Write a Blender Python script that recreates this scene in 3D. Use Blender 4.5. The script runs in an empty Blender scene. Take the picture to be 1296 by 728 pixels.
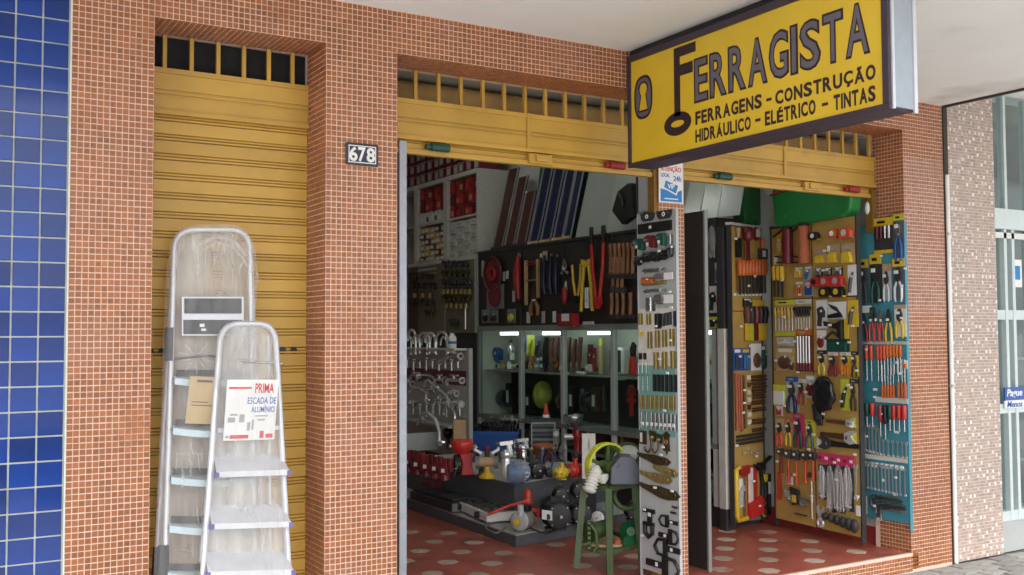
import bpy, math, random
from mathutils import Vector, Matrix
random.seed(7)
PI = math.pi
ORD = ('first', 'second', 'third', 'fourth', 'fifth', 'sixth', 'seventh', 'eighth', 'ninth', 'tenth', 'eleventh', 'twelfth', 'thirteenth', 'fourteenth')
SC = bpy.context.scene
COL = SC.collection

# ------------------------------------------------------------------ camera
# world: X along the shop front (right), Y into the shop, Z up, floor of the shop z = 0, facade plane y = 0
CAM = Vector((0.0, -4.8, 1.565))
AX = [Vector((0.8558, 0.0196, 0.5169)), Vector((-0.5173, 0.0412, 0.8548)), Vector((-0.0046, -0.9990, 0.0454))]
FOC, CX, CY = 1295.0, 648.0, 364.0
cam_d = bpy.data.cameras.new('camera'); cam = bpy.data.objects.new('camera', cam_d); COL.objects.link(cam)
rt = Vector((AX[0].x, AX[1].x, AX[2].x)); dn = Vector((AX[0].y, AX[1].y, AX[2].y)); fw = Vector((AX[0].z, AX[1].z, AX[2].z))
mw = Matrix.Identity(4)
for i in range(3):
    mw[i][0] = rt[i]; mw[i][1] = -dn[i]; mw[i][2] = -fw[i]; mw[i][3] = CAM[i]
cam.matrix_world = mw
cam_d.sensor_width = 36.0; cam_d.lens = 36.0 * FOC / 1296.0; cam_d.clip_start = 0.05; cam_d.clip_end = 3000
SC.camera = cam

# ------------------------------------------------------------------ daylight
SUN_EL, SUN_AZ = math.radians(49), math.radians(198)      # azimuth of the sun, measured from +Y towards +X
W = bpy.data.worlds.new('World'); SC.world = W; W.use_nodes = True
wn = W.node_tree.nodes; wl = W.node_tree.links
sky = wn.new('ShaderNodeTexSky'); sky.sky_type = 'NISHITA'; sky.sun_disc = False
sky.sun_elevation = SUN_EL; sky.sun_rotation = SUN_AZ; sky.air_density = 1.0; sky.dust_density = 3.0; sky.ozone_density = 1.0
hs = wn.new('ShaderNodeHueSaturation'); hs.inputs['Saturation'].default_value = 0.35
wl.new(sky.outputs[0], hs.inputs['Color'])
bgn = [n for n in wn if n.type == 'BACKGROUND'][0]; bgn.inputs[1].default_value = 0.15
wl.new(hs.outputs[0], bgn.inputs[0])
sd = bpy.data.lights.new('sun', 'SUN'); sd.energy = 2.2; sd.angle = math.radians(14); sd.color = (1.0, 0.98, 0.95)
sun = bpy.data.objects.new('sun', sd); COL.objects.link(sun)
sdir = Vector((math.sin(SUN_AZ) * math.cos(SUN_EL), math.cos(SUN_AZ) * math.cos(SUN_EL), math.sin(SUN_EL)))
sun.rotation_euler = sdir.to_track_quat('Z', 'Y').to_euler()
SC.view_settings.view_transform = 'Standard'; SC.view_settings.look = 'None'; SC.view_settings.gamma = 1.0
SC.view_settings.use_curve_mapping = False
SC.view_settings.exposure = 1.27
SC.render.engine = 'CYCLES'
SC.cycles.use_denoising = True
SC.cycles.max_bounces = 8; SC.cycles.diffuse_bounces = 5; SC.cycles.transparent_max_bounces = 12
SC.cycles.sample_clamp_indirect = 6.0

# ------------------------------------------------------------------ materials
MATS = {}
def M(name, col, rough=0.5, metal=0.0, var=0.12, scale=18.0, bump=0.0, bscale=60.0, rnd=0.1, attr=False, spec=0.5, stain=None):
    if name in MATS: return MATS[name]
    m = bpy.data.materials.new(name); m.use_nodes = True; MATS[name] = m
    n = m.node_tree.nodes; l = m.node_tree.links; b = n['Principled BSDF']
    b.inputs['Roughness'].default_value = rough; b.inputs['Metallic'].default_value = metal
    b.inputs['Specular IOR Level'].default_value = spec
    tc = n.new('ShaderNodeTexCoord'); nz = n.new('ShaderNodeTexNoise'); nz.inputs['Scale'].default_value = scale; nz.inputs['Detail'].default_value = 5
    l.new(tc.outputs['Object'], nz.inputs['Vector'])
    mr = n.new('ShaderNodeMapRange'); mr.inputs[1].default_value = 0.25; mr.inputs[2].default_value = 0.75
    mr.inputs[3].default_value = 1 - var; mr.inputs[4].default_value = 1 + var
    l.new(nz.outputs['Fac'], mr.inputs[0])
    val = mr.outputs[0]
    if rnd:
        oi = n.new('ShaderNodeObjectInfo'); r2 = n.new('ShaderNodeMapRange'); r2.inputs[3].default_value = 1 - rnd; r2.inputs[4].default_value = 1 + rnd
        l.new(oi.outputs['Random'], r2.inputs[0]); mu = n.new('ShaderNodeMath'); mu.operation = 'MULTIPLY'
        l.new(val, mu.inputs[0]); l.new(r2.outputs[0], mu.inputs[1]); val = mu.outputs[0]
    if attr:
        at_ = n.new('ShaderNodeAttribute'); at_.attribute_name = 'tint'; mu = n.new('ShaderNodeMath'); mu.operation = 'MULTIPLY'
        l.new(val, mu.inputs[0]); l.new(at_.outputs['Fac'], mu.inputs[1]); val = mu.outputs[0]
    vm = n.new('ShaderNodeVectorMath'); vm.operation = 'SCALE'; vm.inputs[0].default_value = col[:3]; l.new(val, vm.inputs['Scale'])
    out = vm.outputs[0]
    if stain:      # (colour, scale, low, high): patches of dirt, wax or wear with a shape of their own
        s2 = n.new('ShaderNodeTexNoise'); s2.inputs['Scale'].default_value = stain[1]; s2.inputs['Detail'].default_value = 6
        ge = n.new('ShaderNodeNewGeometry'); l.new(ge.outputs['Position'], s2.inputs['Vector'])
        r3 = n.new('ShaderNodeMapRange'); r3.inputs[1].default_value = stain[2]; r3.inputs[2].default_value = stain[3]; l.new(s2.outputs['Fac'], r3.inputs[0])
        mx = n.new('ShaderNodeMix'); mx.data_type = 'RGBA'; l.new(r3.outputs[0], mx.inputs[0]); l.new(out, mx.inputs[6]); mx.inputs[7].default_value = (*stain[0], 1)
        out = mx.outputs[2]
    l.new(out, b.inputs['Base Color'])
    r4 = n.new('ShaderNodeMapRange'); r4.inputs[3].default_value = max(0.02, rough * 0.8); r4.inputs[4].default_value = min(1, rough * 1.2)
    l.new(nz.outputs['Fac'], r4.inputs[0]); l.new(r4.outputs[0], b.inputs['Roughness'])
    if bump:
        n2 = n.new('ShaderNodeTexNoise'); n2.inputs['Scale'].default_value = bscale; n2.inputs['Detail'].default_value = 4
        l.new(tc.outputs['Object'], n2.inputs['Vector']); bp = n.new('ShaderNodeBump'); bp.inputs['Strength'].default_value = bump; bp.inputs['Distance'].default_value = 0.01
        l.new(n2.outputs['Fac'], bp.inputs['Height']); l.new(bp.outputs[0], b.inputs['Normal'])
    return m
def emit(name, col, s):
    m = bpy.data.materials.new(name); m.use_nodes = True; MATS[name] = m
    b = m.node_tree.nodes['Principled BSDF']; b.inputs['Base Color'].default_value = (.8, .8, .8, 1)
    b.inputs['Emission Color'].default_value = (*col, 1); b.inputs['Emission Strength'].default_value = s
    return m
def film(name, col, fac, rough, bump, bscale, tint=(1, 1, 1)):
    m = bpy.data.materials.new(name); m.use_nodes = True; MATS[name] = m
    n = m.node_tree.nodes; l = m.node_tree.links; b = n['Principled BSDF']
    b.inputs['Base Color'].default_value = (*col, 1); b.inputs['Roughness'].default_value = rough
    t = n.new('ShaderNodeBsdfTransparent'); t.inputs[0].default_value = (*tint, 1)
    mx = n.new('ShaderNodeMixShader'); lw = n.new('ShaderNodeLayerWeight'); lw.inputs[0].default_value = 0.25
    tc = n.new('ShaderNodeTexCoord'); nz = n.new('ShaderNodeTexNoise'); nz.inputs['Scale'].default_value = bscale; nz.inputs['Detail'].default_value = 3
    mp = n.new('ShaderNodeMapping'); mp.inputs['Scale'].default_value = (4, 4, .45); l.new(tc.outputs['Object'], mp.inputs[0]); l.new(mp.outputs[0], nz.inputs['Vector'])
    ad = n.new('ShaderNodeMath'); ad.operation = 'MULTIPLY_ADD'; l.new(lw.outputs['Facing'], ad.inputs[0]); ad.inputs[1].default_value = 0.45
    mr = n.new('ShaderNodeMapRange'); mr.inputs[1].default_value = .35; mr.inputs[2].default_value = .72; mr.inputs[3].default_value = fac * .75; mr.inputs[4].default_value = fac * 1.7
    l.new(nz.outputs['Fac'], mr.inputs[0]); l.new(mr.outputs[0], ad.inputs[2])
    l.new(ad.outputs[0], mx.inputs[0]); l.new(t.outputs[0], mx.inputs[1]); l.new(b.outputs[0], mx.inputs[2])
    bp = n.new('ShaderNodeBump'); bp.inputs['Strength'].default_value = bump; bp.inputs['Distance'].default_value = .02
    l.new(nz.outputs['Fac'], bp.inputs['Height']); l.new(bp.outputs[0], b.inputs['Normal']); l.new(bp.outputs[0], lw.inputs['Normal'])
    l.new(mx.outputs[0], n['Material Output'].inputs[0])
    return m
def pane(name, tint, refl):
    m = bpy.data.materials.new(name); m.use_nodes = True; MATS[name] = m
    n = m.node_tree.nodes; l = m.node_tree.links
    t = n.new('ShaderNodeBsdfTransparent'); t.inputs[0].default_value = (*tint, 1)
    g = n.new('ShaderNodeBsdfGlossy'); g.inputs['Roughness'].default_value = 0.03
    fr = n.new('ShaderNodeFresnel'); fr.inputs[0].default_value = refl
    ge = n.new('ShaderNodeNewGeometry'); iv = n.new('ShaderNodeMath'); iv.operation = 'SUBTRACT'; iv.inputs[0].default_value = 1; l.new(ge.outputs['Backfacing'], iv.inputs[1]); mu = n.new('ShaderNodeMath'); mu.operation = 'MULTIPLY'; l.new(fr.outputs[0], mu.inputs[0]); l.new(iv.outputs[0], mu.inputs[1])
    mx = n.new('ShaderNodeMixShader'); l.new(mu.outputs[0], mx.inputs[0]); l.new(t.outputs[0], mx.inputs[1]); l.new(g.outputs[0], mx.inputs[2])
    l.new(mx.outputs[0], n['Material Output'].inputs[0]); return m

M('mosaic', (.325, .108, .034), .38, var=.16, scale=4, attr=True, rnd=0, bump=.05, stain=((.36, .15, .085), 1.7, .56, .78))
M('mosaic_pinker', (.36, .165, .105), .42, var=.12, scale=4, attr=True, rnd=0, stain=((.34, .12, .06), 1.7, .52, .70)); M('grout', (.72, .53, .43), .85, var=.1, scale=40, rnd=0, stain=((.42, .20, .11), 2.3, .58, .76))
M('mosaic_pale', (.46, .345, .295), .35, var=.1, attr=True, rnd=0)
M('mosaic_white', (.74, .70, .64), .3, var=.05, attr=True, rnd=0)
M('grout_pale', (.60, .53, .47), .85, var=.1, rnd=0)
M('blue_glaze', (.006, .036, .215), .10, var=.25, scale=6, rnd=.26, bump=.02, bscale=12, spec=.42)
M('grout_white', (.62, .66, .62), .8, var=.12, rnd=0, stain=((.30, .32, .25), 3.0, .58, .75))
M('shutter', (.53, .315, .058), .45, var=.14, scale=3, rnd=.08, bump=.06, bscale=14, stain=((.38, .21, .045), 3.6, .60, .86))
M('shutter_dark', (.22, .115, .02), .6, var=.2, rnd=.05)
M('shutter_roll', (.42, .27, .11), .55, var=.3, scale=4, rnd=.05)
M('ceiling_paint', (.82, .815, .80), .9, var=.06, scale=1.2, rnd=0, bump=.05, bscale=30, stain=((.52, .49, .44), 1.3, .57, .78))
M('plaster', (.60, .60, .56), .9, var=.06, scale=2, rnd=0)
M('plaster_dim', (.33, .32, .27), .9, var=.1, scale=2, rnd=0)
M('red_skirting', (.30, .04, .035), .5, rnd=0)
M('floor_red', (.37, .095, .066), .38, var=.22, scale=3, rnd=0, bump=.08, bscale=20, stain=((.15, .055, .045), 3.1, .54, .74))
M('floor_hex', (.50, .40, .31), .38, var=.2, rnd=.2, stain=((.30, .14, .10), 5, .56, .72))
M('asphalt', (.06, .06, .06), .9, rnd=0); M('pavement', (.55, .54, .51), .9, var=.15, scale=3, rnd=0)
M('paver', (.25, .245, .23), .85, var=.18, scale=14, rnd=.25, bump=.3, bscale=40)
M('paver_joint', (.11, .10, .09), .95, rnd=0, bump=.2)
M('alu', (.66, .68, .70), .32, .75, var=.08, scale=6); M('alu_white', (.66, .67, .71), .36, .35, var=.06)
M('steel', (.55, .55, .56), .28, .95, var=.1); M('steel_dark', (.10, .10, .11), .4, .7); M('chrome', (.86, .86, .87), .22, .62, var=.04)
M('white_paint', (.74, .74, .72), .45, var=.05); M('rail_gray', (.36, .38, .43), .4, .5, rnd=0); M('stop_green', (.012, .07, .055), .5); M('stop_red', (.30, .02, .025), .5); M('offwhite', (.58, .57, .52), .6, var=.06); M('pale_blue_plastic', (.55, .68, .74), .4, var=.05)
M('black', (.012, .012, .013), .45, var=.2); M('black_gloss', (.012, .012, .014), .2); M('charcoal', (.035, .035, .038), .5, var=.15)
M('dark_board', (.032, .026, .024), .5, var=.2, scale=3); M('gray_frame', (.20, .21, .20), .5, var=.08); M('gray_light', (.42, .44, .43), .5, var=.05)
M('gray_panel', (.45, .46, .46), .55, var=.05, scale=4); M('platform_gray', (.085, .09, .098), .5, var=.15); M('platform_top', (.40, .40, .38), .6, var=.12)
M('ochre_board', (.43, .275, .075), .55, var=.14, scale=5, rnd=.03); M('teal_board', (.055, .25, .32), .5, var=.1, scale=4)
M('teal_strip', (.20, .40, .36), .55, var=.06)
M('red', (.33, .022, .022), .3, rnd=.15); M('red_bright', (.56, .032, .025), .35, rnd=.1); M('maroon', (.16, .012, .02), .35, rnd=.15); M('orange', (.58, .13, .022), .35, rnd=.15)
M('orange_red', (.60, .075, .03), .35, rnd=.12); M('pink', (.62, .045, .15), .4); M('yellow', (.68, .46, .03), .35, rnd=.1); M('lime_yellow', (.58, .60, .05), .4)
M('green', (.015, .16, .055), .4, rnd=.1); M('tub_green', (.02, .21, .05), .35, var=.08, scale=4, rnd=.08); M('tub_dark', (.008, .11, .03), .4, var=.1, rnd=.05); M('wheel_green', (.075, .13, .032), .5); M('machine_green', (.045, .078, .022), .5, var=.2)
M('dark_green', (.008, .07, .05), .4); M('blue', (.02, .09, .36), .35, rnd=.15); M('navy', (.012, .018, .06), .3, rnd=.1); M('pump_blue', (.02, .10, .24), .35, var=.1)
M('brown', (.10, .04, .022), .5, rnd=.2); M('panel_brown', (.085, .03, .022), .35, rnd=.15); M('wood', (.30, .14, .06), .55, var=.25, scale=12, rnd=.15); M('wood_pale', (.48, .32, .16), .55, var=.2, scale=10, rnd=.12)
M('kraft', (.50, .36, .17), .7, var=.1); M('brass', (.38, .29, .11), .4, .6, var=.2); M('antique', (.10, .075, .035), .45, .6, var=.35, scale=60)
M('tan', (.46, .30, .16), .5); M('terracotta', (.40, .11, .05), .7); M('card', (.70, .68, .62), .6, rnd=.06); M('paper', (.78, .78, .76), .7, var=.03, rnd=.03)
M('dirty_white', (.52, .55, .49), .5, var=.12, scale=6); M('sheet_pale', (.44, .49, .44), .22, var=.06, scale=3); M('sign_yellow', (.72, .49, .030), .42, var=.07, scale=2.5, rnd=0, stain=((.64, .39, .02), 1.8, .55, .85))
M('sign_dark', (.045, .030, .045), .5, var=.1, rnd=0); M('sign_ink', (.028, .012, .018), .6, rnd=0); M('sign_gray', (.125, .115, .145), .55, rnd=0)
M('sign_metal', (.36, .40, .45), .5, .3, var=.08, rnd=0); M('violet', (.17, .15, .36), .4); M('slate', (.09, .10, .13), .45, var=.1); M('gray_stone', (.20, .19, .18), .6, var=.25, scale=30)
M('sign_blue', (.02, .20, .52), .5, rnd=0); M('shop_blue', (.03, .09, .36), .4, rnd=0); M('print_red', (.60, .05, .06), .6, rnd=0); M('print_blue', (.06, .10, .42), .6, rnd=0); M('print_gray', (.34, .34, .36), .7, rnd=0)
M('number_blue', (.018, .016, .04), .3, rnd=0); M('leather', (.13, .05, .03), .6, rnd=.25); M('frame_teal', (.58, .66, .66), .4, .2, var=.05, rnd=0); M('net', (.006, .006, .008), .8)
M('weathered_black', (.05, .04, .032), .9, var=.3)
emit('tube_light', (.93, 1.0, .96), 3.6); emit('tube_room', (.95, 1.0, .95), 19.0)
film('bag_film', (.80, .80, .81), .10, .16, 1.0, 5); film('bag_back', (.72, .70, .66), .4, .26, .5, 3); film('clear_film', (.9, .9, .9), .10, .12, .5, 14)
pane('glass', (.90, .97, .93), 1.35); pane('shop_glass', (.86, .91, .92), 1.5)

# ------------------------------------------------------------------ mesh helpers
class MB:
    def __init__(s): s.v = []; s.f = []; s.s = []
    def add(s, vs, fs, sm=False):
        k = len(s.v); s.v += [tuple(v) for v in vs]; s.f += [tuple(i + k for i in f) for f in fs]; s.s += [sm] * len(fs); return s
    def box(s, x0, x1, y0, y1, z0, z1):
        return s.add([(x0, y0, z0), (x1, y0, z0), (x1, y1, z0), (x0, y1, z0), (x0, y0, z1), (x1, y0, z1), (x1, y1, z1), (x0, y1, z1)],
                     [(0, 3, 2, 1), (4, 5, 6, 7), (0, 1, 5, 4), (1, 2, 6, 5), (2, 3, 7, 6), (3, 0, 4, 7)])
    def bar(s, a, b, w, t, up=(0, 0, 1)):      # a square bar from a to b: w across, t along "up"
        a = Vector(a); b = Vector(b); d = (b - a).normalized(); u = Vector(up); x = d.cross(u)
        if x.length < 1e-4: x = d.cross(Vector((1, 0, 0)))
        x.normalize(); u = x.cross(d); vs = []
        for p in (a, b):
            for i, j in ((-1, -1), (1, -1), (1, 1), (-1, 1)): vs.append(p + x * i * w / 2 + u * j * t / 2)
        return s.add(vs, [(0, 1, 2, 3), (7, 6, 5, 4), (0, 4, 5, 1), (1, 5, 6, 2), (2, 6, 7, 3), (3, 7, 4, 0)])
    def cyl(s, a, b, r0, r1=None, n=10, cap=True, sm=True):
        r1 = r0 if r1 is None else r1; a = Vector(a); b = Vector(b); d = (b - a).normalized()
        x = d.orthogonal().normalized(); y = d.cross(x); vs = []
        for p, r in ((a, r0), (b, r1)):
            for i in range(n): t = 2 * PI * i / n; vs.append(p + x * math.cos(t) * r + y * math.sin(t) * r)
        s.add(vs, [(i, (i + 1) % n, n + (i + 1) % n, n + i) for i in range(n)], sm)
        if cap: s.add(vs, [tuple(range(n - 1, -1, -1)), tuple(range(n, 2 * n))])
        return s
    def tube(s, pts, r, n=8, closed=False):
        pts = [Vector(p) for p in pts]; N = len(pts); vs = []; prev = None
        for k, p in enumerate(pts):
            if closed: d = (pts[(k + 1) % N] - pts[k - 1]).normalized()
            else: d = (pts[min(k + 1, N - 1)] - pts[max(k - 1, 0)]).normalized()
            if prev is None: x = d.orthogonal().normalized()
            else: x = (prev - d * prev.dot(d)).normalized()
            prev = x; y = d.cross(x); rr = r[k] if isinstance(r, (list, tuple)) else r
            for i in range(n): t = 2 * PI * i / n; vs.append(p + x * math.cos(t) * rr + y * math.sin(t) * rr)
        fs = []
        for k in range(N if closed else N - 1):
            q = (k + 1) % N
            for i in range(n): fs.append((k * n + i, k * n + (i + 1) % n, q * n + (i + 1) % n, q * n + i))
        s.add(vs, fs, True)
        if not closed: s.add(vs, [tuple(range(n - 1, -1, -1)), tuple(range((N - 1) * n, N * n))])
        return s
    def lathe(s, prof, c=(0, 0, 0), ax=(0, 0, 1), n=16):
        c = Vector(c); d = Vector(ax).normalized(); x = d.orthogonal().normalized(); y = d.cross(x); vs = []; fs = []
        for r, h in prof:
            for i in range(n): t = 2 * PI * i / n; vs.append(c + d * h + x * math.cos(t) * r + y * math.sin(t) * r)
        for k in range(len(prof) - 1):
            for i in range(n): fs.append((k * n + i, k * n + (i + 1) % n, (k + 1) * n + (i + 1) % n, (k + 1) * n + i))
        s.add(vs, fs, True)
        s.add(vs, [tuple(range(n - 1, -1, -1)), tuple(range((len(prof) - 1) * n, len(prof) * n))]); return s
    def prism(s, poly, y0, y1):                # polygon in (x, z) given a thickness along y
        n = len(poly); vs = [(x, y0, z) for x, z in poly] + [(x, y1, z) for x, z in poly]
        return s.add(vs, [tuple(range(n)), tuple(range(2 * n - 1, n - 1, -1))] + [(i, n + i, n + (i + 1) % n, (i + 1) % n) for i in range(n)])
    def ell(s, c, r, nu=14, nv=9):
        vs = []; fs = []
        for j in range(nv + 1):
            p = PI * j / nv
            for i in range(nu): t = 2 * PI * i / nu; vs.append((c[0] + r[0] * math.sin(p) * math.cos(t), c[1] + r[1] * math.sin(p) * math.sin(t), c[2] + r[2] * math.cos(p)))
        for j in range(nv):
            for i in range(nu): fs.append((j * nu + i, (j + 1) * nu + i, (j + 1) * nu + (i + 1) % nu, j * nu + (i + 1) % nu))
        return s.add(vs, fs, True)
    def torus(s, c, R, r, ax=(0, 1, 0), n=24, m=8):
        c = Vector(c); d = Vector(ax).normalized(); x = d.orthogonal().normalized(); y = d.cross(x)
        return s.tube([c + x * math.cos(2 * PI * i / n) * R + y * math.sin(2 * PI * i / n) * R for i in range(n)], r, m, True)
    def mesh(s, name):
        me = bpy.data.meshes.new(name); me.from_pydata(s.v, [], s.f); me.polygons.foreach_set('use_smooth', s.s); me.update(); return me
def B(*a): return MB().box(*a)
def link(name, me, mat=None, parent=None, loc=None, rz=0, label=None):
    if isinstance(me, MB): me = me.mesh(name)
    if mat and not me.materials: me.materials.append(MATS[mat])
    o = bpy.data.objects.new(name, me); COL.objects.link(o)
    if parent: o.parent = parent
    if loc is not None: o.location = loc
    o.rotation_euler = (0, 0, rz)
    if label: o['label'] = label
    return o
def part(p, name, mb, mat, label=None, bev=0): 
    o = link(name, mb, mat, p, label=label)
    if bev: bevel(o, bev)
    return o
def bevel(o, w, seg=2):
    m = o.modifiers.new('bevel', 'BEVEL'); m.width = w; m.segments = seg; m.limit_method = 'ANGLE'; return o
def tag(o, label, cat, group=None):
    o['label'] = label; o['category'] = cat
    if group: o['group'] = group
    return o
def thing(name, label, cat, loc=(0, 0, 0), rz=0, group=None):
    o = bpy.data.objects.new(name, None); o.empty_display_size = .05; COL.objects.link(o)
    o.location = loc; o.rotation_euler = (0, 0, rz); return tag(o, label, cat, group)
def structure(name, mb, mat):
    o = link(name, mb, mat); o['kind'] = 'structure'; return o
def stuff(parent, name, mb, mat):
    o = link(name, mb, mat, parent); o['kind'] = 'stuff'; return o
def dup(root, loc=None, rz=None, label=None, group=None):
    r = root.copy(); COL.objects.link(r)
    if loc is not None: r.location = loc
    if rz is not None: r.rotation_euler = (0, 0, rz)
    if label: r['label'] = label
    if group: r['group'] = group
    for ch in list(root.children):
        c = ch.copy(); COL.objects.link(c); c.parent = r
        for g in list(ch.children):
            d = g.copy(); COL.objects.link(d); d.parent = c
    return r

# measuring helpers: where a sight line of the photograph meets a real plane of the shop
def ray(px, py):
    c = Vector((px - CX, py - CY, FOC)); return Vector((AX[0].dot(c), AX[1].dot(c), AX[2].dot(c)))
def at(px, py, axis, val):
    w = ray(px, py); return CAM + w * ((val - CAM[axis]) / w[axis])
class Fr:                                      # an upright plane: o a point on it, d its direction from left to right as seen
    def __init__(s, o, d):
        s.o = Vector((o[0], o[1])); s.d = Vector((d[0], d[1])).normalized(); s.n = Vector((s.d.y, -s.d.x)); s.rz = math.atan2(s.d.y, s.d.x)
    def pt(s, px, py, off=0.004):
        w = ray(px, py); o = s.o + s.n * off; c = Vector((CAM.x, CAM.y))
        t = (o - c).dot(s.n) / Vector((w.x, w.y)).dot(s.n); return CAM + w * t
    def span(s, b, off=0.004):
        x0, y0, x1, y1 = b; a = s.pt(x0, (y0 + y1) / 2, off); c = s.pt(x1, (y0 + y1) / 2, off); t = s.pt((x0 + x1) / 2, y0, off); u = s.pt((x0 + x1) / 2, y1, off)
        return t, (Vector((c.x - a.x, c.y - a.y))).length, t.z - u.z
    def w3(s, u, z, off=0):
        p = s.o + s.d * u + s.n * off; return Vector((p.x, p.y, z))
def hang(fr, b, name, label, cat, group=None, off=.004):
    t, w, h = fr.span(b, off); return thing(name, label, cat, t, fr.rz, group), w, h

def text_mesh(txt, x0, x1, z0, z1, y=0, th=.002, off=0.0, space=1.0, shear=0):   # lettering as flat raised shapes fitted to a rectangle in (x, z)
    cu = bpy.data.curves.new('letters', 'FONT'); cu.body = txt; cu.offset = off; cu.extrude = 0.02; cu.space_character = space; cu.shear = shear; cu.resolution_u = 3
    o = bpy.data.objects.new('letters', cu); COL.objects.link(o)
    dg = bpy.context.evaluated_depsgraph_get(); me = bpy.data.meshes.new_from_object(o.evaluated_get(dg)); bpy.data.objects.remove(o)
    xs = [v.co.x for v in me.vertices]; ys = [v.co.y for v in me.vertices]; zs = [v.co.z for v in me.vertices]
    a, b_, c, d = min(xs), max(xs), min(ys), max(ys); e, f = min(zs), max(zs)
    for v in me.vertices:
        X, Y, Z = v.co
        v.co = (x0 + (X - a) / (b_ - a) * (x1 - x0), y - th * (Z - e) / (f - e), z0 + (Y - c) / (d - c) * (z1 - z0))
    me.materials.clear(); return me

# ------------------------------------------------------------------ setting
FB, FS_ = Fr((0, 0), (1, 0)), Fr((0, .265), (1, 0))      # facade plane, shutter plane
G0 = -0.12                                                # pavement level
structure('ground', MB().add([(-400, -900, -.28), (600, -900, -.28), (600, 300, -.28), (-400, 300, -.28)], [(0, 1, 2, 3)]), 'pavement')
structure('road', B(-80, 90, -16.0, -7.0, -.276, -.262), 'asphalt')
kb = structure('kerb', B(-80, 90, -7.0, -6.8, -.28, G0), 'pavement')
structure('pavement', MB().add([(-80, -6.8, G0 - .02), (90, -6.8, G0 - .02), (90, .6, G0 - .02), (-80, .6, G0 - .02)], [(0, 1, 2, 3)]), 'pavement')
structure('paving_bed', B(-.5, 9.4, -2.95, .02, G0 - .03, G0 - .014), 'paver_joint')
# worn grey paving stones, each one its own piece near the shop step
pv = bpy.data.objects['pavement']; stones = []
for k in range(5):
    m = MB(); hw = .105 + .012 * random.random(); hd = .052 + .006 * random.random(); t = .018 + .004 * random.random()
    pl = [(-hw + .012, -hd), (hw - .008, -hd + .004), (hw, -hd * .3), (hw - .006, hd - .003), (-hw + .004, hd), (-hw, hd * .2)]
    n = len(pl); vs = [(x, y, -.02) for x, y in pl] + [(x * .95, y * .92, t - .02) for x, y in pl]
    m.add(vs, [tuple(range(n, 2 * n))] + [(i, (i + 1) % n, n + (i + 1) % n, n + i) for i in range(n)])
    me = m.mesh('paving_stone'); me.materials.append(MATS['paver']); stones.append(me)
cnt = 0
for j in range(9):
    for i in range(17):
        x = 5.55 + i * .225 + (.11 if j % 2 else 0) + random.uniform(-.008, .008); y = -.075 - j * .117
        o = link('paving_stone', stones[(i * 3 + j * 2) % 5], None, pv, (x, y, G0 - .001 + random.uniform(-.003, .003)), random.uniform(-.03, .03))
m = MB()
for j in range(24):
    for i in range(26):
        x = -.3 + i * .225 + (.11 if j % 2 else 0); y = -.075 - j * .117
        if x < 5.45: m.box(x - .104, x + .104, y - .052, y + .052, G0 - .02, G0 - .003 + random.uniform(-.002, .003))
stuff(pv, 'paving_stones', m, 'paver')

structure('shop_floor', B(.95, 6.27, 0.0, 9.2, -.11, 0.0), 'floor_red')
fl_ = bpy.data.objects['shop_floor']
hexm = MB(); R = .078
hexm.add([(R * math.cos(PI / 6 + k * PI / 3), R * math.sin(PI / 6 + k * PI / 3), -.003) for k in range(6)] + [((R - .002) * math.cos(PI / 6 + k * PI / 3), (R - .002) * math.sin(PI / 6 + k * PI / 3), .0012) for k in range(6)],
         [tuple(range(6, 12))] + [(i, (i + 1) % 6, 6 + (i + 1) % 6, 6 + i) for i in range(6)])
hexme = hexm.mesh('hexagonal_tile'); hexme.materials.append(MATS['floor_hex'])
a_, b_ = Vector((.239, -.194)), Vector((.239, .241)); o_ = Vector((3.774, 1.133))
for i in range(-14, 20):
    for j in range(-14, 16):
        p = o_ + a_ * i + b_ * j
        if 2.35 < p.x < 6.15 and .12 < p.y < 3.6 and not (p.x > 5.6 and p.y > 1.35) and not (p.x > 4.0 and p.y > 2.3) and not (p.x > 4.1 and p.y > 1.85 and p.x < 5.5):
            if random.random() < .05: continue
            link('hexagonal_tile', hexme, None, fl_, (p.x, p.y, 0), random.uniform(-.04, .04))
structure('interior_wall', MB().box(6.24, 6.30, .31, 9.2, -.1, 4.3).box(.6, 6.3, 9.2, 9.3, -.1, 4.3).box(.60, .66, .31, 9.2, -.1, 4.3), 'plaster')
structure('skirting', B(6.232, 6.24, .31, 9.2, 0, .13), 'red_skirting')
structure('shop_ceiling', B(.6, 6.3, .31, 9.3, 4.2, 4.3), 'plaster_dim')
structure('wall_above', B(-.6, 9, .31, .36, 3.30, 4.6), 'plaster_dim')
structure('canopy_ceiling', B(-5.5, 6.66, -3.0, .3, 3.249, 3.40), 'ceiling_paint')
structure('neighbour_ceiling', B(6.672, 16, -3.0, .6, 3.46, 3.6), 'ceiling_paint')
structure('ceiling_joint', B(6.655, 6.685, -3.0, .0, 3.235, 3.47), 'weathered_black')

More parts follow.
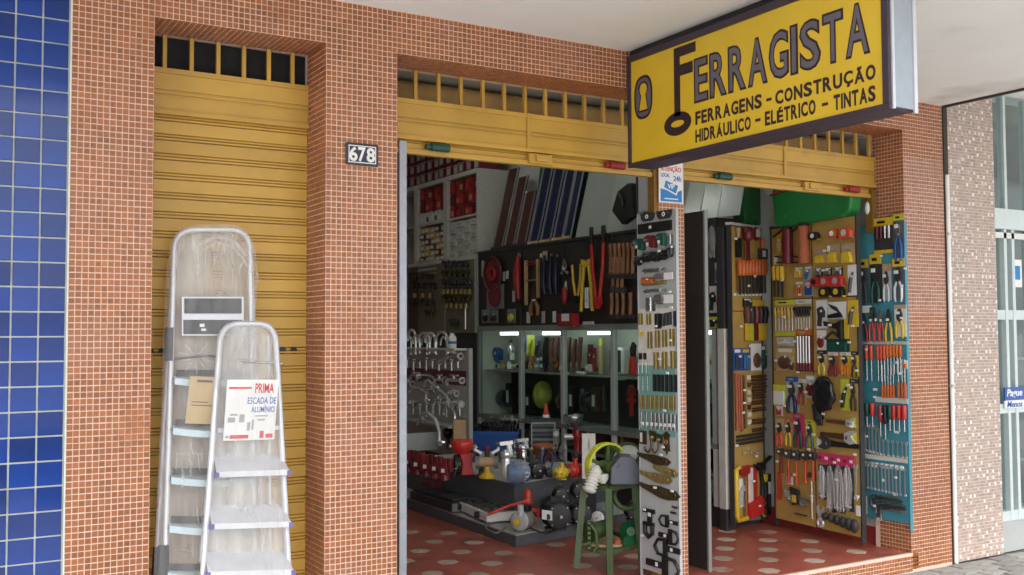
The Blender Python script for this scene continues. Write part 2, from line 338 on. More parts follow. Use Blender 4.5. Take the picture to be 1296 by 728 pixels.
# ------------------------------------------------------------------ tiled shop front
PT = .0275
def tiles(rects, mat, name, parent, size=.0229, th=.0026, pick=None):
    """small square mosaic tiles: rects of (corner, u, v, normal, count along u, count along v)"""
    vs, fs, tn = [], [], []
    for (c, u, v, n, nu, nv, pu, pv_) in rects:
        c, u, v, n = Vector(c), Vector(u), Vector(v), Vector(n)
        for i in range(nu):
            for j in range(nv):
                if pick and not pick(i, j) or (not pick and random.random() < .0003): continue
                q = c + u * ((i + .5) * pu + random.uniform(-.0007, .0007)) + v * ((j + .5) * pv_ + random.uniform(-.0007, .0007)); k = len(vs)
                hh = th + random.uniform(-.0006, .0006); e = size / 2; e2 = e - .0009
                for s, t in ((-1, -1), (1, -1), (1, 1), (-1, 1)): vs.append(q + u * s * e + v * t * e)
                for s, t in ((-1, -1), (1, -1), (1, 1), (-1, 1)): vs.append(q + u * s * e2 + v * t * e2 + n * (hh + random.uniform(-.0003, .0003)))
                fs += [(k + 4, k + 5, k + 6, k + 7)] + [(k + a, k + (a + 1) % 4, k + 4 + (a + 1) % 4, k + 4 + a) for a in range(4)]
                tn += [random.choice((.80, .9, .97, 1, 1, 1.05, 1.13)) * random.uniform(.95, 1.05)] * 5
    me = bpy.data.meshes.new(name); me.from_pydata(vs, [], fs)
    at_ = me.attributes.new('tint', 'FLOAT', 'FACE'); at_.data.foreach_set('value', tn); me.update()
    bpy_m = me; 
    return stuff(parent, name, bpy_m, mat)
facade = thing('shop_facade', 'shop front clad in small square red-brown mosaic tiles with pink grout', 'building', (2, 0, 0))
fo = Vector((2, 0, 0))
def fpart(name, x0, x1, y0, y1, z0, z1, rects, pinker=()):
    o = part(facade, name, B(x0 - 2, x1 - 2, y0, y1, z0, z1), 'grout')
    rr = []
    for r in rects:
        c = Vector(r[0]) - fo; rr.append((c, *r[1:]))
    tiles(rr, 'mosaic', 'mosaic_tiles', o)
    if pinker: tiles([(Vector(r[0]) - fo, *r[1:]) for r in pinker], 'mosaic_pinker', 'pinker_mosaic_tiles', o)
    return o
ux, uy, uz = (1, 0, 0), (0, 1, 0), (0, 0, 1)
Z0 = 3.025 - 114 * PT
NV = 122
def front(x0, x1, z0=Z0, nv=NV, y=0): n = max(1, round((x1 - x0) / PT)); return ((x0, y, z0), ux, uz, (0, -1, 0), n, nv, (x1 - x0) / n, PT)
def revl(x, s, z0=Z0, nv=114, y0=0, y1=.27): n = max(1, round((y1 - y0) / PT)); return ((x, y0, z0), uy, uz, (s, 0, 0), n, nv, (y1 - y0) / n, PT)
fpart('pillar', .649, .998, .0, .31, G0 - .02, 3.249, [front(.649, .998), revl(.998, 1)])
fpart('pillar', 1.826, 2.212, .0, .31, G0 - .02, 3.249, [front(1.826, 2.212), revl(1.826, -1), revl(2.212, 1)])
fpart('pillar', 6.200, 6.645, .0, .31, G0 - .02, 3.249, [front(6.2, 6.645, Z0, 65), front(6.2, 6.645, Z0 + 107 * PT, 15), revl(6.2, -1)], [front(6.2, 6.645, Z0 + 65 * PT, 42)])  # middle rows of this front in a paler, pinker tile colour
for x0, x1 in ((.998, 1.826), (2.212, 6.2)):
    n = round((x1 - x0) / PT)
    fpart('lintel', x0, x1, 0.0, .31, 3.025, 3.249, [front(x0, x1, 3.025, 8), ((x0, 0, 3.025), ux, uy, (0, 0, -1), n, 9, (x1 - x0) / n, .0294)])
fpart('mullion_post', 4.135, 4.34, .235, .33, 0.0, 3.022, [front(4.135, 4.34, .0, 100, .235), revl(4.135, -1, 0.0, 100, .235, .33)])
fpart('step_riser', 2.212, 6.2, -.003, -.0005, G0 - .02, -.012, [front(2.212, 6.2, -.125, 4, -.003)])
part(facade, 'step_edge', B(.212, 4.2, -.006, .02, -.012, .004), 'grout')
part(facade, 'guide_rail', MB().box(.338, .372, .24, .30, 0, 2.62).box(.372, .382, .244, .252, 0, 2.62), 'rail_gray')
part(facade, 'guide_rail', B(2.10, 2.13, .24, .30, 0, 2.6), 'shutter_dark'); part(facade, 'guide_rail', B(4.15, 4.19, .24, .30, 2.3, 2.62), 'shutter_dark')
part(facade, 'threshold_sill', B(-1.002, -.174, .0, .31, G0 - .02, -.01), 'grout')

# number plate
np_ = thing('house_number_plate', 'dark enamel plate reading 678 on the mosaic pillar', 'number plate', (2.003, -.003, 2.52)); 
c0, w_, h_ = FB.span((437, 181, 479, 211)); np_.location = (FB.pt(458, 196).x, -.003, FB.pt(458, 196).z); w_ *= .98; h_ *= .93
part(np_, 'plate', B(-w_ / 2, w_ / 2, -.008, 0, -h_ / 2, h_ / 2), 'number_blue', bev=.004)
m = MB(); a, b2, t = w_ / 2 - .014, h_ / 2 - .012, .0045
m.box(-a, a, -.0095, -.008, b2 - t, b2).box(-a, a, -.0095, -.008, -b2, -b2 + t).box(-a, -a + t, -.0095, -.008, -b2 + t, b2 - t).box(a - t, a, -.0095, -.008, -b2 + t, b2 - t)
part(np_, 'border_line', m, 'paper')
for ch, x0, x1 in (('6', -.40, -.15), ('7', -.13, .10), ('8', .13, .39)):
    part(np_, 'digit', text_mesh(ch, x0 * w_, x1 * w_, -h_ * .33, h_ * .33, -.008, .002, .028), 'paper')

# ------------------------------------------------------------------ neighbours: blue tiled wall (left), pale mosaic shop (right)
bw = thing('blue_tiled_wall', 'wall of glossy square cobalt blue tiles with white grout, beside the red mosaic', 'wall', (.42, 0, G0))
part(bw, 'wall_backing', B(-1.42, .222, .012, .30, -.02, 3.6), 'grout_white')
part(bw, 'edge_strip', B(.222, .229, -.004, .012, 0, 3.4), 'grout_white')
bt = MB(); e = .0495; e2 = .0478
bt.add([(-e, .012, -e), (e, .012, -e), (e, .012, e), (-e, .012, e), (-e, .004, -e), (e, .004, -e), (e, .004, e), (-e, .004, e), (-e2, .002, -e2), (e2, .002, -e2), (e2, .002, e2), (-e2, .002, e2)],
       [(8, 9, 10, 11), (0, 1, 5, 4), (1, 2, 6, 5), (2, 3, 7, 6), (3, 0, 4, 7), (4, 5, 9, 8), (5, 6, 10, 9), (6, 7, 11, 10), (7, 4, 8, 11)])
btm = bt.mesh('tile'); btm.materials.append(MATS['blue_glaze'])
for i in range(5):
    for j in range(33):
        o = link('tile', btm, None, bw, (.166 - i * .107, .001 * random.random(), 1.671 - 12 * .1066 - .5 * .1066 + j * .1066 - G0 - .107 * 4)); o.rotation_euler = (random.uniform(-.011, .011), 0, random.uniform(-.011, .011))
m = MB(); bfs = [tuple(p.vertices) for p in btm.polygons]; bvs = [v.co.copy() for v in btm.vertices]
for i in range(5, 15):
    for j in range(33): m.add([v + Vector((.166 - i * .107, .001, 1.671 - 12 * .1066 - .5 * .1066 + j * .1066 - G0 - .107 * 4)) for v in bvs], bfs)
stuff(bw, 'further_tiles', m, 'blue_glaze')
ns = thing('neighbouring_shop', 'next door shop front with pale speckled mosaic pillar and glazed metal frames', 'building', (7, 0, 0))
p4 = part(ns, 'pillar', B(-.30, .262, .0, .5, G0, 3.46), 'grout_pale')
rr = random.Random(3); white = set()
for j in range(150):
    for i in range(24):
        if rr.random() < .17 and not ({(i - 1, j), (i, j - 1), (i - 1, j - 1), (i + 1, j - 1)} & white): white.add((i, j))
rect = [((-.296, 0, G0), ux, uz, (0, -1, 0), 24, 150, .0232, .0238)]
tiles(rect, 'mosaic_pale', 'mosaic_tiles', p4, .0198, .002, lambda i, j: (i, j) not in white)
tiles(rect, 'mosaic_white', 'white_mosaic_tiles', p4, .0212, .003, lambda i, j: (i, j) in white)
part(ns, 'window_sill', B(.262, 4, .02, .5, G0, .10), 'gray_light')
part(ns, 'transom_beam', B(.262, 4, .04, .16, 2.37, 2.53), 'frame_teal'); part(ns, 'rail', B(.262, 4, .06, .12, 2.30, 2.345), 'white_paint')
for x in (.275, .46, .56, .80, 1.3, 1.8, 2.4, 3.0): part(ns, 'mullion', B(x, x + .035, .06, .13, .10, 2.37), 'frame_teal')
for x in (.275, .52, .82, 1.4, 2.2, 3.0): part(ns, 'upper_mullion', B(x, x + .03, .08, .14, 2.53, 3.44), 'frame_teal')
for z in (.10, .93, 1.66): part(ns, 'rail', B(.262, 4, .064, .126, z, z + .075), 'frame_teal')
part(ns, 'glass_pane', B(.262, 4, .10, .104, .10, 3.45), 'shop_glass')
part(ns, 'interior_shell', MB().box(.262, 5, 2.6, 2.7, 0, 3.45).box(.262, 5, .5, 2.6, -.02, .0).box(.262, .27, .5, 2.6, 0, 3.45).box(.262, 5, .5, 2.6, 3.40, 3.44), 'gray_frame')
part(ns, 'shelf', MB().box(.5, 4, 1.0, 1.4, .85, .88).box(.5, 4, 1.0, 1.4, 1.3, 1.33).box(.5, 4, 1.0, 1.4, .35, .38), 'gray_light')
part(ns, 'ceiling_lamp', MB().box(.6, 1.9, 1.2, 1.26, 3.2, 3.25).box(1.2, 2.8, 2.0, 2.06, 3.2, 3.25), 'tube_light')
for k in range(26):
    x = .55 + .13 * (k % 13); z = (.38, .88)[k // 13]; c = random.choice(('red', 'yellow', 'blue', 'white_paint', 'navy', 'card', 'pink', 'tub_green'))
    tag(link('packet', B(-.05, .05, -.05, .05, 0, .18 + .15 * random.random()), c, None, (7 + x, 1.12, z)), f'{c.replace("_", " ").replace("paint", "").replace("tub ", "")} packet behind the next shop window, {ORD[k % 13]} on the {("lower", "upper")[k // 13]} shelf', 'packet', 'packets in the next door shop window')
tag(link('hat', MB().ell((0, 0, 0), (.13, .11, .10)).lathe([(.2, -.03), (.13, 0)], n=18), 'black', None, (7.78, 1.1, 1.46)), 'round black object behind the glass of the next door shop', 'hat')
nt = thing('notice_sheet', 'small white and blue notice on the glass of the next door shop', 'notice', (7.66, .095, 2.03))
part(nt, 'sheet', B(-.075, .075, -.003, 0, -.11, .11), 'paper'); part(nt, 'print_block', B(-.05, .05, -.005, -.003, -.05, .06), 'sign_blue')
sg = thing('shop_sign', 'small blue and white strip sign reading Pague Menos on the glazed front', 'sign', (7.62, .05, 1.03))
part(sg, 'panel', B(-.22, .6, -.006, .008, .0, .10), 'shop_blue'); part(sg, 'panel', B(-.22, .6, -.006, .008, -.06, -.0), 'paper')
part(sg, 'lettering', text_mesh('Pague', -.20, .0, .015, .088, -.006, .002, .02, shear=.2), 'paper'); part(sg, 'lettering', text_mesh('Menos', -.20, .0, -.054, -.006, -.006, .002, .02, shear=.2), 'shop_blue')
pp = thing('drain_pipe', 'narrow white drain pipe in the joint between red and pale mosaic pillars', 'pipe', (6.672, -.012, G0))
part(pp, 'pipe', MB().cyl((0, 0, 0), (0, 0, 2.85), .016), 'white_paint'); part(pp, 'stained_joint', B(-.022, .024, .004, .03, 0, 3.36), 'weathered_black')
[part(pp, 'bracket', B(-.021, .021, -.02, .012, z, z + .02), 'offwhite') for z in (1.28, 2.4)]

# ------------------------------------------------------------------ roller shutters
def slat_mesh(w, pitch):
    pr = [(0, 0), (-.006, .004), (-.006, pitch * .64), (.005, pitch * .665), (.005, pitch * .69), (-.009, pitch * .71), (-.009, pitch * .80), (.005, pitch * .825), (.005, pitch * .85), (-.005, pitch * .875), (-.004, pitch * .97), (.002, pitch * .985), (.014, pitch * .985), (.014, 0)]
    m = MB(); n = len(pr); vs = [(-w / 2, y, z) for y, z in pr] + [(w / 2, y, z) for y, z in pr]
    m.add(vs, [tuple(range(n - 1, -1, -1)), tuple(range(n, 2 * n))] + [(i, (i + 1) % n, n + (i + 1) % n, n + i) for i in range(n)]); me = m.mesh('slat'); me.materials.append(MATS['shutter']); return me
def shutter(x0, x1, zopen, label, bars, divider=None):
    w = x1 - x0; xc = (x0 + x1) / 2; t = thing('roller_shutter', label, 'shutter', (xc, .265, 0), 0, 'yellow roller shutters of the shop front')
    L = lambda x: x - xc
    # fixed box panel: two boards with grooves, top rail, transom bars and roll behind
    part(t, 'board', B(-w / 2, w / 2, -.012, .012, 2.755, 2.832), 'shutter'); part(t, 'board', B(-w / 2, w / 2, -.012, .012, 2.655, 2.722), 'shutter')
    part(t, 'groove_strip', MB().box(-w / 2, w / 2, -.006, .01, 2.7225, 2.7545).box(-w / 2, w / 2, -.016, .0, 2.733, 2.743), 'shutter')
    part(t, 'bottom_lip', B(-w / 2, w / 2, -.026, .01, 2.632, 2.654), 'shutter')
    part(t, 'top_rail', B(-w / 2, w / 2, -.018, .012, 2.8325, 2.858), 'shutter')
    if divider: part(t, 'divider', B(L(divider) - .012, L(divider) + .012, -.024, -.0125, 2.655, 2.858), 'shutter')
    for x in bars: part(t, 'transom_bar', B(L(x) - .0095, L(x) + .0095, -.012, .008, 2.8582, 3.022), 'shutter')
    part(t, 'roll', MB().cyl((-w / 2 + .01, .22, 2.90), (w / 2 - .01, .22, 2.90), .115, n=24), 'shutter_roll')
    part(t, 'roll_casing', B(-w / 2, w / 2, .05, .40, 3.03, 3.05), 'plaster_dim')
    return t, L, w
t, L, w = shutter(.998, 1.826, 0, 'closed yellow slatted roller shutter on the left behind the ladders', (1.10, 1.228, 1.358, 1.487, 1.615, 1.74), None)
sm = slat_mesh(w, .0945)
for k in range(30):
    o = link('slat', sm, None, t, (0, .012 + random.uniform(-.0015, .0015), 2.60 - (k + 1) * .0945 + .035)); o.rotation_euler = (random.uniform(-.012, .012), random.uniform(-.0012, .0012), random.uniform(-.002, .002))
part(t, 'shade_backing', B(-w / 2, w / 2, .045, .06, -.1, 3.02), 'net')  # black sheet: the darkness behind the bars put into its colour
for x in (1.052, 1.105, 1.70, 1.758):
    part(t, 'lock_hole', MB().cyl((L(x), .0035, 1.487), (L(x), .03, 1.487), .018, n=16), 'black'); 
t, L, w = shutter(2.212, 4.14, 1, 'raised yellow roller shutter over the wide middle doorway', [2.30 + .1425 * k for k in range(13)], 3.171)
t2, L2, w2 = shutter(4.335, 6.20, 1, 'raised yellow roller shutter over the right doorway beyond the hanging sign', [4.44 + .1425 * k for k in range(13)], 5.268)
for (tt, LL, ww, ctr, gx, rx) in ((t, L, w, 3.17, 2.578, 3.80), (t2, L2, w2, 5.449, 4.69, 5.935)):
    sm = slat_mesh(ww - .02, .05)
    link('bottom_slat', sm, None, tt, (0, .012, 2.585)); part(tt, 'bottom_bar', B(-ww / 2 + .01, ww / 2 - .01, -.012, .03, 2.556, 2.584), 'shutter')
    part(tt, 'lock_housing', MB().box(LL(ctr) - .0, LL(ctr) + .16, -.03, .0, 2.565, 2.625).box(LL(ctr) + .04, LL(ctr) + .12, -.045, -.03, 2.578, 2.615), 'shutter', bev=.004)
    for x, c, lb in ((gx, 'stop_green', 'green rubber stop under the raised shutter'), (rx, 'stop_red', 'red rubber stop under the raised shutter')):
        part(tt, 'rubber_stop', MB().cyl((LL(x) - .055, -.035, 2.60), (LL(x) + .055, -.035, 2.60), .021, .024, 12).cyl((LL(x) - .085, -.03, 2.60), (LL(x) - .055, -.03, 2.60), .015, .015, 10), c, lb)

# ------------------------------------------------------------------ projecting sign
XS = 3.70
fs = Fr((XS, 0), (0, -1))
sign = thing('hanging_sign', 'yellow projecting box sign reading FERRAGISTA with a key and keyhole', 'sign', (XS, 0, 2.54), fs.rz)
def sl(px, py): p = fs.pt(px, py, 0); return (-p.y, p.z - 2.54)       # local (x towards the street, z)
Ls, Hs = 1.874, .665
part(sign, 'casing', MB().box(.02, Ls - .012, .012, .175, 0.004, Hs), 'sign_dark')
part(sign, 'yellow_face', B(.05, 1.838, .002, .0118, .026, .624), 'sign_yellow')
part(sign, 'frame', MB().box(.02, Ls, -.006, .012, 0, .026).box(.02, Ls, -.006, .012, .624, Hs).box(.02, .05, -.006, .012, .026, .624).box(1.838, Ls, -.006, .012, .026, .624), 'sign_dark', bev=.003)
part(sign, 'end_panel', B(Ls - .0115, Ls, .0125, .175, .012, Hs), 'sign_metal'); part(sign, 'end_trim', MB().box(Ls - .004, Ls + .006, .014, .030, .002, Hs).box(Ls - .004, Ls + .006, .158, .18, -.004, Hs), 'alu_white')
part(sign, 'hanging_rail', MB().bar((.0, .05, Hs + .035), (2.0, .05, Hs + .035), .03, .03).cyl((.45, .05, Hs), (.45, .05, Hs + .03), .012).cyl((1.2, .05, Hs), (1.2, .05, Hs + .03), .012), 'black')
part(sign, 'wall_bracket', B(.004, .0195, .03, .15, .1, .5), 'black'); part(sign, 'cable', MB().tube([(1.1, .15, Hs), (1.0, .16, Hs + .03), (.5, .15, Hs + .018), (.06, .14, Hs + .03)], .007, 6), 'black')
part(sign, 'light_strip', B(.06, 1.8, .06, .10, Hs, Hs + .012), 'alu_white')
def quad_text(txt, tl, bl, tr, br, off, mat, y, nm='lettering', sp=.2, grow=0):
    a, b2, c, d = sl(*tl), sl(*bl), sl(*tr), sl(*br); z1 = (a[1] + c[1]) / 2; z0 = (b2[1] + d[1]) / 2; x0, x1 = (a[0] + b2[0]) / 2, (c[0] + d[0]) / 2
    wd = {'I': .24, 'Í': .24, 'E': .82, 'F': .8, 'L': .8, 'A': 1.05, 'Á': 1.05, 'Ã': 1.05, 'T': .92}; tot = sum(wd.get(k, 1) for k in txt) + sp * (len(txt) - 1); u = (x1 - x0) / tot; x = x0
    for ch in txt:
        w_ = wd.get(ch, 1) * u; zt_ = z1 + (.08 * (z1 - z0) if ch in 'ÁÍÉÃ' else 0); zb_ = z0 - (.07 * (z1 - z0) if ch == 'Ç' else 0)
        part(sign, nm, text_mesh(ch, x - grow, x + w_ + grow, zb_ - grow, zt_ + grow, y, .0015, off), mat); x += w_ + sp * u
quad_text('ERRAGISTA', (880, 75), (880, 127), (1091, 7), (1105, 64), .04, 'sign_ink', .0018, sp=.30, grow=.012)
quad_text('ERRAGISTA', (880, 75), (880, 127), (1091, 7), (1105, 64), .004, 'sign_gray', .0002, sp=.30)
quad_text('FERRAGENS', (880, 142), (880, 157), (964, 118), (964, 138), .034, 'sign_ink', .0018, sp=.15)
quad_text('CONSTRUÇÃO', (981, 113), (981, 132), (1108, 83), (1108, 101), .034, 'sign_ink', .0018, sp=.15)
quad_text('HIDRÁULICO', (880, 164.5), (880, 180), (950, 147), (950, 165), .034, 'sign_ink', .0018, sp=.15)
quad_text('ELÉTRICO', (968, 141), (968, 159), (1032, 126), (1032, 145), .034, 'sign_ink', .0018, sp=.15)
quad_text('TINTAS', (1055, 119), (1055, 140), (1108, 109), (1108, 128), .034, 'sign_ink', .0018, sp=.15)
m = MB()
for px, py in ((973, 126), (959, 152), (1044, 132)): x, z = sl(px, py); m.box(x - .018, x + .018, .0003, .0018, z - .007, z + .007)
part(sign, 'lettering', m, 'sign_ink')
x0, z0 = sl(853.5, 146); x1, z1 = sl(860, 64); kx1, kz = sl(877, 57); m = MB()
m.box(x0, x1, .0003, .0018, z0 - .01, z1 + .02); m.box(x1, kx1 + .02, .0003, .0018, z1 - .035, z1 + .02)
xa, za = sl(861, 96); xb, _ = sl(875, 84); m.box(x1, xb + .01, .0003, .0018, za, za + .062)
cxk, czk = (x0 + x1) / 2, sl(856, 157)[1]
def ring(m, cx_, cz_, ro, ri, y0, y1, n=28, inner=None):
    po = [(cx_ + ro[0] * math.cos(2 * PI * i / n), cz_ + ro[1] * math.sin(2 * PI * i / n)) for i in range(n)]
    pi_ = inner or [(cx_ + ri[0] * math.cos(2 * PI * i / n), cz_ + ri[1] * math.sin(2 * PI * i / n)) for i in range(n)]
    vs = [(x, y0, z) for x, z in po + pi_] + [(x, y1, z) for x, z in po + pi_]; fs_ = []
    for i in range(n):
        j = (i + 1) % n; fs_ += [(i, j, n + j, n + i), (2 * n + j, 2 * n + i, 3 * n + i, 3 * n + j), (i, 2 * n + i, 2 * n + j, j), (n + j, 3 * n + j, 3 * n + i, n + i)]
    m.add(vs, fs_)
ring(m, cxk, czk, (.114, .066), (.056, .019), .0003, .0018); part(sign, 'key_emblem', m, 'sign_ink')
kx, kz = sl(814, 123); se = lambda a_, b_: [(kx + a_ * abs(math.cos(t)) ** .75 * (1 if math.cos(t) > 0 else -1), kz + b_ * abs(math.sin(t)) ** .75 * (1 if math.sin(t) > 0 else -1)) for t in [2 * PI * i / 28 for i in range(28)]]
inner = [(kx + .034 * math.cos(PI * i / 14), kz + .046 + .036 * math.sin(PI * i / 14)) for i in range(15)] + [(kx + x, kz + z) for x, z in ((-.029, .026), (-.019, .014), (-.025, -.02), (-.031, -.045), (-.038, -.075), (-.019, -.075), (0, -.075), (.019, -.075), (.038, -.075), (.031, -.045), (.025, -.02), (.019, .014), (.029, .026))]
def ring2(m, po, pi_, y): m.add([(x, y, z) for x, z in po + pi_], [(i, (i + 1) % 28, 28 + (i + 1) % 28, 28 + i) for i in range(28)])
m = MB(); ring2(m, se(.084, .128), se(.070, .113), .0010); part(sign, 'keyhole_emblem', m, 'sign_ink')
m = MB(); ring2(m, se(.070, .113), inner, .0006); part(sign, 'keyhole_emblem', m, 'sign_gray')
m = MB(); n_ = 28; big = [(kx + (x - kx) * 1.35, kz + (z - kz) * 1.14) for x, z in inner]
vs = [(x, .0001, z) for x, z in big + inner]; m.add(vs, [(i, (i + 1) % 28, 28 + (i + 1) % 28, 28 + i) for i in range(28)]); part(sign, 'keyhole_emblem', m, 'sign_ink')

# ------------------------------------------------------------------ furniture of the shop
FC = Fr((5.70, 0), (0, -1)); FI = Fr((5.93, 0), (0, -1))
FA = Fr((5.714, 1.262), (.445, .130)); FBd = Fr((6.095, 1.185), (-.065, -.905)); FT = Fr((6.172, 0), (0, -1)); FG = Fr((4.09, 0), (0, -1))
cab = thing('display_cabinet', 'long grey shop cabinet with lit glass showcases below dark tool boards', 'cabinet', (5.70, 5.39, 0), -PI / 2)
Lc = 3.955; DV = (0.0, .906, 1.704, 2.531, 3.33, Lc - .05)
part(cab, 'base', B(0, Lc, .03, .45, 0, .17), 'charcoal')
part(cab, 'back_panel', B(0, Lc, .44, .455, 1.155, 1.63), 'dirty_white'); part(cab, 'back_panel', B(0, Lc, .44, .455, .17, 1.154), 'charcoal')  # lower panel charcoal: the shade under the shelf put into its colour
part(cab, 'top_board', B(0, Lc, .0, .455, 2.478, 2.505), 'charcoal')
part(cab, 'tool_board', B(0, Lc, .015, .03, 1.655, 2.478), 'dark_board')
for x in (0, .92, 1.72, 2.55, 3.35, Lc - .02): part(cab, 'board_stile', B(x, x + .02, .003, .015, 1.655, 2.478), 'charcoal')
part(cab, 'end_panel', B(-.015, -.0005, 0, .455, 0, 2.505), 'gray_frame'); part(cab, 'end_panel', B(Lc + .0005, Lc + .012, .02, .455, .03, 2.40), 'gray_frame')
part(cab, 'rail', B(0, Lc, -.006, .05, 1.60, 1.654), 'gray_frame'); part(cab, 'rail', B(0, Lc, -.006, .05, .63, .672), 'gray_frame')
part(cab, 'lower_shelf', B(0, Lc, .03, .44, .40, .418), 'gray_frame'); part(cab, 'case_floor', B(0, Lc, .0505, .44, .64, .66), 'gray_light')
for i, x in enumerate(DV):
    part(cab, 'post', B(x, x + .05, -.008, .04, .672, 1.60), 'gray_light' if i else 'gray_frame'); part(cab, 'lower_post', B(x, x + .05, -.004, .03, .17, .63), 'offwhite')
part(cab, 'corner_post', B(4.00, 4.075, -.03, .02, .17, 1.60), 'offwhite'); part(cab, 'corner_foot', B(4.00, 4.075, -.03, .02, 0, .169), 'charcoal'); part(cab, 'corner_stile', B(4.00, 4.075, -.03, .02, 1.601, 2.42), 'charcoal')
for i in range(5):
    x0, x1 = DV[i] + .05, DV[i + 1]
    part(cab, 'glass_pane', B(x0, x1, .008, .012, .672, 1.60), 'glass')
    part(cab, 'glass_shelf', B(x0, x1, .06, .44, 1.148, 1.160), 'gray_frame')
    part(cab, 'lamp', B(x0 + (.42 if i < 4 else .30) * (x1 - x0), x1 - .03, .06, .085, 1.555, 1.585), 'tube_light')
sh = thing('tall_shelf', 'tall beige shelf unit with pigeonholes of red packs above a board of fittings', 'shelf', (5.70, 5.375, 0), -PI / 2)
part(sh, 'side_panel', B(-.03, 0, .0, .52, 0, 3.44), 'offwhite'); part(sh, 'back_board', B(-2.9, -.03, .5, .52, 0, 3.44), 'brown')
for x in (-.80, -1.62, -2.45): part(sh, 'upright', B(x - .05, x + .05, -.004, .5, 2.47, 3.42), 'offwhite')
part(sh, 'shelf_board', B(-2.9, 0.002, -.006, .52, 3.42, 3.47), 'offwhite'); part(sh, 'shelf_board', B(-2.9, -.03, .002, .5, 2.43, 2.47), 'offwhite'); part(sh, 'shelf_board', B(-2.9, -.03, .006, .5, 2.93, 2.955), 'offwhite')
part(sh, 'fitting_board', B(-1.55, -.03, .0, .02, 1.58, 2.43), 'tan'); bpy.data.objects['fitting_board'].data.materials.clear(); bpy.data.objects['fitting_board'].data.materials.append(M('beige_board', (.19, .165, .11), .6))
part(sh, 'board_batten', B(-.83, -.80, -.012, 0, 1.58, 2.43), 'gray_frame'); part(sh, 'board_batten', B(-.06, -.03, -.012, 0, 1.58, 2.43), 'gray_light')
part(sh, 'lower_panel', B(-2.9, -.03, .02, .04, 0, 1.58), 'charcoal')

def board(name, label, fr, b, mat, zb, zt, th=.02, stile='charcoal', battens=(), mull=(), fw_=.014):
    u0 = (fr.pt(b[0], 500, 0) - Vector((fr.o.x, fr.o.y, 0))).xy.dot(fr.d); u1 = (fr.pt(b[1], 500, 0) - Vector((fr.o.x, fr.o.y, 0))).xy.dot(fr.d)
    w = u1 - u0; t = thing(name, label, 'display board', fr.w3(u0, 0), fr.rz)
    part(t, 'panel', B(0, w, 0, th, zb, zt), mat)
    part(t, 'frame', MB().box(-fw_, 0, -.006, th + fw_, zb - .05, zt + .008).box(w, w + fw_, -.006, th + fw_, zb - .05, zt + .008), stile)
    for z in battens: part(t, 'groove', B(0, w, -.0022, 0, z - .004, z + .004), 'brown')
    for u in mull: part(t, 'groove', B(u * w - .004, u * w + .004, -.0028, 0, zb, zt), 'brown')
    return t
boardA = board('tool_board', 'narrow ochre tool board with orange chisels standing at the cabinet end', FA, (928, 965), 'ochre_board', .08, 2.42, battens=(1.39, 1.74)); 
part(boardA, 'top_trim', B(-.014, .46, -.008, .04, 2.428, 2.45), 'offwhite')
boardB = board('tool_board', 'wide ochre tool board covered in tapes, pliers and hammers inside the right doorway', FBd, (980, 1087), 'ochre_board', .08, 2.42, battens=(1.83, 1.27, .73), mull=(.5,))
boardT = board('tool_board', 'teal tool board with red screwdrivers and spanners on the right door reveal', FT, (1091, 1149), 'teal_board', .21, 2.35, .018, 'teal_board', fw_=.004)
boardG = board('hardware_board', 'narrow grey board of hinges and hasps hung at the middle post', FG, (809.5, 858.5), 'gray_panel', .08, 2.325, .012, 'gray_panel', fw_=.003)
part(boardG, 'teal_backing', B(0, .35, -.0016, 0, .93, 1.36), 'teal_strip')
part(boardG, 'cream_backing', B(0, .35, -.0012, 0, 1.365, 1.72), 'card')
db = thing('dark_board', 'tall dark brown board with pale front edge standing behind the middle post', 'board', (4.585, .30, 0))
part(db, 'panel', B(-.012, .012, .016, .42, .02, 2.375), 'dark_board'); part(db, 'edge_strip', B(-.013, .013, 0, .0155, .01, 2.38), 'gray_frame')
# stand of taps
fst = Fr((5.0, 0), (0, -1))
def u_of(fr, p): return (Vector((p.x, p.y)) - fr.o).dot(fr.d)
q0, q1 = fst.pt(500, 480, 0), fst.pt(592, 480, 0)
st = thing('tap_stand', 'white panel stand crowded with chrome taps behind the left doorway', 'display stand', (5.0, q1.y, 0), -PI / 2)
ws = (q0.y - q1.y); zt = fst.pt(590, 441, 0).z
part(st, 'panel', B(-ws, 0, .0, .02, .30, zt), 'offwhite'); part(st, 'side_post', B(0, .05, -.012, .03, .0, zt), 'gray_light')
za, zb_ = fst.pt(560, 468, 0).z, fst.pt(560, 486, 0).z
part(st, 'dark_band', B(-ws, -.03, -.002, 0, zb_, za), 'maroon'); part(st, 'shelf_ledge', B(-ws, 0, -.16, .0, zt - .02, zt), 'offwhite'); part(st, 'shelf_ledge', B(-ws, -.03, -.2, .0, .62, .64), 'gray_light')
# stepped platform
pf = thing('display_platform', 'low two step dark grey display platform on the red floor', 'platform', (3.944, 1.683, 0))
def slab(pl, z0, z1): n = len(pl); return MB().add([(x, y, z0) for x, y in pl] + [(x, y, z1) for x, y in pl], [tuple(range(n - 1, -1, -1)), tuple(range(n, 2 * n))] + [(i, (i + 1) % n, n + (i + 1) % n, n + i) for i in range(n)])
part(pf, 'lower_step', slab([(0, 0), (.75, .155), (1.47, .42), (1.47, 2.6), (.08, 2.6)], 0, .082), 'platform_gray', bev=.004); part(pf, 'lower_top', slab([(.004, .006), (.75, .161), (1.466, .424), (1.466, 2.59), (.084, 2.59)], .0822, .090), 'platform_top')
part(pf, 'upper_step', slab([(.294, .503), (.61, .60), (1.27, .80), (1.466, .87), (1.466, 2.59), (.33, 2.59)], .0905, .372), 'platform_gray', bev=.004); part(pf, 'upper_top', slab([(.298, .508), (.61, .606), (1.27, .806), (1.46, .876), (1.46, 2.58), (.334, 2.58)], .3722, .379), 'platform_top')

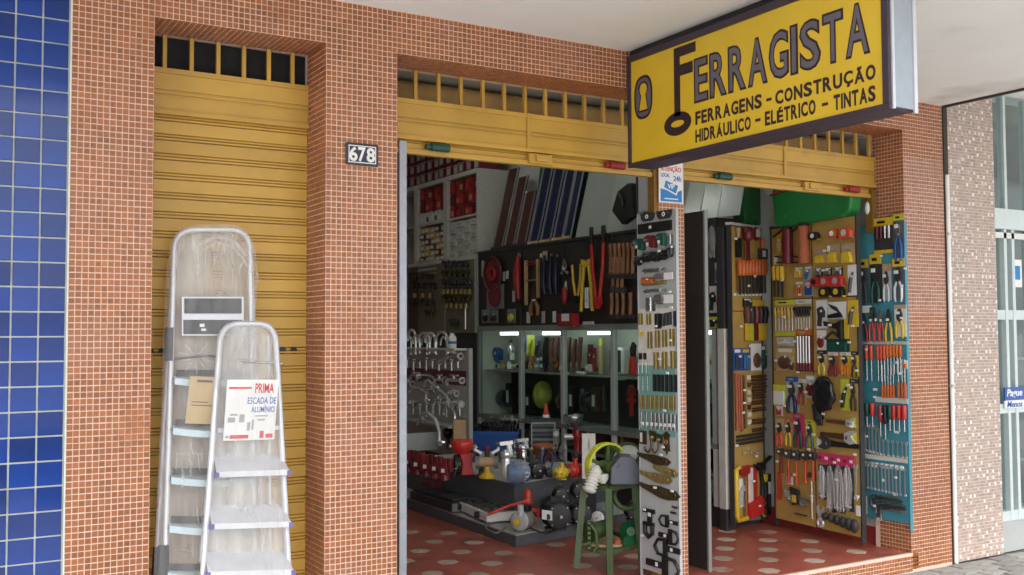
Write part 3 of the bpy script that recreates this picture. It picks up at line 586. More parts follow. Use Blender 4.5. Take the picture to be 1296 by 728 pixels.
# room lamps: the tubes mirrored in the pale sheets above the cabinet
for y in (1.6, 4.4): 
    t = thing('ceiling_lamp', 'fluorescent tube lamp under the shop ceiling %s' % ('near the shutters' if y < 2 else 'deep in the shop'), 'lamp', (4.0, y, 4.12))
    part(t, 'tube', MB().cyl((0, -.6, 0), (0, .6, 0), .018), 'tube_room'); part(t, 'fixture', B(-.06, .06, -.64, .64, .03, .07), 'white_paint')

# ------------------------------------------------------------------ builders of goods; local axes: x right, -y towards the viewer, z up, origin top centre
def screwdriver(r, w, h, mh, ms='steel', up=True, hf=.42, flat=False):
    a, b = (0, -h * hf) if up else (-h, -h + h * hf); y = -w * .55
    s = -1 if up else 1; e0 = a if up else b; q = a if up else a
    hz = (0, -h * hf) if up else (-h, -h * (1 - hf)); R_ = w * .5
    top, bot = (0, -h * hf) if up else (-h, -h * (1 - hf))
    L = bot - top
    part(r, 'handle', MB().lathe([(R_ * .7, 0), (R_, abs(L) * .12), (R_ * .92, abs(L) * .5), (R_, abs(L) * .78), (R_ * .55, abs(L))], (0, y, top), (0, 0, -1 if up else 1), 8), mh)
    end = -h if up else 0
    if flat: part(r, 'blade', B(-w * .3, w * .3, y - .002, y + .002, min(bot, end), max(bot, end)), ms)
    else: part(r, 'shaft', MB().cyl((0, y, bot), (0, y, end), w * .16, n=6), ms)
def pliers(r, w, h, mh, mj='steel_dark', jf=.36):
    z = -h * jf; t = .008; y = -.012
    m = MB().prism([(-w * .10, 0), (-w * .02, 0), (-w * .03, z * .6), (w * .16, z), (-w * .05, z * 1.25), (-w * .34, z * .8), (-w * .25, z * .5)], y - t, y).prism([(w * .02, 0), (w * .10, 0), (w * .25, z * .5), (w * .34, z * .8), (w * .05, z * 1.25), (-w * .16, z), (w * .03, z * .6)], y - t - .001, y - .001)
    m.cyl((0, y - t - .006, z * .95), (0, y, z * .95), w * .14, n=10); part(r, 'jaws', m, mj); part(r, 'price_sticker', B(-w * .16, w * .2, y - t - .009, y - t - .007, z * 1.02, z * .80), 'paper')
    for s in (-1, 1):
        part(r, 'handle', MB().tube([(s * w * .16, y - .005, z * 1.15), (s * w * .36, y - .005, z * 1.15 - (h + z) * .35), (s * w * .38, y - .005, -h * .85), (s * w * .32, y - .005, -h)], [w * .10, w * .14, w * .13, w * .10], 6), mh)
def card(r, w, h, mc, mh=None, hf=.16, foot=None):
    part(r, 'backing_card', B(-w / 2, w / 2, -.003, 0, -h, 0), mc)
    if mh: part(r, 'header', B(-w / 2 - .001, w / 2 + .001, -.005, -.003, -h * hf, .001), mh)
    if mh: part(r, 'header_print', MB().box(-w * .32, w * .10, -.0056, -.005, -h * hf * .68, -h * hf * .35), 'black' if mh in ('yellow', 'lime_yellow') else 'print_gray')
    if foot: part(r, 'footer', B(-w / 2, w / 2, -.005, -.003, -h, -h * .9), foot)
def sub(r, x, z, name='tool'): o = bpy.data.objects.new(name, None); COL.objects.link(o); o.parent = r; o.location = (x, -.003, z); return o
def packed_pliers(r, w, h, mh, mc='card', hd='yellow', hf=.16, mj='steel_dark'):
    part(r, 'price_sticker', B(-w * .22, w * .12, -.030, -.026, -h * (hf + .16), -h * (hf + .08)), 'paper')
    card(r, w, h * .96, mc, hd, hf); z0 = -h * hf
    pw, ph = w * .8, h * (1 - hf); t, j = z0 - ph * .4, .36
    m = MB().prism([(-pw * .10, z0), (pw * .10, z0), (pw * .28, z0 - ph * .2), (pw * .30, z0 - ph * .32), (0, z0 - ph * .46), (-pw * .30, z0 - ph * .32), (-pw * .28, z0 - ph * .2)], -.018, -.006).cyl((0, -.024, z0 - ph * .33), (0, -.006, z0 - ph * .33), pw * .13, n=10)
    part(r, 'jaws', m, mj)
    for s in (-1, 1): part(r, 'handle', MB().tube([(s * pw * .14, -.014, z0 - ph * .42), (s * pw * .36, -.014, z0 - ph * .62), (s * pw * .36, -.014, z0 - ph * .9), (s * pw * .28, -.014, z0 - ph)], [pw * .1, pw * .14, pw * .13, pw * .09], 6), mh)
def spanner(r, w, h, mt='alu', ring_=True):
    t = .005; y = -.012; a = w * .5
    part(r, 'shank', MB().box(-w * .18, w * .18, y, y + t, -h + a, -a), mt)
    part(r, 'open_jaw', MB().prism([(-a * .9, -a * .2), (-a * .45, 0), (-a * .35, -a * .7), (a * .35, -a * .7), (a * .45, 0), (a * .9, -a * .2), (a * .8, -a * 1.3), (a * .3, -a * 2), (-a * .3, -a * 2), (-a * .8, -a * 1.3)], y - .001, y + t + .001), mt)
    part(r, 'ring_end', MB().torus((0, y + t / 2, -h + a), a * .62, a * .30, (0, 1, 0), 12, 6), mt)
def tape(r, w, h, mb, ml, hook='steel'):
    d = min(w, h) * .45; a = w / 2; pl = [(-a, -h * .2), (-a * .55, 0), (a * .5, 0), (a, -h * .35), (a, -h), (-a * .8, -h), (-a, -h * .8)]
    part(r, 'case', MB().prism(pl, -.045, -.004), mb, bev=.004); part(r, 'disc', MB().cyl((-w * .03, -.049, -h * .48), (-w * .03, -.045, -h * .48), h * .30, n=16), ml); part(r, 'hook', B(a * .8, a * 1.12, -.04, -.01, -h * 1.02, -h * .88), hook)
def hexkey(r, w, h, mt='steel_dark'): part(r, 'key', MB().tube([(-w / 2, -.012, -h), (-w / 2, -.012, -h * .15), (-w * .42, -.012, -.004), (w / 2, -.012, 0)], min(w, h) * .10, 6), mt)
def hinge(r, w, h, mt, knuckle=True):
    part(r, 'leaf', B(-w / 2, -w * .06, -.005, 0, -h, 0), mt); part(r, 'leaf', B(w * .06, w / 2, -.005, 0, -h, 0), mt)
    part(r, 'knuckle', MB().cyl((0, -.006, .002), (0, -.006, -h - .002), w * .09, n=8), mt)
def strap(r, w, h, mt, n=4, flip=False):
    s = -1 if flip else 1; pl = [(-w / 2, -h * .22), (-w * .3, -h * .30), (0, -h * .25), (w * .22, -h * .35), (w * .38, -h * .38), (w / 2, -h * .62), (w * .42, -h * .9), (w * .2, -h), (0, -h * .95), (-w * .2, -h * .75), (-w * .42, -h * .55), (-w / 2, -h * .42)]
    if flip: pl = [(-x, z) for x, z in pl][::-1]
    part(r, 'plate', MB().prism(pl, -.009, 0), mt)
    for k in range(n):
        u = -.34 + .68 * k / (n - 1); part(r, 'boss', MB().cyl((s * u * w, -.016, -h * (.42 + .30 * (u + .34))), (s * u * w, -.009, -h * (.42 + .30 * (u + .34))), h * .10, n=8), mt)
    part(r, 'scroll', MB().torus((s * w * .36, -.011, -h * .64), h * .16, h * .05, (0, 1, 0), 10, 5), mt)
def hasp(r, w, h, mt='black', flip=False):      # bar with a D shaped loop
    s = -1 if flip else 1
    part(r, 'bar', MB().box(min(-s * w * .5, s * w * .1), max(-s * w * .5, s * w * .1), -.008, 0, -h * .66, -h * .36), mt)
    part(r, 'cross_plate', B(s * w * .06 - w * .07, s * w * .06 + w * .07, -.014, -.0005, -h * .98, -h * .02), mt)
    part(r, 'loop', MB().tube([(s * w * .1, -.012, -h * .08), (s * w * .34, -.012, -h * .12), (s * w * .47, -.012, -h * .5), (s * w * .34, -.012, -h * .88), (s * w * .1, -.012, -h * .92)], h * .085, 6), mt)
    part(r, 'price_sticker', B(-s * w * .18 - .012, -s * w * .18 + .012, -.0092, -.008, -h * .6, -h * .42), 'paper')
def packet(r, w, h, mc, mt, ml='paper', k=0):    # hang pack: card, a shape of its own behind film, small print
    part(r, 'backing_card', B(-w / 2, w / 2, -.003, 0, -h, 0), mc)
    if k == 0: part(r, 'tool', MB().prism([(-w * .3, -h * .3), (w * .1, -h * .22), (w * .34, -h * .4), (w * .3, -h * .6), (w * .05, -h * .62), (-w * .02, -h * .92), (-w * .28, -h * .9), (-w * .2, -h * .6)], -.022, -.003), mt)
    elif k == 1: part(r, 'tool', MB().tube([(-w * .25, -.012, -h * .9), (-w * .1, -.012, -h * .5), (w * .2, -.012, -h * .25)], [w * .14, w * .17, w * .08], 6), mt)
    elif k == 2:
        for i in (-.26, 0, .26): part(r, 'tool', MB().cyl((w * i, -.012, -h * .28), (w * i, -.012, -h * .92), w * .09, n=6), mt)
    elif k == 3: part(r, 'tool', MB().ell((0, -.014, -h * .62), (w * .36, .014, h * .28)), mt)
    elif k == 4: part(r, 'tool', MB().box(-w * .4, w * .4, -.02, -.003, -h * .93, -h * .3), mt, bev=.004)
    part(r, 'price_sticker', B(w * .05, w * .05 + min(.02, w * .3), -.025, -.023, -h * .42, -h * .42 + min(.016, h * .2)), 'paper')
    if ml: part(r, 'label', B(-w * .36, w * .36, -.0042, -.003, -h * .19, -h * .05), ml)
def hammer(r, w, h, mh, mt='steel_dark', hd=.30):
    a = w / 2; part(r, 'head', MB().prism([(-a, -h * .05), (-a * .3, -h * .02), (a * .7, 0), (a, -h * .10), (a, -h * hd * .9), (a * .5, -h * hd), (-a * .35, -h * hd * .85), (-a, -h * hd * .7)], -.034, -.006), mt, bev=.003)
    part(r, 'price_sticker', B(-a * .4, a * .2, -.0365, -.0345, -h * hd * .55, -h * hd * .3), 'paper')
    part(r, 'handle', MB().tube([(a * .1, -.018, -h * .1), (a * .1, -.018, -h * .6), (a * .14, -.018, -h)], [w * .13, w * .15, w * .19], 8), mh)
def adjustable(r, w, h, mt, left=False, mj='steel'):
    s = -1 if left else 1; part(r, 'handle', MB().prism([(-s * w / 2, -h * .34), (s * w * .2, -h * .28), (s * w * .2, -h * .72), (-s * w / 2, -h * .64)][::s], -.014, -.003), mt)
    part(r, 'head', MB().prism([(s * w * .18, -h * .25), (s * w * .36, 0), (s * w * .5, -h * .12), (s * w * .36, -h * .38), (s * w * .40, -h * .62), (s * w * .5, -h * .85), (s * w * .32, -h), (s * w * .18, -h * .75)][::s], -.020, -.002), mj)
    part(r, 'screw', MB().cyl((s * w * .27, -.024, -h * .42), (s * w * .27, -.024, -h * .62), h * .10, n=8), 'steel_dark')
def hacksaw(r, w, h, mf, mb='steel', mh='red'):
    a = w / 2; part(r, 'frame', MB().tube([(-a * .5, -.014, -.005), (-a, -.014, -h * .04), (-a, -.014, -h * .92), (-a * .8, -.014, -h), (a * .6, -.014, -h)], w * .10, 8), mf)
    part(r, 'blade', B(a * .1, a * .3, -.02, -.018, -h * .95, -h * .08), mb); part(r, 'grip', MB().prism([(-a * .7, 0), (a, 0), (a, -h * .14), (a * .4, -h * .2), (-a * .4, -h * .16)], -.03, -.006), mh, bev=.004)
def bundle(r, w, h, mt, n, vert=True, nm='rod', jit=.1):
    for k in range(n):
        if vert: x = -w / 2 + w * (k + .5) / n; part(r, nm, MB().cyl((x, -.01, -h * random.uniform(0, jit)), (x + random.uniform(-.1, .1) * w / n, -.012, -h * (1 - random.uniform(0, jit))), min(.012, w / n * .40), n=6), mt)
        else: z = -h * (k + .5) / n; part(r, nm, MB().cyl((-w / 2 + w * random.uniform(0, jit), -.01, z), (w / 2 - w * random.uniform(0, jit), -.012, z), min(.012, h / n * .40), n=6), mt)
def tag_strip(r, w, h, mt='paper'): part(r, 'strip', B(-w / 2, w / 2, -.006, 0, -h, 0), mt)
def G(fr, b, fn, name, label, cat, *a, group=None, off=.004, **k):
    r, w, h = hang(fr, b, name, label, cat, group, off); fn(r, w, h, *a, **k); return r
def row(fr, xs, y0, y1, wpx, fn, name, label, cat, group, *a, dy=0, **k):
    """alike goods side by side: the first is built, the rest are copies with shared meshes"""
    r0 = None; out = []; ORD = ('leftmost', 'second from left', 'third from left', 'fourth from left', 'fifth from left', 'sixth from left', 'seventh from left', 'eighth from left', 'ninth from left', 'tenth from left', 'eleventh from left', 'twelfth from left')
    for i, x in enumerate(xs):
        yy = dy * i; lab = label + ', ' + ('rightmost' if i == len(xs) - 1 else ORD[i])
        if r0 is None: r0, w, h = hang(fr, (x - wpx / 2, y0, x + wpx / 2, y1), name, lab, cat, group); fn(r0, w, h, *a, **k); out.append(r0)
        else: out.append(dup(r0, fr.pt(x, y0 + yy), label=lab))
    return out

# ------------------------------------------------------------------ teal board
T = FT
r = G(T, (1106, 276, 1130, 321), card, 'knife_set', 'large dark card of red knives with yellow header at the top of the teal board', 'knife set', 'charcoal', 'yellow', .22, 'yellow')
for k in range(4): part(r, 'knife', MB().tube([(-.05 + .035 * k, -.012, -.06), (-.05 + .035 * k, -.012, -.15)], [.012, .009], 6), 'maroon' if k < 2 else 'steel')
G(T, (1131, 271, 1144, 331), packed_pliers, 'long_pliers', 'long blue handled pliers at the top right corner of the teal board', 'pliers', 'blue', 'slate', 'lime_yellow', .14, 'steel')
for b, mh, mc, hd, lab in (((1088, 328, 1099, 386), 'dark_green', 'slate', 'yellow', 'left edge of the teal board below the knife card'), ((1101, 322, 1116, 386), 'dark_green', 'charcoal', 'yellow', 'teal board directly under the red knife card'), ((1117, 334, 1128, 382), 'alu_white', 'gray_light', 'tan', 'teal board with a tan header and one pale handle'), ((1130, 327, 1145, 382), 'alu_white', 'slate', 'yellow', 'right edge of the teal board, under the blue pliers')):
    G(T, b, packed_pliers, 'packed_shears', ('green' if mh == 'dark_green' else 'pale') + ' shears, ' + lab, 'shears', mh, mc, hd, .2)
for b, mh, lab in (((1089, 396, 1100, 433), 'maroon', 'maroon handled pliers, leftmost above the screwdriver row on the teal board'), ((1101, 392, 1108, 433), 'orange_red', 'narrow red pliers beside the maroon pair on the teal board'), ((1107.5, 391, 1114.5, 433), 'red_bright', 'red pliers in the middle of the row over the screwdrivers'), ((1114, 392, 1120.5, 433), 'orange_red', 'red pliers just left of the plain yellow pair on teal'), ((1121, 391, 1131, 433), 'yellow', 'plain yellow handled pliers on the teal board, without a clear pack')):
    G(T, b, pliers, 'pliers', lab, 'pliers', mh, 'steel' if 'red' in mh else 'steel_dark')
G(T, (1089, 387, 1103, 396), tag_strip, 'header_tag', 'white paper header above the maroon pliers on teal', 'tag'); G(T, (1101, 389, 1107, 406), tag_strip, 'header_tag', 'dark green tag behind the narrow red pliers', 'tag', 'dark_green')
G(T, (1132, 386, 1147, 428), packed_pliers, 'pliers', 'yellow pliers in a pale clear pack at the right edge of the teal board', 'pliers', 'yellow', 'card', 'tan', .12)
G(T, (1091, 432, 1149, 436), tag_strip, 'price_rail', 'white price rail above the red screwdriver row on teal', 'price rail', 'offwhite')
row(T, (1098.5, 1104.5, 1113, 1117, 1121), 437, 482, 4.2, screwdriver, 'screwdriver', 'red handled screwdriver, left half of the upper row on teal board', 'screwdriver', 'red screwdrivers in the upper row on the teal board', 'orange_red')
row(T, (1125, 1129, 1133, 1137, 1141), 437, 474, 4.0, screwdriver, 'screwdriver', 'orange handled short screwdriver, right half of the upper row on teal', 'screwdriver', 'orange screwdrivers in the upper row on the teal board', 'orange')
row(T, (1118, 1121.5, 1125, 1128.5, 1132), 462, 503, 3.4, screwdriver, 'screwdriver', 'small orange screwdriver hung point up below the red row on teal', 'screwdriver', 'point up screwdrivers on the teal board', 'orange', up=False, hf=.40)
row(T, (1138.5, 1143, 1146.5), 455, 504, 4, screwdriver, 'screwdriver', 'long orange brown screwdriver hung point up at the right edge of teal', 'screwdriver', 'long point up screwdrivers on the teal board', 'terracotta', up=False, hf=.42)
G(T, (1144, 456, 1149, 467), packet, 'small_packet', 'tiny white and orange packet at the right edge of the teal board', 'packet', 'paper', 'orange', None, 4)
G(T, (1108, 503, 1149, 510), tag_strip, 'price_rail', 'white price rail across the middle of the teal board', 'price rail', 'offwhite')
for x, c, y1, lab in ((1099.5, 'dark_green', 540, 'dark green screwdriver, leftmost under the middle price rail'), (1106.5, 'red_bright', 540, 'thick red screwdriver beside the dark green one, left part of teal board'), (1116.5, 'red', 552, 'long red screwdriver in the middle of the lower row'), (1122.5, 'black', 556, 'black and red screwdriver with the longest shaft on teal'), (1128.5, 'dark_green', 545, 'dark green screwdriver between black and pink handles on teal')):
    G(T, (x - 2.8, 510 - (0 if x < 1110 else -3), x + 2.8, y1), screwdriver, 'screwdriver', lab, 'screwdriver', c, hf=.55)
row(T, (1133.5, 1140, 1146.5), 513, 546, 5.2, screwdriver, 'screwdriver', 'salmon red stubby screwdriver at right end of the lower row', 'screwdriver', 'salmon screwdrivers on the teal board', 'red_bright', hf=.55)
row(T, (1091.5, 1096, 1100.5, 1105, 1109.5, 1114), 534, 571, 4.6, spanner, 'spanner', 'large combination spanner in the left group under the screwdrivers', 'spanner', 'large spanners on the teal board', dy=1.2)
row(T, (1119, 1125, 1131, 1137, 1143, 1148), 556, 578, 3.6, spanner, 'spanner', 'short spanner in the faint row right of the large spanners', 'spanner', 'short spanners on the teal board', dy=.6)
G(T, (1092, 577, 1148, 583), tag_strip, 'price_rail', 'white price rail above the lowest spanner row on teal', 'price rail', 'offwhite')
row(T, (1094.5, 1099, 1103.5, 1108, 1112.5, 1117, 1121.5, 1126, 1130.5, 1135, 1140, 1146), 583, 618, 3.6, spanner, 'spanner', 'slim combination spanner in the lowest spanner row on teal', 'spanner', 'slim spanners in the lowest row of the teal board', dy=.9)
for i in range(8): G(T, (1096 + i * 6.2, 584 + i * .8, 1100 + i * 6.2, 590 + i * .8), tag_strip, 'price_tag', f'tiny white price tag stuck along the lowest spanner row, {ORD[i]} from left', 'price tag', group='price tags on the lowest spanner row')
for i, (x0, y0, x1, y1) in enumerate(((1104, 628, 1139, 642), (1107, 632, 1143, 648), (1110, 637, 1146, 652), (1113, 641, 1147, 657), (1116, 645, 1148, 661))):
    G(T, (x0, y0, x1, y1), hexkey, 'hex_key', f'dark L shaped hex key at the foot of the teal board, {("topmost", "second", "third", "fourth", "lowest")[i]} of five', 'hex key', 'steel_dark' if i % 2 else 'steel')
G(T, (1092.5, 628, 1097.5, 650), tag_strip, 'white_packet', 'narrow white packet at the lower left corner of the teal board', 'packet', 'offwhite')
for x, y, wh in ((1108, 493, 'left of the point up screwdrivers'), (1135, 547, 'under the salmon screwdrivers'), (1113, 657, 'below the hex keys'), (1119, 608, 'among the slim spanners'), (1134, 626, 'above the hex keys')): G(T, (x - 2.5, y - 1.6, x + 2.5, y + 1.6), tag_strip, 'price_tag', 'loose white price tag on bare teal board ' + wh, 'price tag', group='loose price tags on the teal board')

# ------------------------------------------------------------------ wide ochre board
F = FBd
G(F, (983, 294, 992, 322), packet, 'packet', 'crumpled yellow hang pack at the top left of the wide ochre board', 'packet', 'yellow', 'kraft', None, 3)
for b, mb, lab in (((994, 284, 1006, 334), 'maroon', 'dark barrelled caulking gun at the top of the ochre board'), ((1014, 279, 1027, 334), 'terracotta', 'copper coloured caulking gun with black frame on the ochre board')):
    r, w, h = hang(F, b, 'caulking_gun', lab, 'caulking gun')
    part(r, 'barrel', MB().cyl((0, -.03, -h * .14), (0, -.03, -h), w * .40, n=12), mb); part(r, 'cap', MB().cyl((0, -.03, -h * .06), (0, -.03, -h * .139), w * .34, w * .38, n=12), 'black'); part(r, 'rod', MB().cyl((0, -.03, .01), (0, -.03, -h * .06), w * .1, n=6), 'steel')
    part(r, 'trigger', MB().bar((-w * .3, -.03, -h * .1), (-w * 1.5, -.03, -h * .28), .012, .014).bar((-w * .3, -.03, -h * .06), (-w * 1.9, -.03, -h * .05), .012, .014), 'black'); part(r, 'frame', MB().bar((-w * .3, -.03, -h * .85), (-w * 1.4, -.03, -h * .78), .012, .012).bar((-w * .3, -.03, -h * .97), (-w * 1.2, -.03, -h * .95), .012, .012), 'black')
G(F, (980, 323, 984, 335), tag_strip, 'white_tube', 'small white tube beside the dark caulking gun', 'tube', 'paper')
for b, mb, ml, lab in (((1028.5, 294, 1039, 304), 'black', 'paper', 'black tape measure right of the copper caulking gun'), ((1053, 290, 1063, 302), 'orange', 'paper', 'orange and silver tape measure, left of two near the top of the ochre board'), ((1066, 288, 1081, 302), 'orange_red', 'offwhite', 'larger orange and silver tape measure at the top right of the ochre board'),
                       ((1030, 351, 1041, 363), 'red_bright', 'black', 'red tape measure, left of three in a row'), ((1042, 350, 1054, 363), 'red_bright', 'print_gray', 'red tape measure, middle of three in a row'), ((1055, 349, 1070, 363), 'red_bright', 'print_gray', 'red tape measure, largest and right of three in a row'),
                       ((1041, 364, 1054, 376), 'black', 'yellow', 'black and yellow tape measure under the red ones, left'), ((1056, 363, 1071, 376), 'black', 'yellow', 'black and yellow tape measure under the red ones, right')):
    G(F, b, tape, 'tape_measure', lab, 'tape measure', mb, ml, 'yellow' if mb == 'black' else 'steel')
for b, lab in (((1032, 316, 1047, 334), 'left'), ((1048, 309, 1063, 334), 'middle'), ((1065, 308, 1082, 334), 'right')):
    r = G(F, b, card, 'packed_tape', f'pale yellow tape measure on a tan card, {lab} of three under the orange tapes', 'tape measure', 'kraft', 'tan', .4)
    w, h = F.span(b)[1:]; part(r, 'case', MB().prism([(-w * .34, -h * .55), (-w * .2, -h * .42), (w * .22, -h * .42), (w * .36, -h * .75), (w * .36, -h * .95), (-w * .34, -h * .95)], -.035, -.003), 'yellow', bev=.004)
G(F, (1047.5, 311, 1051, 319), tag_strip, 'price_tag', 'lilac white tag between the packed tapes', 'price tag')
row(F, (982.5, 987.5, 992.5), 337, 376, 4.6, screwdriver, 'chisel', 'wood chisel with yellow handle hanging under the dark caulking gun', 'chisel', 'yellow chisels on the ochre board', 'yellow', 'steel_dark', hf=.46, flat=True)
for b, c, k, lab in (((1005, 338, 1016, 352), 'yellow', 2, 'pack of three small yellow screwdrivers above the orange pack'), ((1006, 356, 1018, 375), 'orange', 2, 'pack of three orange screwdrivers under the small yellow pack'), ((1018, 337, 1028, 355), 'blue', 1, 'upper blue screwdriver pack left of the red tapes'), ((1019, 357, 1029, 375), 'blue', 4, 'lower blue screwdriver pack left of the red tapes')):
    G(F, b, packet, 'screwdriver_pack', lab, 'packet', 'kraft' if c != 'blue' else 'gray_light', c, 'card', k)
for b, lab in (((1032, 339, 1041, 350), 'left'), ((1043, 339, 1053, 349), 'middle'), ((1055, 338, 1067, 349), 'right')): G(F, b, packet, 'small_packet', f'small dark pack directly above the red tape measures, {lab} of three', 'packet', 'charcoal', 'steel', 'paper', 4)
G(F, (1073, 335, 1084, 374), packet, 'knife_pack', 'white pack with long grey knife right of the red tape measures', 'packet', 'paper', 'steel_dark', None, 1)
for b, mh, hd, lab in (((981, 380, 1006, 425), 'yellow', 'lime_yellow', 'screwdriver set with yellow handles on a yellow header card'), ((1007, 379, 1027, 423), 'black', 'card', 'screwdriver set with black handles on a white header card')):
    r = G(F, b, card, 'screwdriver_set', lab, 'screwdriver set', 'kraft', hd, .13, 'lime_yellow' if mh == 'yellow' else None); w, h = F.span(b)[1:]
    for k in range(6):
        x = -w * .42 + w * .84 * k / 5; part(r, 'handle', MB().lathe([(w * .05, 0), (w * .07, h * .06), (w * .06, h * .2), (w * .035, h * .3)], (x, -.014, -h * .2), (0, 0, -1), 7), mh if k % 2 == 0 or mh == 'black' else 'tan'); part(r, 'shaft', MB().cyl((x, -.014, -h * .5), (x, -.014, -h * .86), w * .018, n=5), 'steel')
    part(r, 'holder_bar', B(-w * .5, w * .5, -.02, -.003, -h * .30, -h * .22), 'black')
r = G(F, (983, 427, 1005, 438), packet, 'bit_bag', 'small clear bag of silver sockets under the yellow screwdriver set', 'bag', 'gray_light', 'chrome', None, 3)
G(F, (982, 440, 1006, 470), packet, 'trowel_pack', 'tan pack with a brown pear shaped tool, left column of the ochre board', 'packet', 'kraft', 'brown', 'card', 3); G(F, (1000, 456, 1006, 469), packet, 'dark_packet', 'small dark pack overlapping the brown tool pack', 'packet', 'charcoal', 'brown', 'paper', 4)
r = G(F, (1008, 417, 1028, 470), card, 'file_set', 'tall red card of long silver files with orange header', 'file set', 'maroon', 'orange', .14, 'maroon'); w, h = F.span((1008, 417, 1028, 470))[1:]
for k in range(5): part(r, 'file', MB().cyl((-w * .36 + w * .18 * k, -.012, -h * .16), (-w * .36 + w * .18 * k, -.012, -h * .80), w * .045, n=6), 'chrome'); part(r, 'handle', MB().cyl((-w * .36 + w * .18 * k, -.012, -h * .8), (-w * .36 + w * .18 * k, -.012, -h * .97), w * .07, n=6), 'maroon')
G(F, (1033, 380, 1047, 416), packet, 'saw_pack', 'white pack with dark and red grip, top of the right column below the tapes', 'packet', 'paper', 'charcoal', None, 0); G(F, (1034, 418, 1046, 443), packet, 'grip_pack', 'white pack with dark maroon grip above the yellow pliers', 'packet', 'paper', 'maroon', None, 3)
r, w, h = hang(F, (1048, 382, 1071, 404), 'blade_pack', 'white pack with curved pruning blade and dark handle', 'packet'); part(r, 'backing_card', B(-w / 2, w / 2, -.003, 0, -h, 0), 'paper'); part(r, 'blade', MB().prism([(-w * .45, -h * .1), (0, -h * .3), (w * .3, -h * .8), (0, -h * .55), (-w * .3, -h * .35)], -.012, -.004), 'steel_dark'); part(r, 'grip', MB().prism([(-w * .46, -h * .75), (w * .2, -h * .6), (w * .35, -h * .9), (-w * .44, -h * .95)], -.02, -.004), 'black')
r, w, h = hang(F, (1046, 405, 1069, 430), 'stapler', 'black metal staple gun in the middle of the right column', 'staple gun'); part(r, 'body', MB().prism([(-w / 2, -h * .05), (w * .1, -h * .2), (w / 2, 0), (w / 2, -h), (w * .3, -h * .9), (w * .25, -h * .45), (-w * .45, -h * .30)], -.04, -.006), 'black', bev=.004); part(r, 'lever', MB().tube([(w * .3, -.02, -h * .85), (-w * .1, -.02, -h * .62), (-w * .48, -.02, -h * .95)], w * .06, 7), 'charcoal'); part(r, 'price_sticker', B(-w * .2, 0, -.042, -.040, -h * .32, -h * .2), 'paper')
G(F, (1069, 403, 1074, 429), tag_strip, 'yellow_card', 'narrow yellow card strip beside the staple gun', 'card', 'yellow'); G(F, (1073, 380, 1086, 414), packet, 'cutter_pack', 'tall yellow pack with grey cutter at the right edge of the ochre board', 'packet', 'yellow', 'steel_dark', None, 1)
G(F, (1046, 429, 1075, 445), packet, 'green_case', 'dark green flat case under the black staple gun', 'case', 'dark_green', 'dark_green', 'dark_green', 4)
for b, mh, mc, hd, lab in (((1035, 444, 1047, 475), 'yellow', 'kraft', 'black', 'yellow pliers pack left below the green case'), ((1049, 446, 1061, 477), 'maroon', 'terracotta', 'card', 'maroon pliers on a reddish card below the green case'), ((1064, 446, 1077, 475), 'orange', 'yellow', 'card', 'orange pliers on a yellow card below the green case'), ((1078, 445, 1087, 478), 'black', 'yellow', 'black', 'black tool on a yellow card at the right edge below the green case'),
                           ((995, 477, 1011, 523), 'navy', 'gray_light', 'blue', 'large blue handled pliers on a white card, left of the black bags'), ((1010, 480, 1020, 512), 'red', 'kraft', 'card', 'red handled pliers between the blue pliers and the black bags'),
                           ((982, 530, 993, 565), 'orange_red', 'kraft', 'kraft', 'orange red pliers, left of four packs under the third row'), ((994, 530, 1004, 565), 'yellow', 'kraft', 'orange', 'black jawed pliers on orange yellow card, second of four'), ((1004, 524, 1018, 567), 'dark_green', 'pink', 'pink', 'green handled pliers on a bright pink card'), ((1020, 532, 1032, 567), 'slate', 'lime_yellow', 'lime_yellow', 'slate handled pliers on a lime card beside the pink card'), ((1076, 480, 1086, 520), 'black', 'ochre_board', 'charcoal', 'black long nose pliers right of the tall yellow pack')):
    G(F, b, packed_pliers, 'pliers_pack', lab, 'pliers', mh, mc, hd, .14)
G(F, (979, 487, 995, 514), packet, 'paper_pack', 'yellow and white flat pack at the left edge of the third row', 'packet', 'lime_yellow', 'paper', None, 4); G(F, (983, 514, 991, 526), packet, 'small_packet', 'small red and white pack under the yellow and white pack', 'packet', 'paper', 'red', None, 2); G(F, (1020, 475, 1032, 504), packet, 'brush_pack', 'white header pack with dark red grip next to the black bags', 'packet', 'gray_light', 'maroon', 'paper', 3)
r, w, h = hang(F, (1032, 477, 1061, 520), 'black_bag', 'glossy black bag of gloves hanging on the ochre board', 'bag'); m = MB().ell((0, -.04, -h * .5), (w * .5, .04, h * .52), 14, 10); m.v = [(x + .012 * math.sin(z * 60 + x * 40), y + .01 * math.sin(x * 90 + z * 50), z) for x, y, z in m.v]; part(r, 'bag', m, 'black_gloss')
r, w, h = hang(F, (1031, 512, 1043, 538), 'black_glove', 'black drooping glove below the glossy black bag', 'glove'); part(r, 'cuff', MB().tube([(-w * .3, -.02, 0), (0, -.02, -h * .4), (w * .2, -.02, -h * .75)], [w * .25, w * .36, w * .42], 8), 'black'); 
for k in range(3): part(r, 'finger', MB().tube([(w * (.0 + .18 * k), -.02, -h * .7), (w * (.02 + .2 * k), -.02, -h)], [w * .12, w * .09], 6), 'black')
G(F, (1064, 480, 1076, 520), packet, 'wrench_pack', 'tall yellow pack holding a black slide wrench', 'packet', 'lime_yellow', 'black', None, 1)
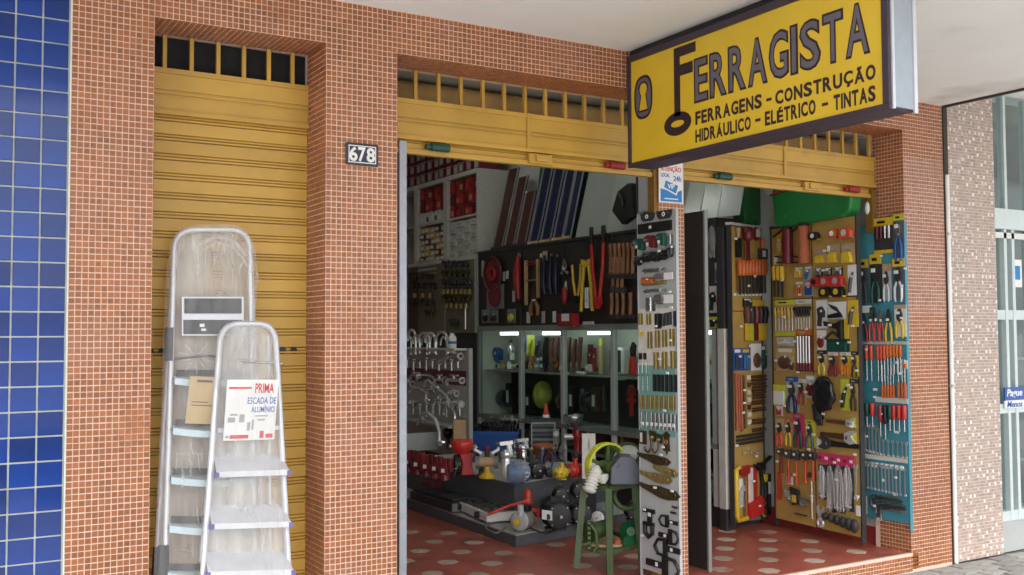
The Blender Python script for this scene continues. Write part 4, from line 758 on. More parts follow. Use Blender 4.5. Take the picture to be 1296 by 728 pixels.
for b, l, lab in (((1046, 528, 1085, 541), False, 'uppermost adjustable wrench with silver jaws facing right'), ((1039, 543, 1085, 561), False, 'middle long adjustable wrench with silver jaws facing right'), ((1036, 554, 1088, 571), True, 'lowest black adjustable wrench with jaws facing left')):
    G(F, b, adjustable, 'adjustable_wrench', lab + ' on the ochre board', 'wrench', 'brown' if not l else 'black', l, 'chrome' if not l else 'steel_dark')
G(F, (1034, 553, 1040, 568), tag_strip, 'price_card', 'cream card left of the lowest adjustable wrench', 'card', 'card')
for x in (1080.5, 1081.5): G(F, (x - 2.5, 529 if x < 1081 else 548, x + 2.5, 538 if x < 1081 else 560), tag_strip, 'wrench_tag', ('upper' if x < 1081 else 'lower') + ' lime tag behind the adjustable wrench jaws', 'tag', 'lime_yellow')
for x, c in ((990, 'maroon'), (999.5, 'orange_red'), (1009.5, 'orange_red'), (1021, 'orange_red'), (1030.5, 'orange_red')):
    G(F, (x - 4.4, 567 + (x - 988) * .1, x + 4.2, 598 if x < 992 else 614 - abs(x - 1010) * .3), hammer, 'hammer', {990: 'short dark hammer at left of the hammer row', 999.5: 'hammer with a white tag hanging below it, second in the row', 1009.5: 'hammer with the longest orange handle, middle of the row', 1021: 'hammer with orange handle, fourth in the row', 1030.5: 'small hammer at right of the row beside the pink headers'}[x], 'hammer', c)
G(F, (984, 597, 989, 632), tag_strip, 'orange_strip', 'vertical fluorescent orange strip at the lower left of the ochre board', 'strip', 'red_bright'); G(F, (996, 603, 1004, 613), tag_strip, 'price_tag', 'square white tag under the second hammer', 'price tag')
r, w, h = hang(F, (992, 617, 1025, 640), 'hex_key_set', 'folding hex key set spread like a fan with black and yellow holder', 'hex key set')
part(r, 'holder', MB().prism([(-w * .2, -h * .0), (w * .14, -h * .1), (w * .2, -h * .85), (-w * .1, -h)], -.03, -.006), 'black', bev=.004); part(r, 'label', B(-w * .09, w * .08, -.032, -.030, -h * .8, -h * .4), 'yellow')
for s in (-1, 1):
    for k in range(5): part(r, 'key', MB().tube([(s * w * .15, -.012 - .003 * k, -h * (.4 + .1 * k)), (s * w * (.5 - .03 * k), -.012 - .003 * k, -h * ((.1 if s < 0 else .62) + .1 * k))], .006, 5), 'steel')
r, w, h = hang(F, (1024, 598, 1033, 656), 'socket_wrench', 'long silver socket wrench with ratchet head hanging below the hammers', 'wrench'); part(r, 'shaft', MB().cyl((0, -.012, -h * .1), (0, -.012, -h), w * .09, n=8), 'chrome'); part(r, 'head', MB().cyl((0, -.03, -h * .05), (0, 0, -h * .05), w * .3, n=10), 'steel_dark'); part(r, 'collar', MB().cyl((0, -.012, -h * .55), (0, -.012, -h * .62), w * .15, n=8), 'chrome')
G(F, (1006, 650, 1024, 652.5), bundle, 'thin_rod', 'thin dark rod lying level near the foot of the ochre board', 'rod', 'steel_dark', 1, False)
r, w, h = hang(F, (1035, 575, 1082, 589), 'header_cards', 'row of bright pink header cards above the bagged spanners', 'header card')
for k in range(6): part(r, 'header_card', B(-w / 2 + w * k / 6 + .001, -w / 2 + w * (k + 1) / 6 - .001, -.006 - .002 * (k % 2), 0, -h * (.92 + .1 * (k % 2)), 0), 'pink'); part(r, 'print_block', B(-w / 2 + w * (k + .2) / 6, -w / 2 + w * (k + .7) / 6, -.0095, -.008, -h * .6, -h * .35), 'paper' if k % 2 else 'red')
for i, (x0, x1, y1) in enumerate(((1036, 1047, 632), (1047, 1057, 648), (1056, 1069, 649), (1068, 1080, 647))):
    b = (x0, 588, x1, y1); r, w, h = hang(F, b, 'bagged_spanners', f'clear bag of silver spanners under the pink headers, {("shortest, at left", "second from left", "third from left", "at right")[i]}', 'spanner set')
    part(r, 'inner_card', B(-w / 2, w / 2, -.002, 0, -h, 0), 'charcoal')
    for k in range(6): a = random.uniform(-.3, .3) * w; x = -w * .36 + w * .72 * k / 5; part(r, 'spanner', MB().bar((x, -.012 - .004 * (k % 3), -h * random.uniform(.02, .2)), (x + a, -.014 - .004 * (k % 3), -h * random.uniform(.8, .98)), w * .075, .004).torus((x + a, -.014, -h * .9), w * .06, w * .03, (0, 1, 0), 8, 4), 'chrome')
    part(r, 'bag', MB().ell((0, -.016, -h * .5), (w * .52, .014, h * .5), 12, 8), 'clear_film')
G(F, (1081, 588, 1087, 634), spanner, 'spanner', 'single silver spanner right of the bagged spanners', 'spanner', 'chrome'); G(F, (1084, 640, 1089, 653), tag_strip, 'price_tag', 'pale pink tag at the lower right of the ochre board', 'price tag')
G(F, (1034, 640, 1045, 669), spanner, 'spanner', 'thick silver ring spanner at the bottom centre of the ochre board', 'spanner', 'chrome')
r, w, h = hang(F, (1044, 651, 1087, 667), 'tool_roll', 'dark lumpy tool roll at the bottom of the ochre board', 'tool roll')
for k in range(6): part(r, 'pocket', MB().ell((-w * .42 + w * .17 * k, -.025, -h * (.35 + .06 * k)), (w * .10, .025, h * (.3 + .05 * k)), 10, 6), 'charcoal')

# ------------------------------------------------------------------ narrow ochre board
A_ = FA
r, w, h = hang(A_, (929, 288, 935, 326), 'brush', 'brush with dark bristles and pale ferrule, leftmost at the top of the narrow board', 'brush'); part(r, 'handle', MB().tube([(0, -.015, -h * .02), (0, -.015, -h * .35)], [w * .3, w * .2], 6), 'tan'); part(r, 'bristles', B(-w * .4, w * .4, -.03, -.004, -h, -h * .36), 'black')
G(A_, (935.5, 288, 943, 330), screwdriver, 'trowel', 'dark trowel with violet blade second at the top of the narrow board', 'trowel', 'maroon', 'maroon', flat=True)
r, w, h = hang(A_, (949, 288, 961, 305), 'sanding_float', 'dark maroon oval float with white centre at the top of the narrow board', 'float'); part(r, 'pad', MB().ell((0, -.015, -h * .5), (w * .5, .015, h * .5)), 'maroon'); part(r, 'grip', B(-w * .15, w * .15, -.04, -.028, -h * .75, -h * .15), 'offwhite')
r, w, h = hang(A_, (958, 302, 968, 328), 'wide_brush', 'wide black brush with white label at the top right of the narrow board', 'brush'); part(r, 'handle', MB().cyl((0, -.015, 0), (0, -.015, -h * .5), w * .12, n=7), 'orange'); part(r, 'bristles', B(-w * .45, w * .45, -.028, -.004, -h, -h * .5), 'charcoal'); part(r, 'label', B(-w * .2, w * .2, -.030, -.028, -h * .9, -h * .6), 'paper')
row(A_, (932, 936.5, 941, 945, 949, 953, 957, 960.5, 964), 329, 373, 4.1, screwdriver, 'chisel', 'wood chisel with orange handle in the row on the narrow board', 'chisel', 'orange chisels on the narrow ochre board', 'orange', 'steel_dark', hf=.46, flat=True)
for i in range(8): G(A_, (928.5 + 4.6 * i, 371, 931.5 + 4.6 * i, 374.5), tag_strip, 'price_tag', f'small white price tag under the orange chisels, {ORD[i]} from left', 'price tag', group='price tags under the orange chisels')
G(A_, (940, 378, 951, 389), packet, 'header_card', 'black header card at the top of the trowel cluster', 'card', 'black', 'charcoal', 'paper', 4); G(A_, (952, 380, 967, 388), tag_strip, 'header_card', 'yellow header card right of the black header on narrow board', 'card', 'yellow')
for i, (x, c, c2, n_) in enumerate(((943.5, 'brown', 'yellow', 'left'), (949, 'black', 'lime_yellow', 'second'), (955, 'maroon', 'maroon', 'third'), (960.5, 'black', 'yellow', 'fourth'), (965.5, 'black', 'yellow', 'right'))):
    r, w, h = hang(A_, (x - 3, 388, x + 3, 431), 'putty_knife', f'putty knife with dark handle and {"maroon" if c2 == "maroon" else "yellow"} blade guard, {n_} of five on the narrow board', 'putty knife'); part(r, 'handle', MB().lathe([(w * .35, 0), (w * .5, h * .2), (w * .3, h * .5)], (0, -.015, 0), (0, 0, -1), 8), c); part(r, 'blade', B(-w * .42, w * .42, -.016, -.010, -h, -h * .5), c2)
for b, mc, mt, k, lab in (((928, 441, 938, 469), 'blue', 'navy', 2, 'blue hang pack at the left of the pack row on narrow board'), ((938, 441, 949, 469), 'blue', 'pump_blue', 2, 'blue hang pack with yellow label second in the row'), ((950, 435, 963, 469), 'paper', 'brown', 3, 'white pack with dark coiled spring on narrow board'), ((963, 437, 968.5, 467), 'dark_green', 'dark_green', 4, 'narrow dark green pack at right of the pack row')):
    G(A_, b, packet, 'hang_pack', lab, 'packet', mc, mt, 'paper' if 'second' not in lab else 'yellow', k)
r = G(A_, (928.5, 472, 938, 548), bundle, 'drill_bit', 'long orange brown auger bits hanging down the left of narrow board', 'drill bits', 'terracotta', 3, nm='bit')
G(A_, (938, 474, 942, 545), bundle, 'twist_bit', 'single dark twisted bit beside the long orange bits', 'drill bit', 'antique', 1, nm='bit')
r, w, h = hang(A_, (945, 474, 950, 540), 'bit_holder', 'column of white tags and brown bits on the narrow board', 'drill bits')
for k in range(7): part(r, 'tag', B(-w * .4, w * .4, -.006, 0, -h * (k + .7) / 7, -h * (k + .1) / 7), 'card' if k % 3 != 1 else 'brown')
for i, (y0, y1, n) in enumerate(((474, 492, 4), (492, 505, 4), (506, 512, 2), (515, 521, 2), (529, 537, 2), (541, 546, 2))):
    G(A_, (950, y0, 968, y1), bundle, 'drill_bit', f'level brown masonry bits on the narrow board, bunch {("at the top", "second down", "third down", "fourth down", "fifth down", "lowest")[i]}', 'drill bits', 'brown', n, False, nm='bit')
G(A_, (931, 548, 966, 562), bundle, 'drill_bit', 'long dark level bits across the narrow board above the silver keys', 'drill bits', 'steel_dark', 3, False, nm='bit')
r, w, h = hang(A_, (936, 564, 968, 580), 'silver_keys', 'tangle of silver socket keys in the lower part of the narrow board', 'keys')
for k in range(11): x, z = random.uniform(-.45, .35) * w, -random.uniform(.1, .9) * h; a = random.uniform(0, PI); part(r, 'key', MB().bar((x, -.012, z), (x + .05 * math.cos(a), -.016, z + .02 * math.sin(a)), .012, .006), 'chrome')
r, w, h = hang(A_, (956, 576, 974, 594), 'black_square', 'black metal square with angled arm near the foot of the narrow board', 'square'); part(r, 'arm', MB().bar((-w * .4, -.02, -h * .8), (w * .5, -.02, -h * .1), .03, .012), 'black'); part(r, 'stock', B(-w * .45, w * .0, -.03, -.008, -h, -h * .45), 'black')
G(A_, (930, 590, 946, 657), hacksaw, 'hacksaw', 'hacksaw with yellow tube frame and red grip at the foot of the narrow board', 'hacksaw', 'yellow')
G(A_, (931.5, 606, 943, 642), packet, 'blade_pack', 'white blade pack inside the yellow hacksaw frame', 'packet', 'paper', 'print_gray', None, 1)
r, w, h = hang(A_, (945, 587, 963, 655), 'red_saw_pack', 'red pack with black curved saw frame at the foot of the narrow board', 'saw'); part(r, 'backing_card', B(-w * .5, w * .2, -.003, 0, -h, -h * .02), 'red_bright'); part(r, 'strip', B(-w * .42, -w * .1, -.006, -.003, -h * .7, -h * .06), 'card'); part(r, 'frame', MB().tube([(-w * .1, -.02, -h * .03), (w * .3, -.02, -h * .1), (w * .45, -.02, -h * .35), (w * .42, -.02, -h * .65)], w * .07, 7), 'black'); part(r, 'grip', MB().prism([(-w * .5, -h * .72), (w * .5, -h * .6), (w * .5, -h * .95), (-w * .4, -h)], -.03, -.006), 'red_bright', bev=.004)
G(A_, (963, 600, 968, 653), hacksaw, 'hacksaw', 'small yellow framed saw at the right edge of the narrow board', 'hacksaw', 'lime_yellow', mh='lime_yellow')
r, w, h = hang(A_, (968, 599, 974, 651), 'black_saw', 'black pad saw with white label beside the yellow framed saw', 'saw'); part(r, 'sheath', B(-w * .45, w * .45, -.02, 0, -h, -h * .02), 'black'); part(r, 'label', B(-w * .25, w * .25, -.022, -.02, -h * .5, -h * .2), 'paper')

# ------------------------------------------------------------------ grey hinge board
Gd = FG
for b, lab in (((812, 270, 829, 280), 'black scalloped door bracket with white badge, left at the top of the grey board'), ((832, 266.5, 851, 277), 'black scalloped door bracket with white badge, right at the top of the grey board')):
    r, w, h = hang(Gd, b, 'door_bracket', lab, 'bracket'); part(r, 'plate', MB().prism([(-w * .5, 0), (w * .5, 0), (w * .44, -h * .7), (w * .3, -h), (-w * .3, -h), (-w * .44, -h * .7)], -.012, 0), 'charcoal'); part(r, 'badge', MB().torus((0, -.013, -h * .45), h * .22, h * .07, (0, 1, 0), 14, 6), 'paper'); part(r, 'hole', MB().cyl((w * .3, -.0135, -h * .35), (w * .3, -.012, -h * .35), h * .08), 'steel')
r, w, h = hang(Gd, (808.5, 281.5, 850, 294), 'black_plate', 'long flat black plate with white sticker near the top of the grey board', 'plate'); part(r, 'plate', B(-w / 2, w / 2, -.012, 0, -h, 0), 'black'); part(r, 'price_sticker', B(-.015 - w * .1, .008 - w * .1, -.014, -.012, -h * .6, -h * .3), 'paper')
for b, c, lab in (((804, 302, 818, 318), 'dark_green', 'green padlock shaped clamp overhanging the left edge of the grey board'), ((817, 298, 833, 315), 'maroon', 'large crimson padlock shaped clamp on the grey board'), ((834, 295, 845, 312), 'dark_green', 'green padlock shaped clamp right of the crimson one')):
    r, w, h = hang(Gd, b, 'clamp', lab, 'clamp'); part(r, 'body', MB().prism([(-w * .5, -h * .2), (-w * .1, 0), (w * .4, -h * .05), (w * .5, -h * .5), (w * .45, -h), (w * .05, -h * .9), (-w * .1, -h * .6), (-w * .45, -h * .6)], -.035, 0), c, bev=.006); part(r, 'price_sticker', B(-.012, .010, -.038, -.036, -h * .8, -h * .55), 'paper'); part(r, 'screw', MB().cyl((-w * .1, -.05, -h * .35), (-w * .1, -.036, -h * .35), w * .1), 'steel')
G(Gd, (846, 297, 852, 309), hinge, 'latch', 'small silver latch right of the green clamp', 'latch', 'steel')
for i, (x0, y0, x1, y1) in enumerate(((806.5, 324, 816, 337), (816, 319, 828, 333), (829, 317, 840, 332), (841, 315, 847, 330), (848, 312, 854, 327))):
    r, w, h = hang(Gd, (x0, y0, x1, y1), 'caster', f'dark swivel caster wheel in the row under the clamps, {("leftmost", "second", "third and widest", "fourth", "rightmost")[i]}', 'caster'); part(r, 'plate', B(-w * .45, w * .45, -.03, 0, -h * .14, 0), 'steel'); part(r, 'fork', MB().box(-w * .4, -w * .3, -.03, -.005, -h * .7, -h * .14).box(w * .3, w * .4, -.03, -.005, -h * .7, -h * .14), 'steel_dark'); part(r, 'wheel', MB().cyl((-w * .26, -.025, -h * .62), (w * .26, -.025, -h * .62), h * .34, n=14), 'black')
for b, mt, lab in (((815, 339.5, 843, 344.5), 'steel', 'long silver bolt under the casters on the grey board'), ((829, 346, 843, 353), 'gray_stone', 'dull grey bolt with a white sticker'), ((814, 356, 843, 361), 'brass', 'brownish bolt under the orange boxed latch'), ((816, 366, 843, 370), 'steel', 'long silver bolt in the lower bolt group'), ((828, 373, 843, 385), 'steel', 'wide grey bolt left of the lower white card')):
    r, w, h = hang(Gd, b, 'door_bolt', lab, 'bolt'); part(r, 'plate', B(-w * .5, w * .5, -.004, 0, -h, 0), mt); part(r, 'rod', MB().cyl((-w * .48, -.012, -h * .5), (w * .5, -.012, -h * .5), min(.008, h * .3), n=8), mt); part(r, 'keeper', B(w * .2, w * .32, -.022, -.004, -h * .95, -h * .05), mt)
G(Gd, (812, 351, 829, 360), packet, 'orange_latch', 'orange and brown boxed latch on the grey board', 'latch', 'terracotta', 'orange', None, 4)
for b, lab in (((843, 345, 854.5, 354), 'upper'), ((843, 373, 854.5, 384), 'lower')): r, w, h = hang(Gd, b, 'price_card', f'{lab} white rounded price card on the grey board', 'card'); part(r, 'card', B(-w / 2, w / 2, -.02, -.016, -h, 0), 'paper', bev=.0015); part(r, 'stem', MB().cyl((0, -.016, -h * .5), (0, 0, -h * .5), .004), 'steel')
G(Gd, (818, 377, 830, 394), hinge, 'hinge', 'silver butterfly hinge left of the lower white card', 'hinge', 'steel')
for x, y0, y1, mt, w_ in ((811, 397, 411, 'brass', 5.5), (821.5, 397, 411, 'brass', 5.5)): G(Gd, (x - w_ / 2, y0, x + w_ / 2, y1), hinge, 'hinge', ('left' if x < 815 else 'right') + ' of two brass hinges on cream strip at the left edge', 'hinge', mt)
G(Gd, (829, 397, 837, 416), hinge, 'hinge', 'wide black cross shaped hinge on the cream strip', 'hinge', 'black')
row(Gd, (839.5, 844, 848.5), 397, 413, 3.6, hinge, 'hinge', 'narrow dark hinge in the upper row of the cream strip', 'hinge', 'dark hinges in the upper row of the grey board', 'steel_dark', dy=-1)
G(Gd, (852.5, 394, 856, 413), hinge, 'hinge', 'narrow blue hinge at the right edge of the cream strip', 'hinge', 'navy')
G(Gd, (809, 416, 818, 426), packet, 'yellow_tag', 'pale yellow pack of small hooks at the left of the cream strip', 'packet', 'card', 'yellow', None, 2)
row(Gd, (823, 832.5, 841.5, 851), 420, 441, 6, hinge, 'hinge', 'antique brass hinge in the upper brass row on cream strip', 'hinge', 'brass hinges in the upper brass row', 'brass', dy=-1.2)
row(Gd, (831, 841.5, 852.5), 446, 467, 6.5, hinge, 'hinge', 'pale brass hinge in the lower brass row above the teal strip', 'hinge', 'brass hinges in the lower brass row', 'brass', dy=-.6)
row(Gd, (811, 816.5), 447, 455, 3.4, hinge, 'hinge', 'tiny black hinge pair at the left edge of the cream strip', 'hinge', 'tiny black hinges of the grey board', 'black')
row(Gd, (811, 816, 821), 457, 472, 2.6, hexkey, 'hook', 'slim silver hook at the left end above the teal strip', 'hook', 'silver hooks of the grey board', 'chrome')
row(Gd, (828.5, 833.5, 838.5, 844, 849.5, 855), 474, 495, 3.8, hinge, 'hinge', 'black narrow hinge in the top row of the teal strip', 'hinge', 'black hinges on the teal strip', 'black', dy=.15)
row(Gd, (811, 817, 823), 474, 494, 3.0, hexkey, 'hook', 'long silver hook at left of the black hinges on teal strip', 'hook', 'long silver hooks of the teal strip', 'steel')
row(Gd, (812, 818, 824, 829.5, 835, 841, 847, 853), 500, 517, 3.8, hinge, 'hinge', 'small brass hinge in the middle row of the teal strip', 'hinge', 'small brass hinges on the teal strip', 'brass', dy=.25)
row(Gd, (812.5, 819, 825, 830, 835, 840, 845, 850, 855), 521, 541, 3.4, hinge, 'hinge', 'silver blue hinge with white sticker in the bottom teal row', 'hinge', 'silver hinges in the bottom teal row', 'steel', dy=.5)
for k in range(8): G(Gd, (812.5 + 5.6 * k, 534 + .4 * k, 815.2 + 5.6 * k, 538 + .4 * k), tag_strip, 'price_tag', f'tiny white price sticker on the bottom teal hinge row, {ORD[k]} from left', 'price tag', group='price stickers on the bottom teal hinge row', off=.016)
r, w, h = hang(Gd, (809.5, 545, 819, 562), 'plate_pull', 'antique rectangular pull plate at the left below the teal strip', 'pull'); part(r, 'plate', B(-w * .45, w * .45, -.008, 0, -h, 0), 'antique'); part(r, 'inset', B(-w * .3, w * .0, -.0095, -.008, -h * .85, -h * .15), 'card')
for b, lab in (((821, 545, 832, 572), 'left antique coat hook below the teal strip'), ((831, 549, 840, 573), 'right antique coat hook with a white sticker')):
    r, w, h = hang(Gd, b, 'coat_hook', lab, 'hook'); part(r, 'plate', MB().prism([(-w * .35, 0), (w * .4, -h * .05), (w * .35, -h * .5), (-w * .25, -h * .5)], -.01, 0), 'antique'); part(r, 'hook', MB().tube([(w * .1, -.02, -h * .4), (w * .2, -.03, -h * .8), (0, -.04, -h), (-w * .35, -.04, -h * .92), (-w * .42, -.04, -h * .75)], w * .09, 7), 'antique'); part(r, 'knob', MB().ell((w * .15, -.02, -h * .3), (w * .14, .012, w * .14)), 'brass')
r, w, h = hang(Gd, (840, 546, 848.5, 576), 'lock_plate', 'ornate brass keyhole plate right of the coat hooks', 'lock plate'); part(r, 'plate', MB().prism([(0, 0), (w * .5, -h * .15), (w * .35, -h * .3), (w * .4, -h * .7), (w * .5, -h * .82), (w * .1, -h * .85), (0, -h), (-w * .1, -h * .85), (-w * .5, -h * .82), (-w * .4, -h * .7), (-w * .35, -h * .3), (-w * .5, -h * .15)], -.008, 0), 'antique'); part(r, 'escutcheon', MB().torus((0, -.01, -h * .45), w * .2, w * .07, (0, 1, 0), 12, 5), 'brass')
for b, mt, fl2, lab in (((807, 571, 849, 588), 'antique', False, 'uppermost dark strap hinge'), ((827, 587, 858, 603), 'brass', False, 'short brass strap hinge with a fan end'), ((809, 594, 851, 611), 'brass', False, 'long brass strap hinge with pointed ends'), ((810, 610, 861, 631), 'antique', False, 'lowest and longest dark ornate strap hinge')):
    G(Gd, b, strap, 'ornamental_hinge', lab + ' on the grey board', 'strap hinge', mt, 5, fl2)
for y, x in ((640, 852), (647, 850)): G(Gd, (x, y, x + 8, y + 4), bundle, 'small_bolt', ('upper' if y < 645 else 'lower') + ' tiny dark bolt above the black hasps', 'bolt', 'steel_dark', 1, False)
r, w, h = hang(Gd, (815, 644, 830, 681), 'hasp', 'tall black T shaped hasp at the left with a D loop below', 'hasp'); part(r, 'cross_bar', B(-w * .5, w * .45, -.012, 0, -h * .14, 0), 'black'); part(r, 'stem', B(-w * .12, w * .2, -.012, 0, -h * .45, -h * .14), 'black'); part(r, 'cross_plate', B(-w * .5, w * .4, -.013, -.0005, -h * .58, -h * .46), 'black'); part(r, 'loop', MB().tube([(-w * .3, -.012, -h * .55), (-w * .3, -.012, -h * .82), (0, -.012, -h * .96), (w * .3, -.012, -h * .82), (w * .3, -.012, -h * .55)], w * .11, 6), 'black'); part(r, 'price_sticker', B(-w * .05, w * .2, -.0135, -.012, -h * .25, -h * .12), 'paper')
for b, fl2, lab in (((835, 652, 858, 668), True, 'uppermost small black hasp'), ((834, 669, 861, 689), False, 'second black hasp with a rectangular end'), ((829, 682, 861, 706), True, 'third black hasp with its loop at the left'), ((818, 702, 862, 730), False, 'lowest and largest black hasp at the foot')):
    G(Gd, b, hasp, 'hasp', lab + ' of the grey board', 'hasp', 'black', fl2)
# loose white price tags scattered over the boards
rt_ = random.Random(21)
for fr, (x0, x1, y0, y1), n, nm in ((FBd, (982, 1030, 340, 640), 14, 'left half of the wide ochre board'), (FBd, (1036, 1086, 300, 640), 16, 'right half of the wide ochre board'), (FA, (930, 965, 300, 640), 14, 'narrow ochre board'), (FT, (1093, 1148, 300, 640), 14, 'teal board among the tools'), (FG, (812, 855, 300, 690), 16, 'grey hinge board')):
    r0 = None
    for k in range(n):
        x, y = rt_.uniform(x0, x1), y0 + (y1 - y0) * (k + rt_.random()) / n
        if r0 is None: r0 = G(fr, (x - 1.6, y - 1.3, x + 1.6, y + 1.3), tag_strip, 'price_tag', 'tiny loose white price tag on the ' + nm, 'price tag', group='loose price tags on the ' + nm, off=.03)
        else: dup(r0, fr.pt(x, y, .03))

# ------------------------------------------------------------------ things standing on level surfaces
M('helmet_yellow', (.40, .40, .05), .5)
def hr(fr, b, *a, **k): r, w, h = hang(fr, b, *a, **k); return r, (b[2] - b[0]) * fw.dot(r.location - CAM) / FOC, h
RV = math.atan2(-.5173, .8558)                       # turned square to the street view
def stand(b, z, name, label, cat, group=None, rz=None, back=0):
    """b: outline in the photograph; the thing stands on the level z at the foot of b"""
    x0, y0, x1, y1 = b; p = at((x0 + x1) / 2, y1, 2, z); d = fw.dot(p - CAM); s = d / FOC
    return thing(name, label, cat, (p.x, p.y, z), RV if rz is None else rz, group), (x1 - x0) * s, (y1 - y0) * s
def motor(r, w, h, c, face='charcoal', lab=False, ax=(0, -1, 0), fins=True):     # electric motor lying along ax, shaft end towards the viewer
    R_ = w * .46; L = w * .9; z = R_ * 1.12; ax = Vector(ax).normalized(); a = Vector((0, 0, z)) - ax * L * .5
    pr = [(R_ * .3, 0), (R_ * .86, L * .03), (R_ * .95, L * .12)]
    for k in range(7): pr += [(R_ * (1.0 if fins else .95), L * (.14 + .1 * k)), (R_ * (.92 if fins else .95), L * (.17 + .1 * k))]
    part(r, 'housing', MB().lathe(pr + [(R_ * .95, L * .86)], a, ax, 20), c)
    part(r, 'end_cover', MB().lathe([(R_ * 1.02, L * .86), (R_ * 1.02, L * .92), (R_ * .8, L * .97), (R_ * .25, L)], a, ax, 20), face)
    part(r, 'shaft', MB().cyl(a + ax * L, a + ax * L * 1.14, R_ * .12, n=8), 'steel')
    up = Vector((0, 0, 1)); sd_ = ax.cross(up)
    for k in range(4):
        t = PI / 4 + k * PI / 2; q = a + ax * L * .93 + (sd_ * math.cos(t) + up * math.sin(t)) * R_ * .88; part(r, 'bolt', MB().cyl(q, q + ax * .012, R_ * .07, n=6), 'steel')
    part(r, 'foot', MB().box(-R_ * .8, R_ * .8, -L * .3, L * .3, 0, R_ * .16), c)
    tb = a + ax * L * .45 + up * R_; part(r, 'terminal_box', MB().box(tb.x - R_ * .35, tb.x + R_ * .35, tb.y - R_ * .35, tb.y + R_ * .35, tb.z - .01, tb.z + R_ * .32), c, bev=.004)
    if lab: part(r, 'label', B(-R_ * .5, R_ * .45, -R_ * 1.05, -R_ * 1.03, z - R_ * .2, z + R_ * .3), 'paper')
ZL, ZU = .091, .380
# lower step
p0, p1 = at(519, 633, 2, ZL), at(572, 650, 2, ZL); Lw = (p1 - p0).length; h = .13
r = thing('camp_stove', 'black folded two burner stove with grey end on the lower step', 'stove', ((p0.x + p1.x) / 2, (p0.y + p1.y) / 2, ZL), math.atan2(p1.y - p0.y, p1.x - p0.x)); w = Lw
part(r, 'body', B(-w / 2, w / 2, 0, .24, .01, h * .62), 'charcoal', bev=.006); part(r, 'lid', B(-w / 2 + .02, w / 2 - .02, .02, .23, h * .62, h * .8), 'black', bev=.006); part(r, 'end_cap', B(w / 2, w / 2 + .008, .0, .24, .012, h * .6), 'gray_frame'); part(r, 'knob', MB().cyl((0, -.02, h * .3), (0, 0, h * .3), .018), 'black'); part(r, 'catch', B(-.02, .01, -.012, -.0005, h * .3, h * .4), 'chrome'); part(r, 'grille', MB().box(w / 2 - .3, w / 2 - .02, .03, .21, h * .8, h * .86), 'steel_dark')
r, w, h = stand((519, 606, 545, 630), ZL, 'red_case', 'flat dark red tool case behind the black stove on the lower step', 'case', rz=-PI / 2); part(r, 'case', B(-w * .6, w * .6, .06, .26, 0, h * .8), 'maroon', bev=.008); part(r, 'trim', B(-w * .58, w * .58, .055, .06, h * .35, h * .42), 'steel')
c = at(607, 661, 2, ZL); t = thing('gas_stove', 'white two burner table stove wrapped in clear film on the lower step', 'stove', (4.12, 2.62, ZL), -PI / 2 + .06)
p0, p1 = at(574, 645, 2, ZL), at(616, 664, 2, ZL); t.location = ((p0.x + p1.x) / 2, (p0.y + p1.y) / 2, ZL); t.rotation_euler = (0, 0, math.atan2(p1.y - p0.y, p1.x - p0.x)); Lw = (p1 - p0).length
part(t, 'body', B(-Lw / 2, Lw / 2, 0, .30, .015, .085), 'white_paint', bev=.006); part(t, 'top_plate', B(-Lw / 2 + .012, Lw / 2 - .012, .015, .285, .085, .092), 'steel')
for s in (-1, 1):
    part(t, 'knob', MB().cyl((s * Lw * .27, -.028, .05), (s * Lw * .27, 0, .05), .026, n=14), 'black'); part(t, 'burner', MB().cyl((s * Lw * .24, .15, .092), (s * Lw * .24, .15, .108), .055, .045, 16), 'steel_dark'); part(t, 'pan_support', MB().bar((s * Lw * .24 - .09, .15, .112), (s * Lw * .24 + .09, .15, .112), .008, .008).bar((s * Lw * .24, .06, .1121), (s * Lw * .24, .24, .1121), .008, .008), 'charcoal')
    part(t, 'foot', MB().cyl((s * Lw * .42, .04, 0), (s * Lw * .42, .04, .015), .014), 'black')
r, w, h = stand((645, 640, 679, 672), ZL, 'water_pump', 'silver grey water pump with yellow cap at the corner of the lower step', 'pump', rz=RV - .5); motor(r, w * .8, h, 'gray_stone', 'gray_light'); part(r, 'yellow_cap', MB().cyl((0, -w * .52, w * .40), (0, -w * .44, w * .40), w * .13, n=14), 'yellow'); part(r, 'top_box', B(-w * .2, w * .25, -w * .1, w * .25, w * .72, w * .95), 'black', bev=.006); part(r, 'outlet', MB().cyl((w * .05, -w * .28, w * .6), (w * .05, -w * .28, w * 1.0), w * .12), 'gray_light')
r, w, h = stand((655, 620, 682, 663), ZL, 'hand_pump', 'red cast hand pump with long red lever on the lower step', 'pump'); part(r, 'barrel', MB().lathe([(w * .35, 0), (w * .35, h * .06), (w * .2, h * .1), (w * .2, h * .55), (w * .28, h * .6), (w * .28, h * .66), (w * .16, h * .72), (w * .2, h * .9), (w * .08, h)], (0, 0, 0), (0, 0, 1), 14), 'red_bright'); part(r, 'spout', MB().tube([(w * .1, 0, h * .4), (w * .45, 0, h * .38), (w * .5, 0, h * .2)], w * .12, 8), 'red_bright'); part(r, 'lever', MB().tube([(0, -.02, h * .68), (-w * .9, -.06, h * .56), (-w * 1.9, -.12, h * .34)], [w * .09, w * .075, w * .06], 8), 'red_bright'); part(r, 'collar', MB().cyl((0, 0, h * .7), (0, 0, h * .74), w * .22), 'brass')
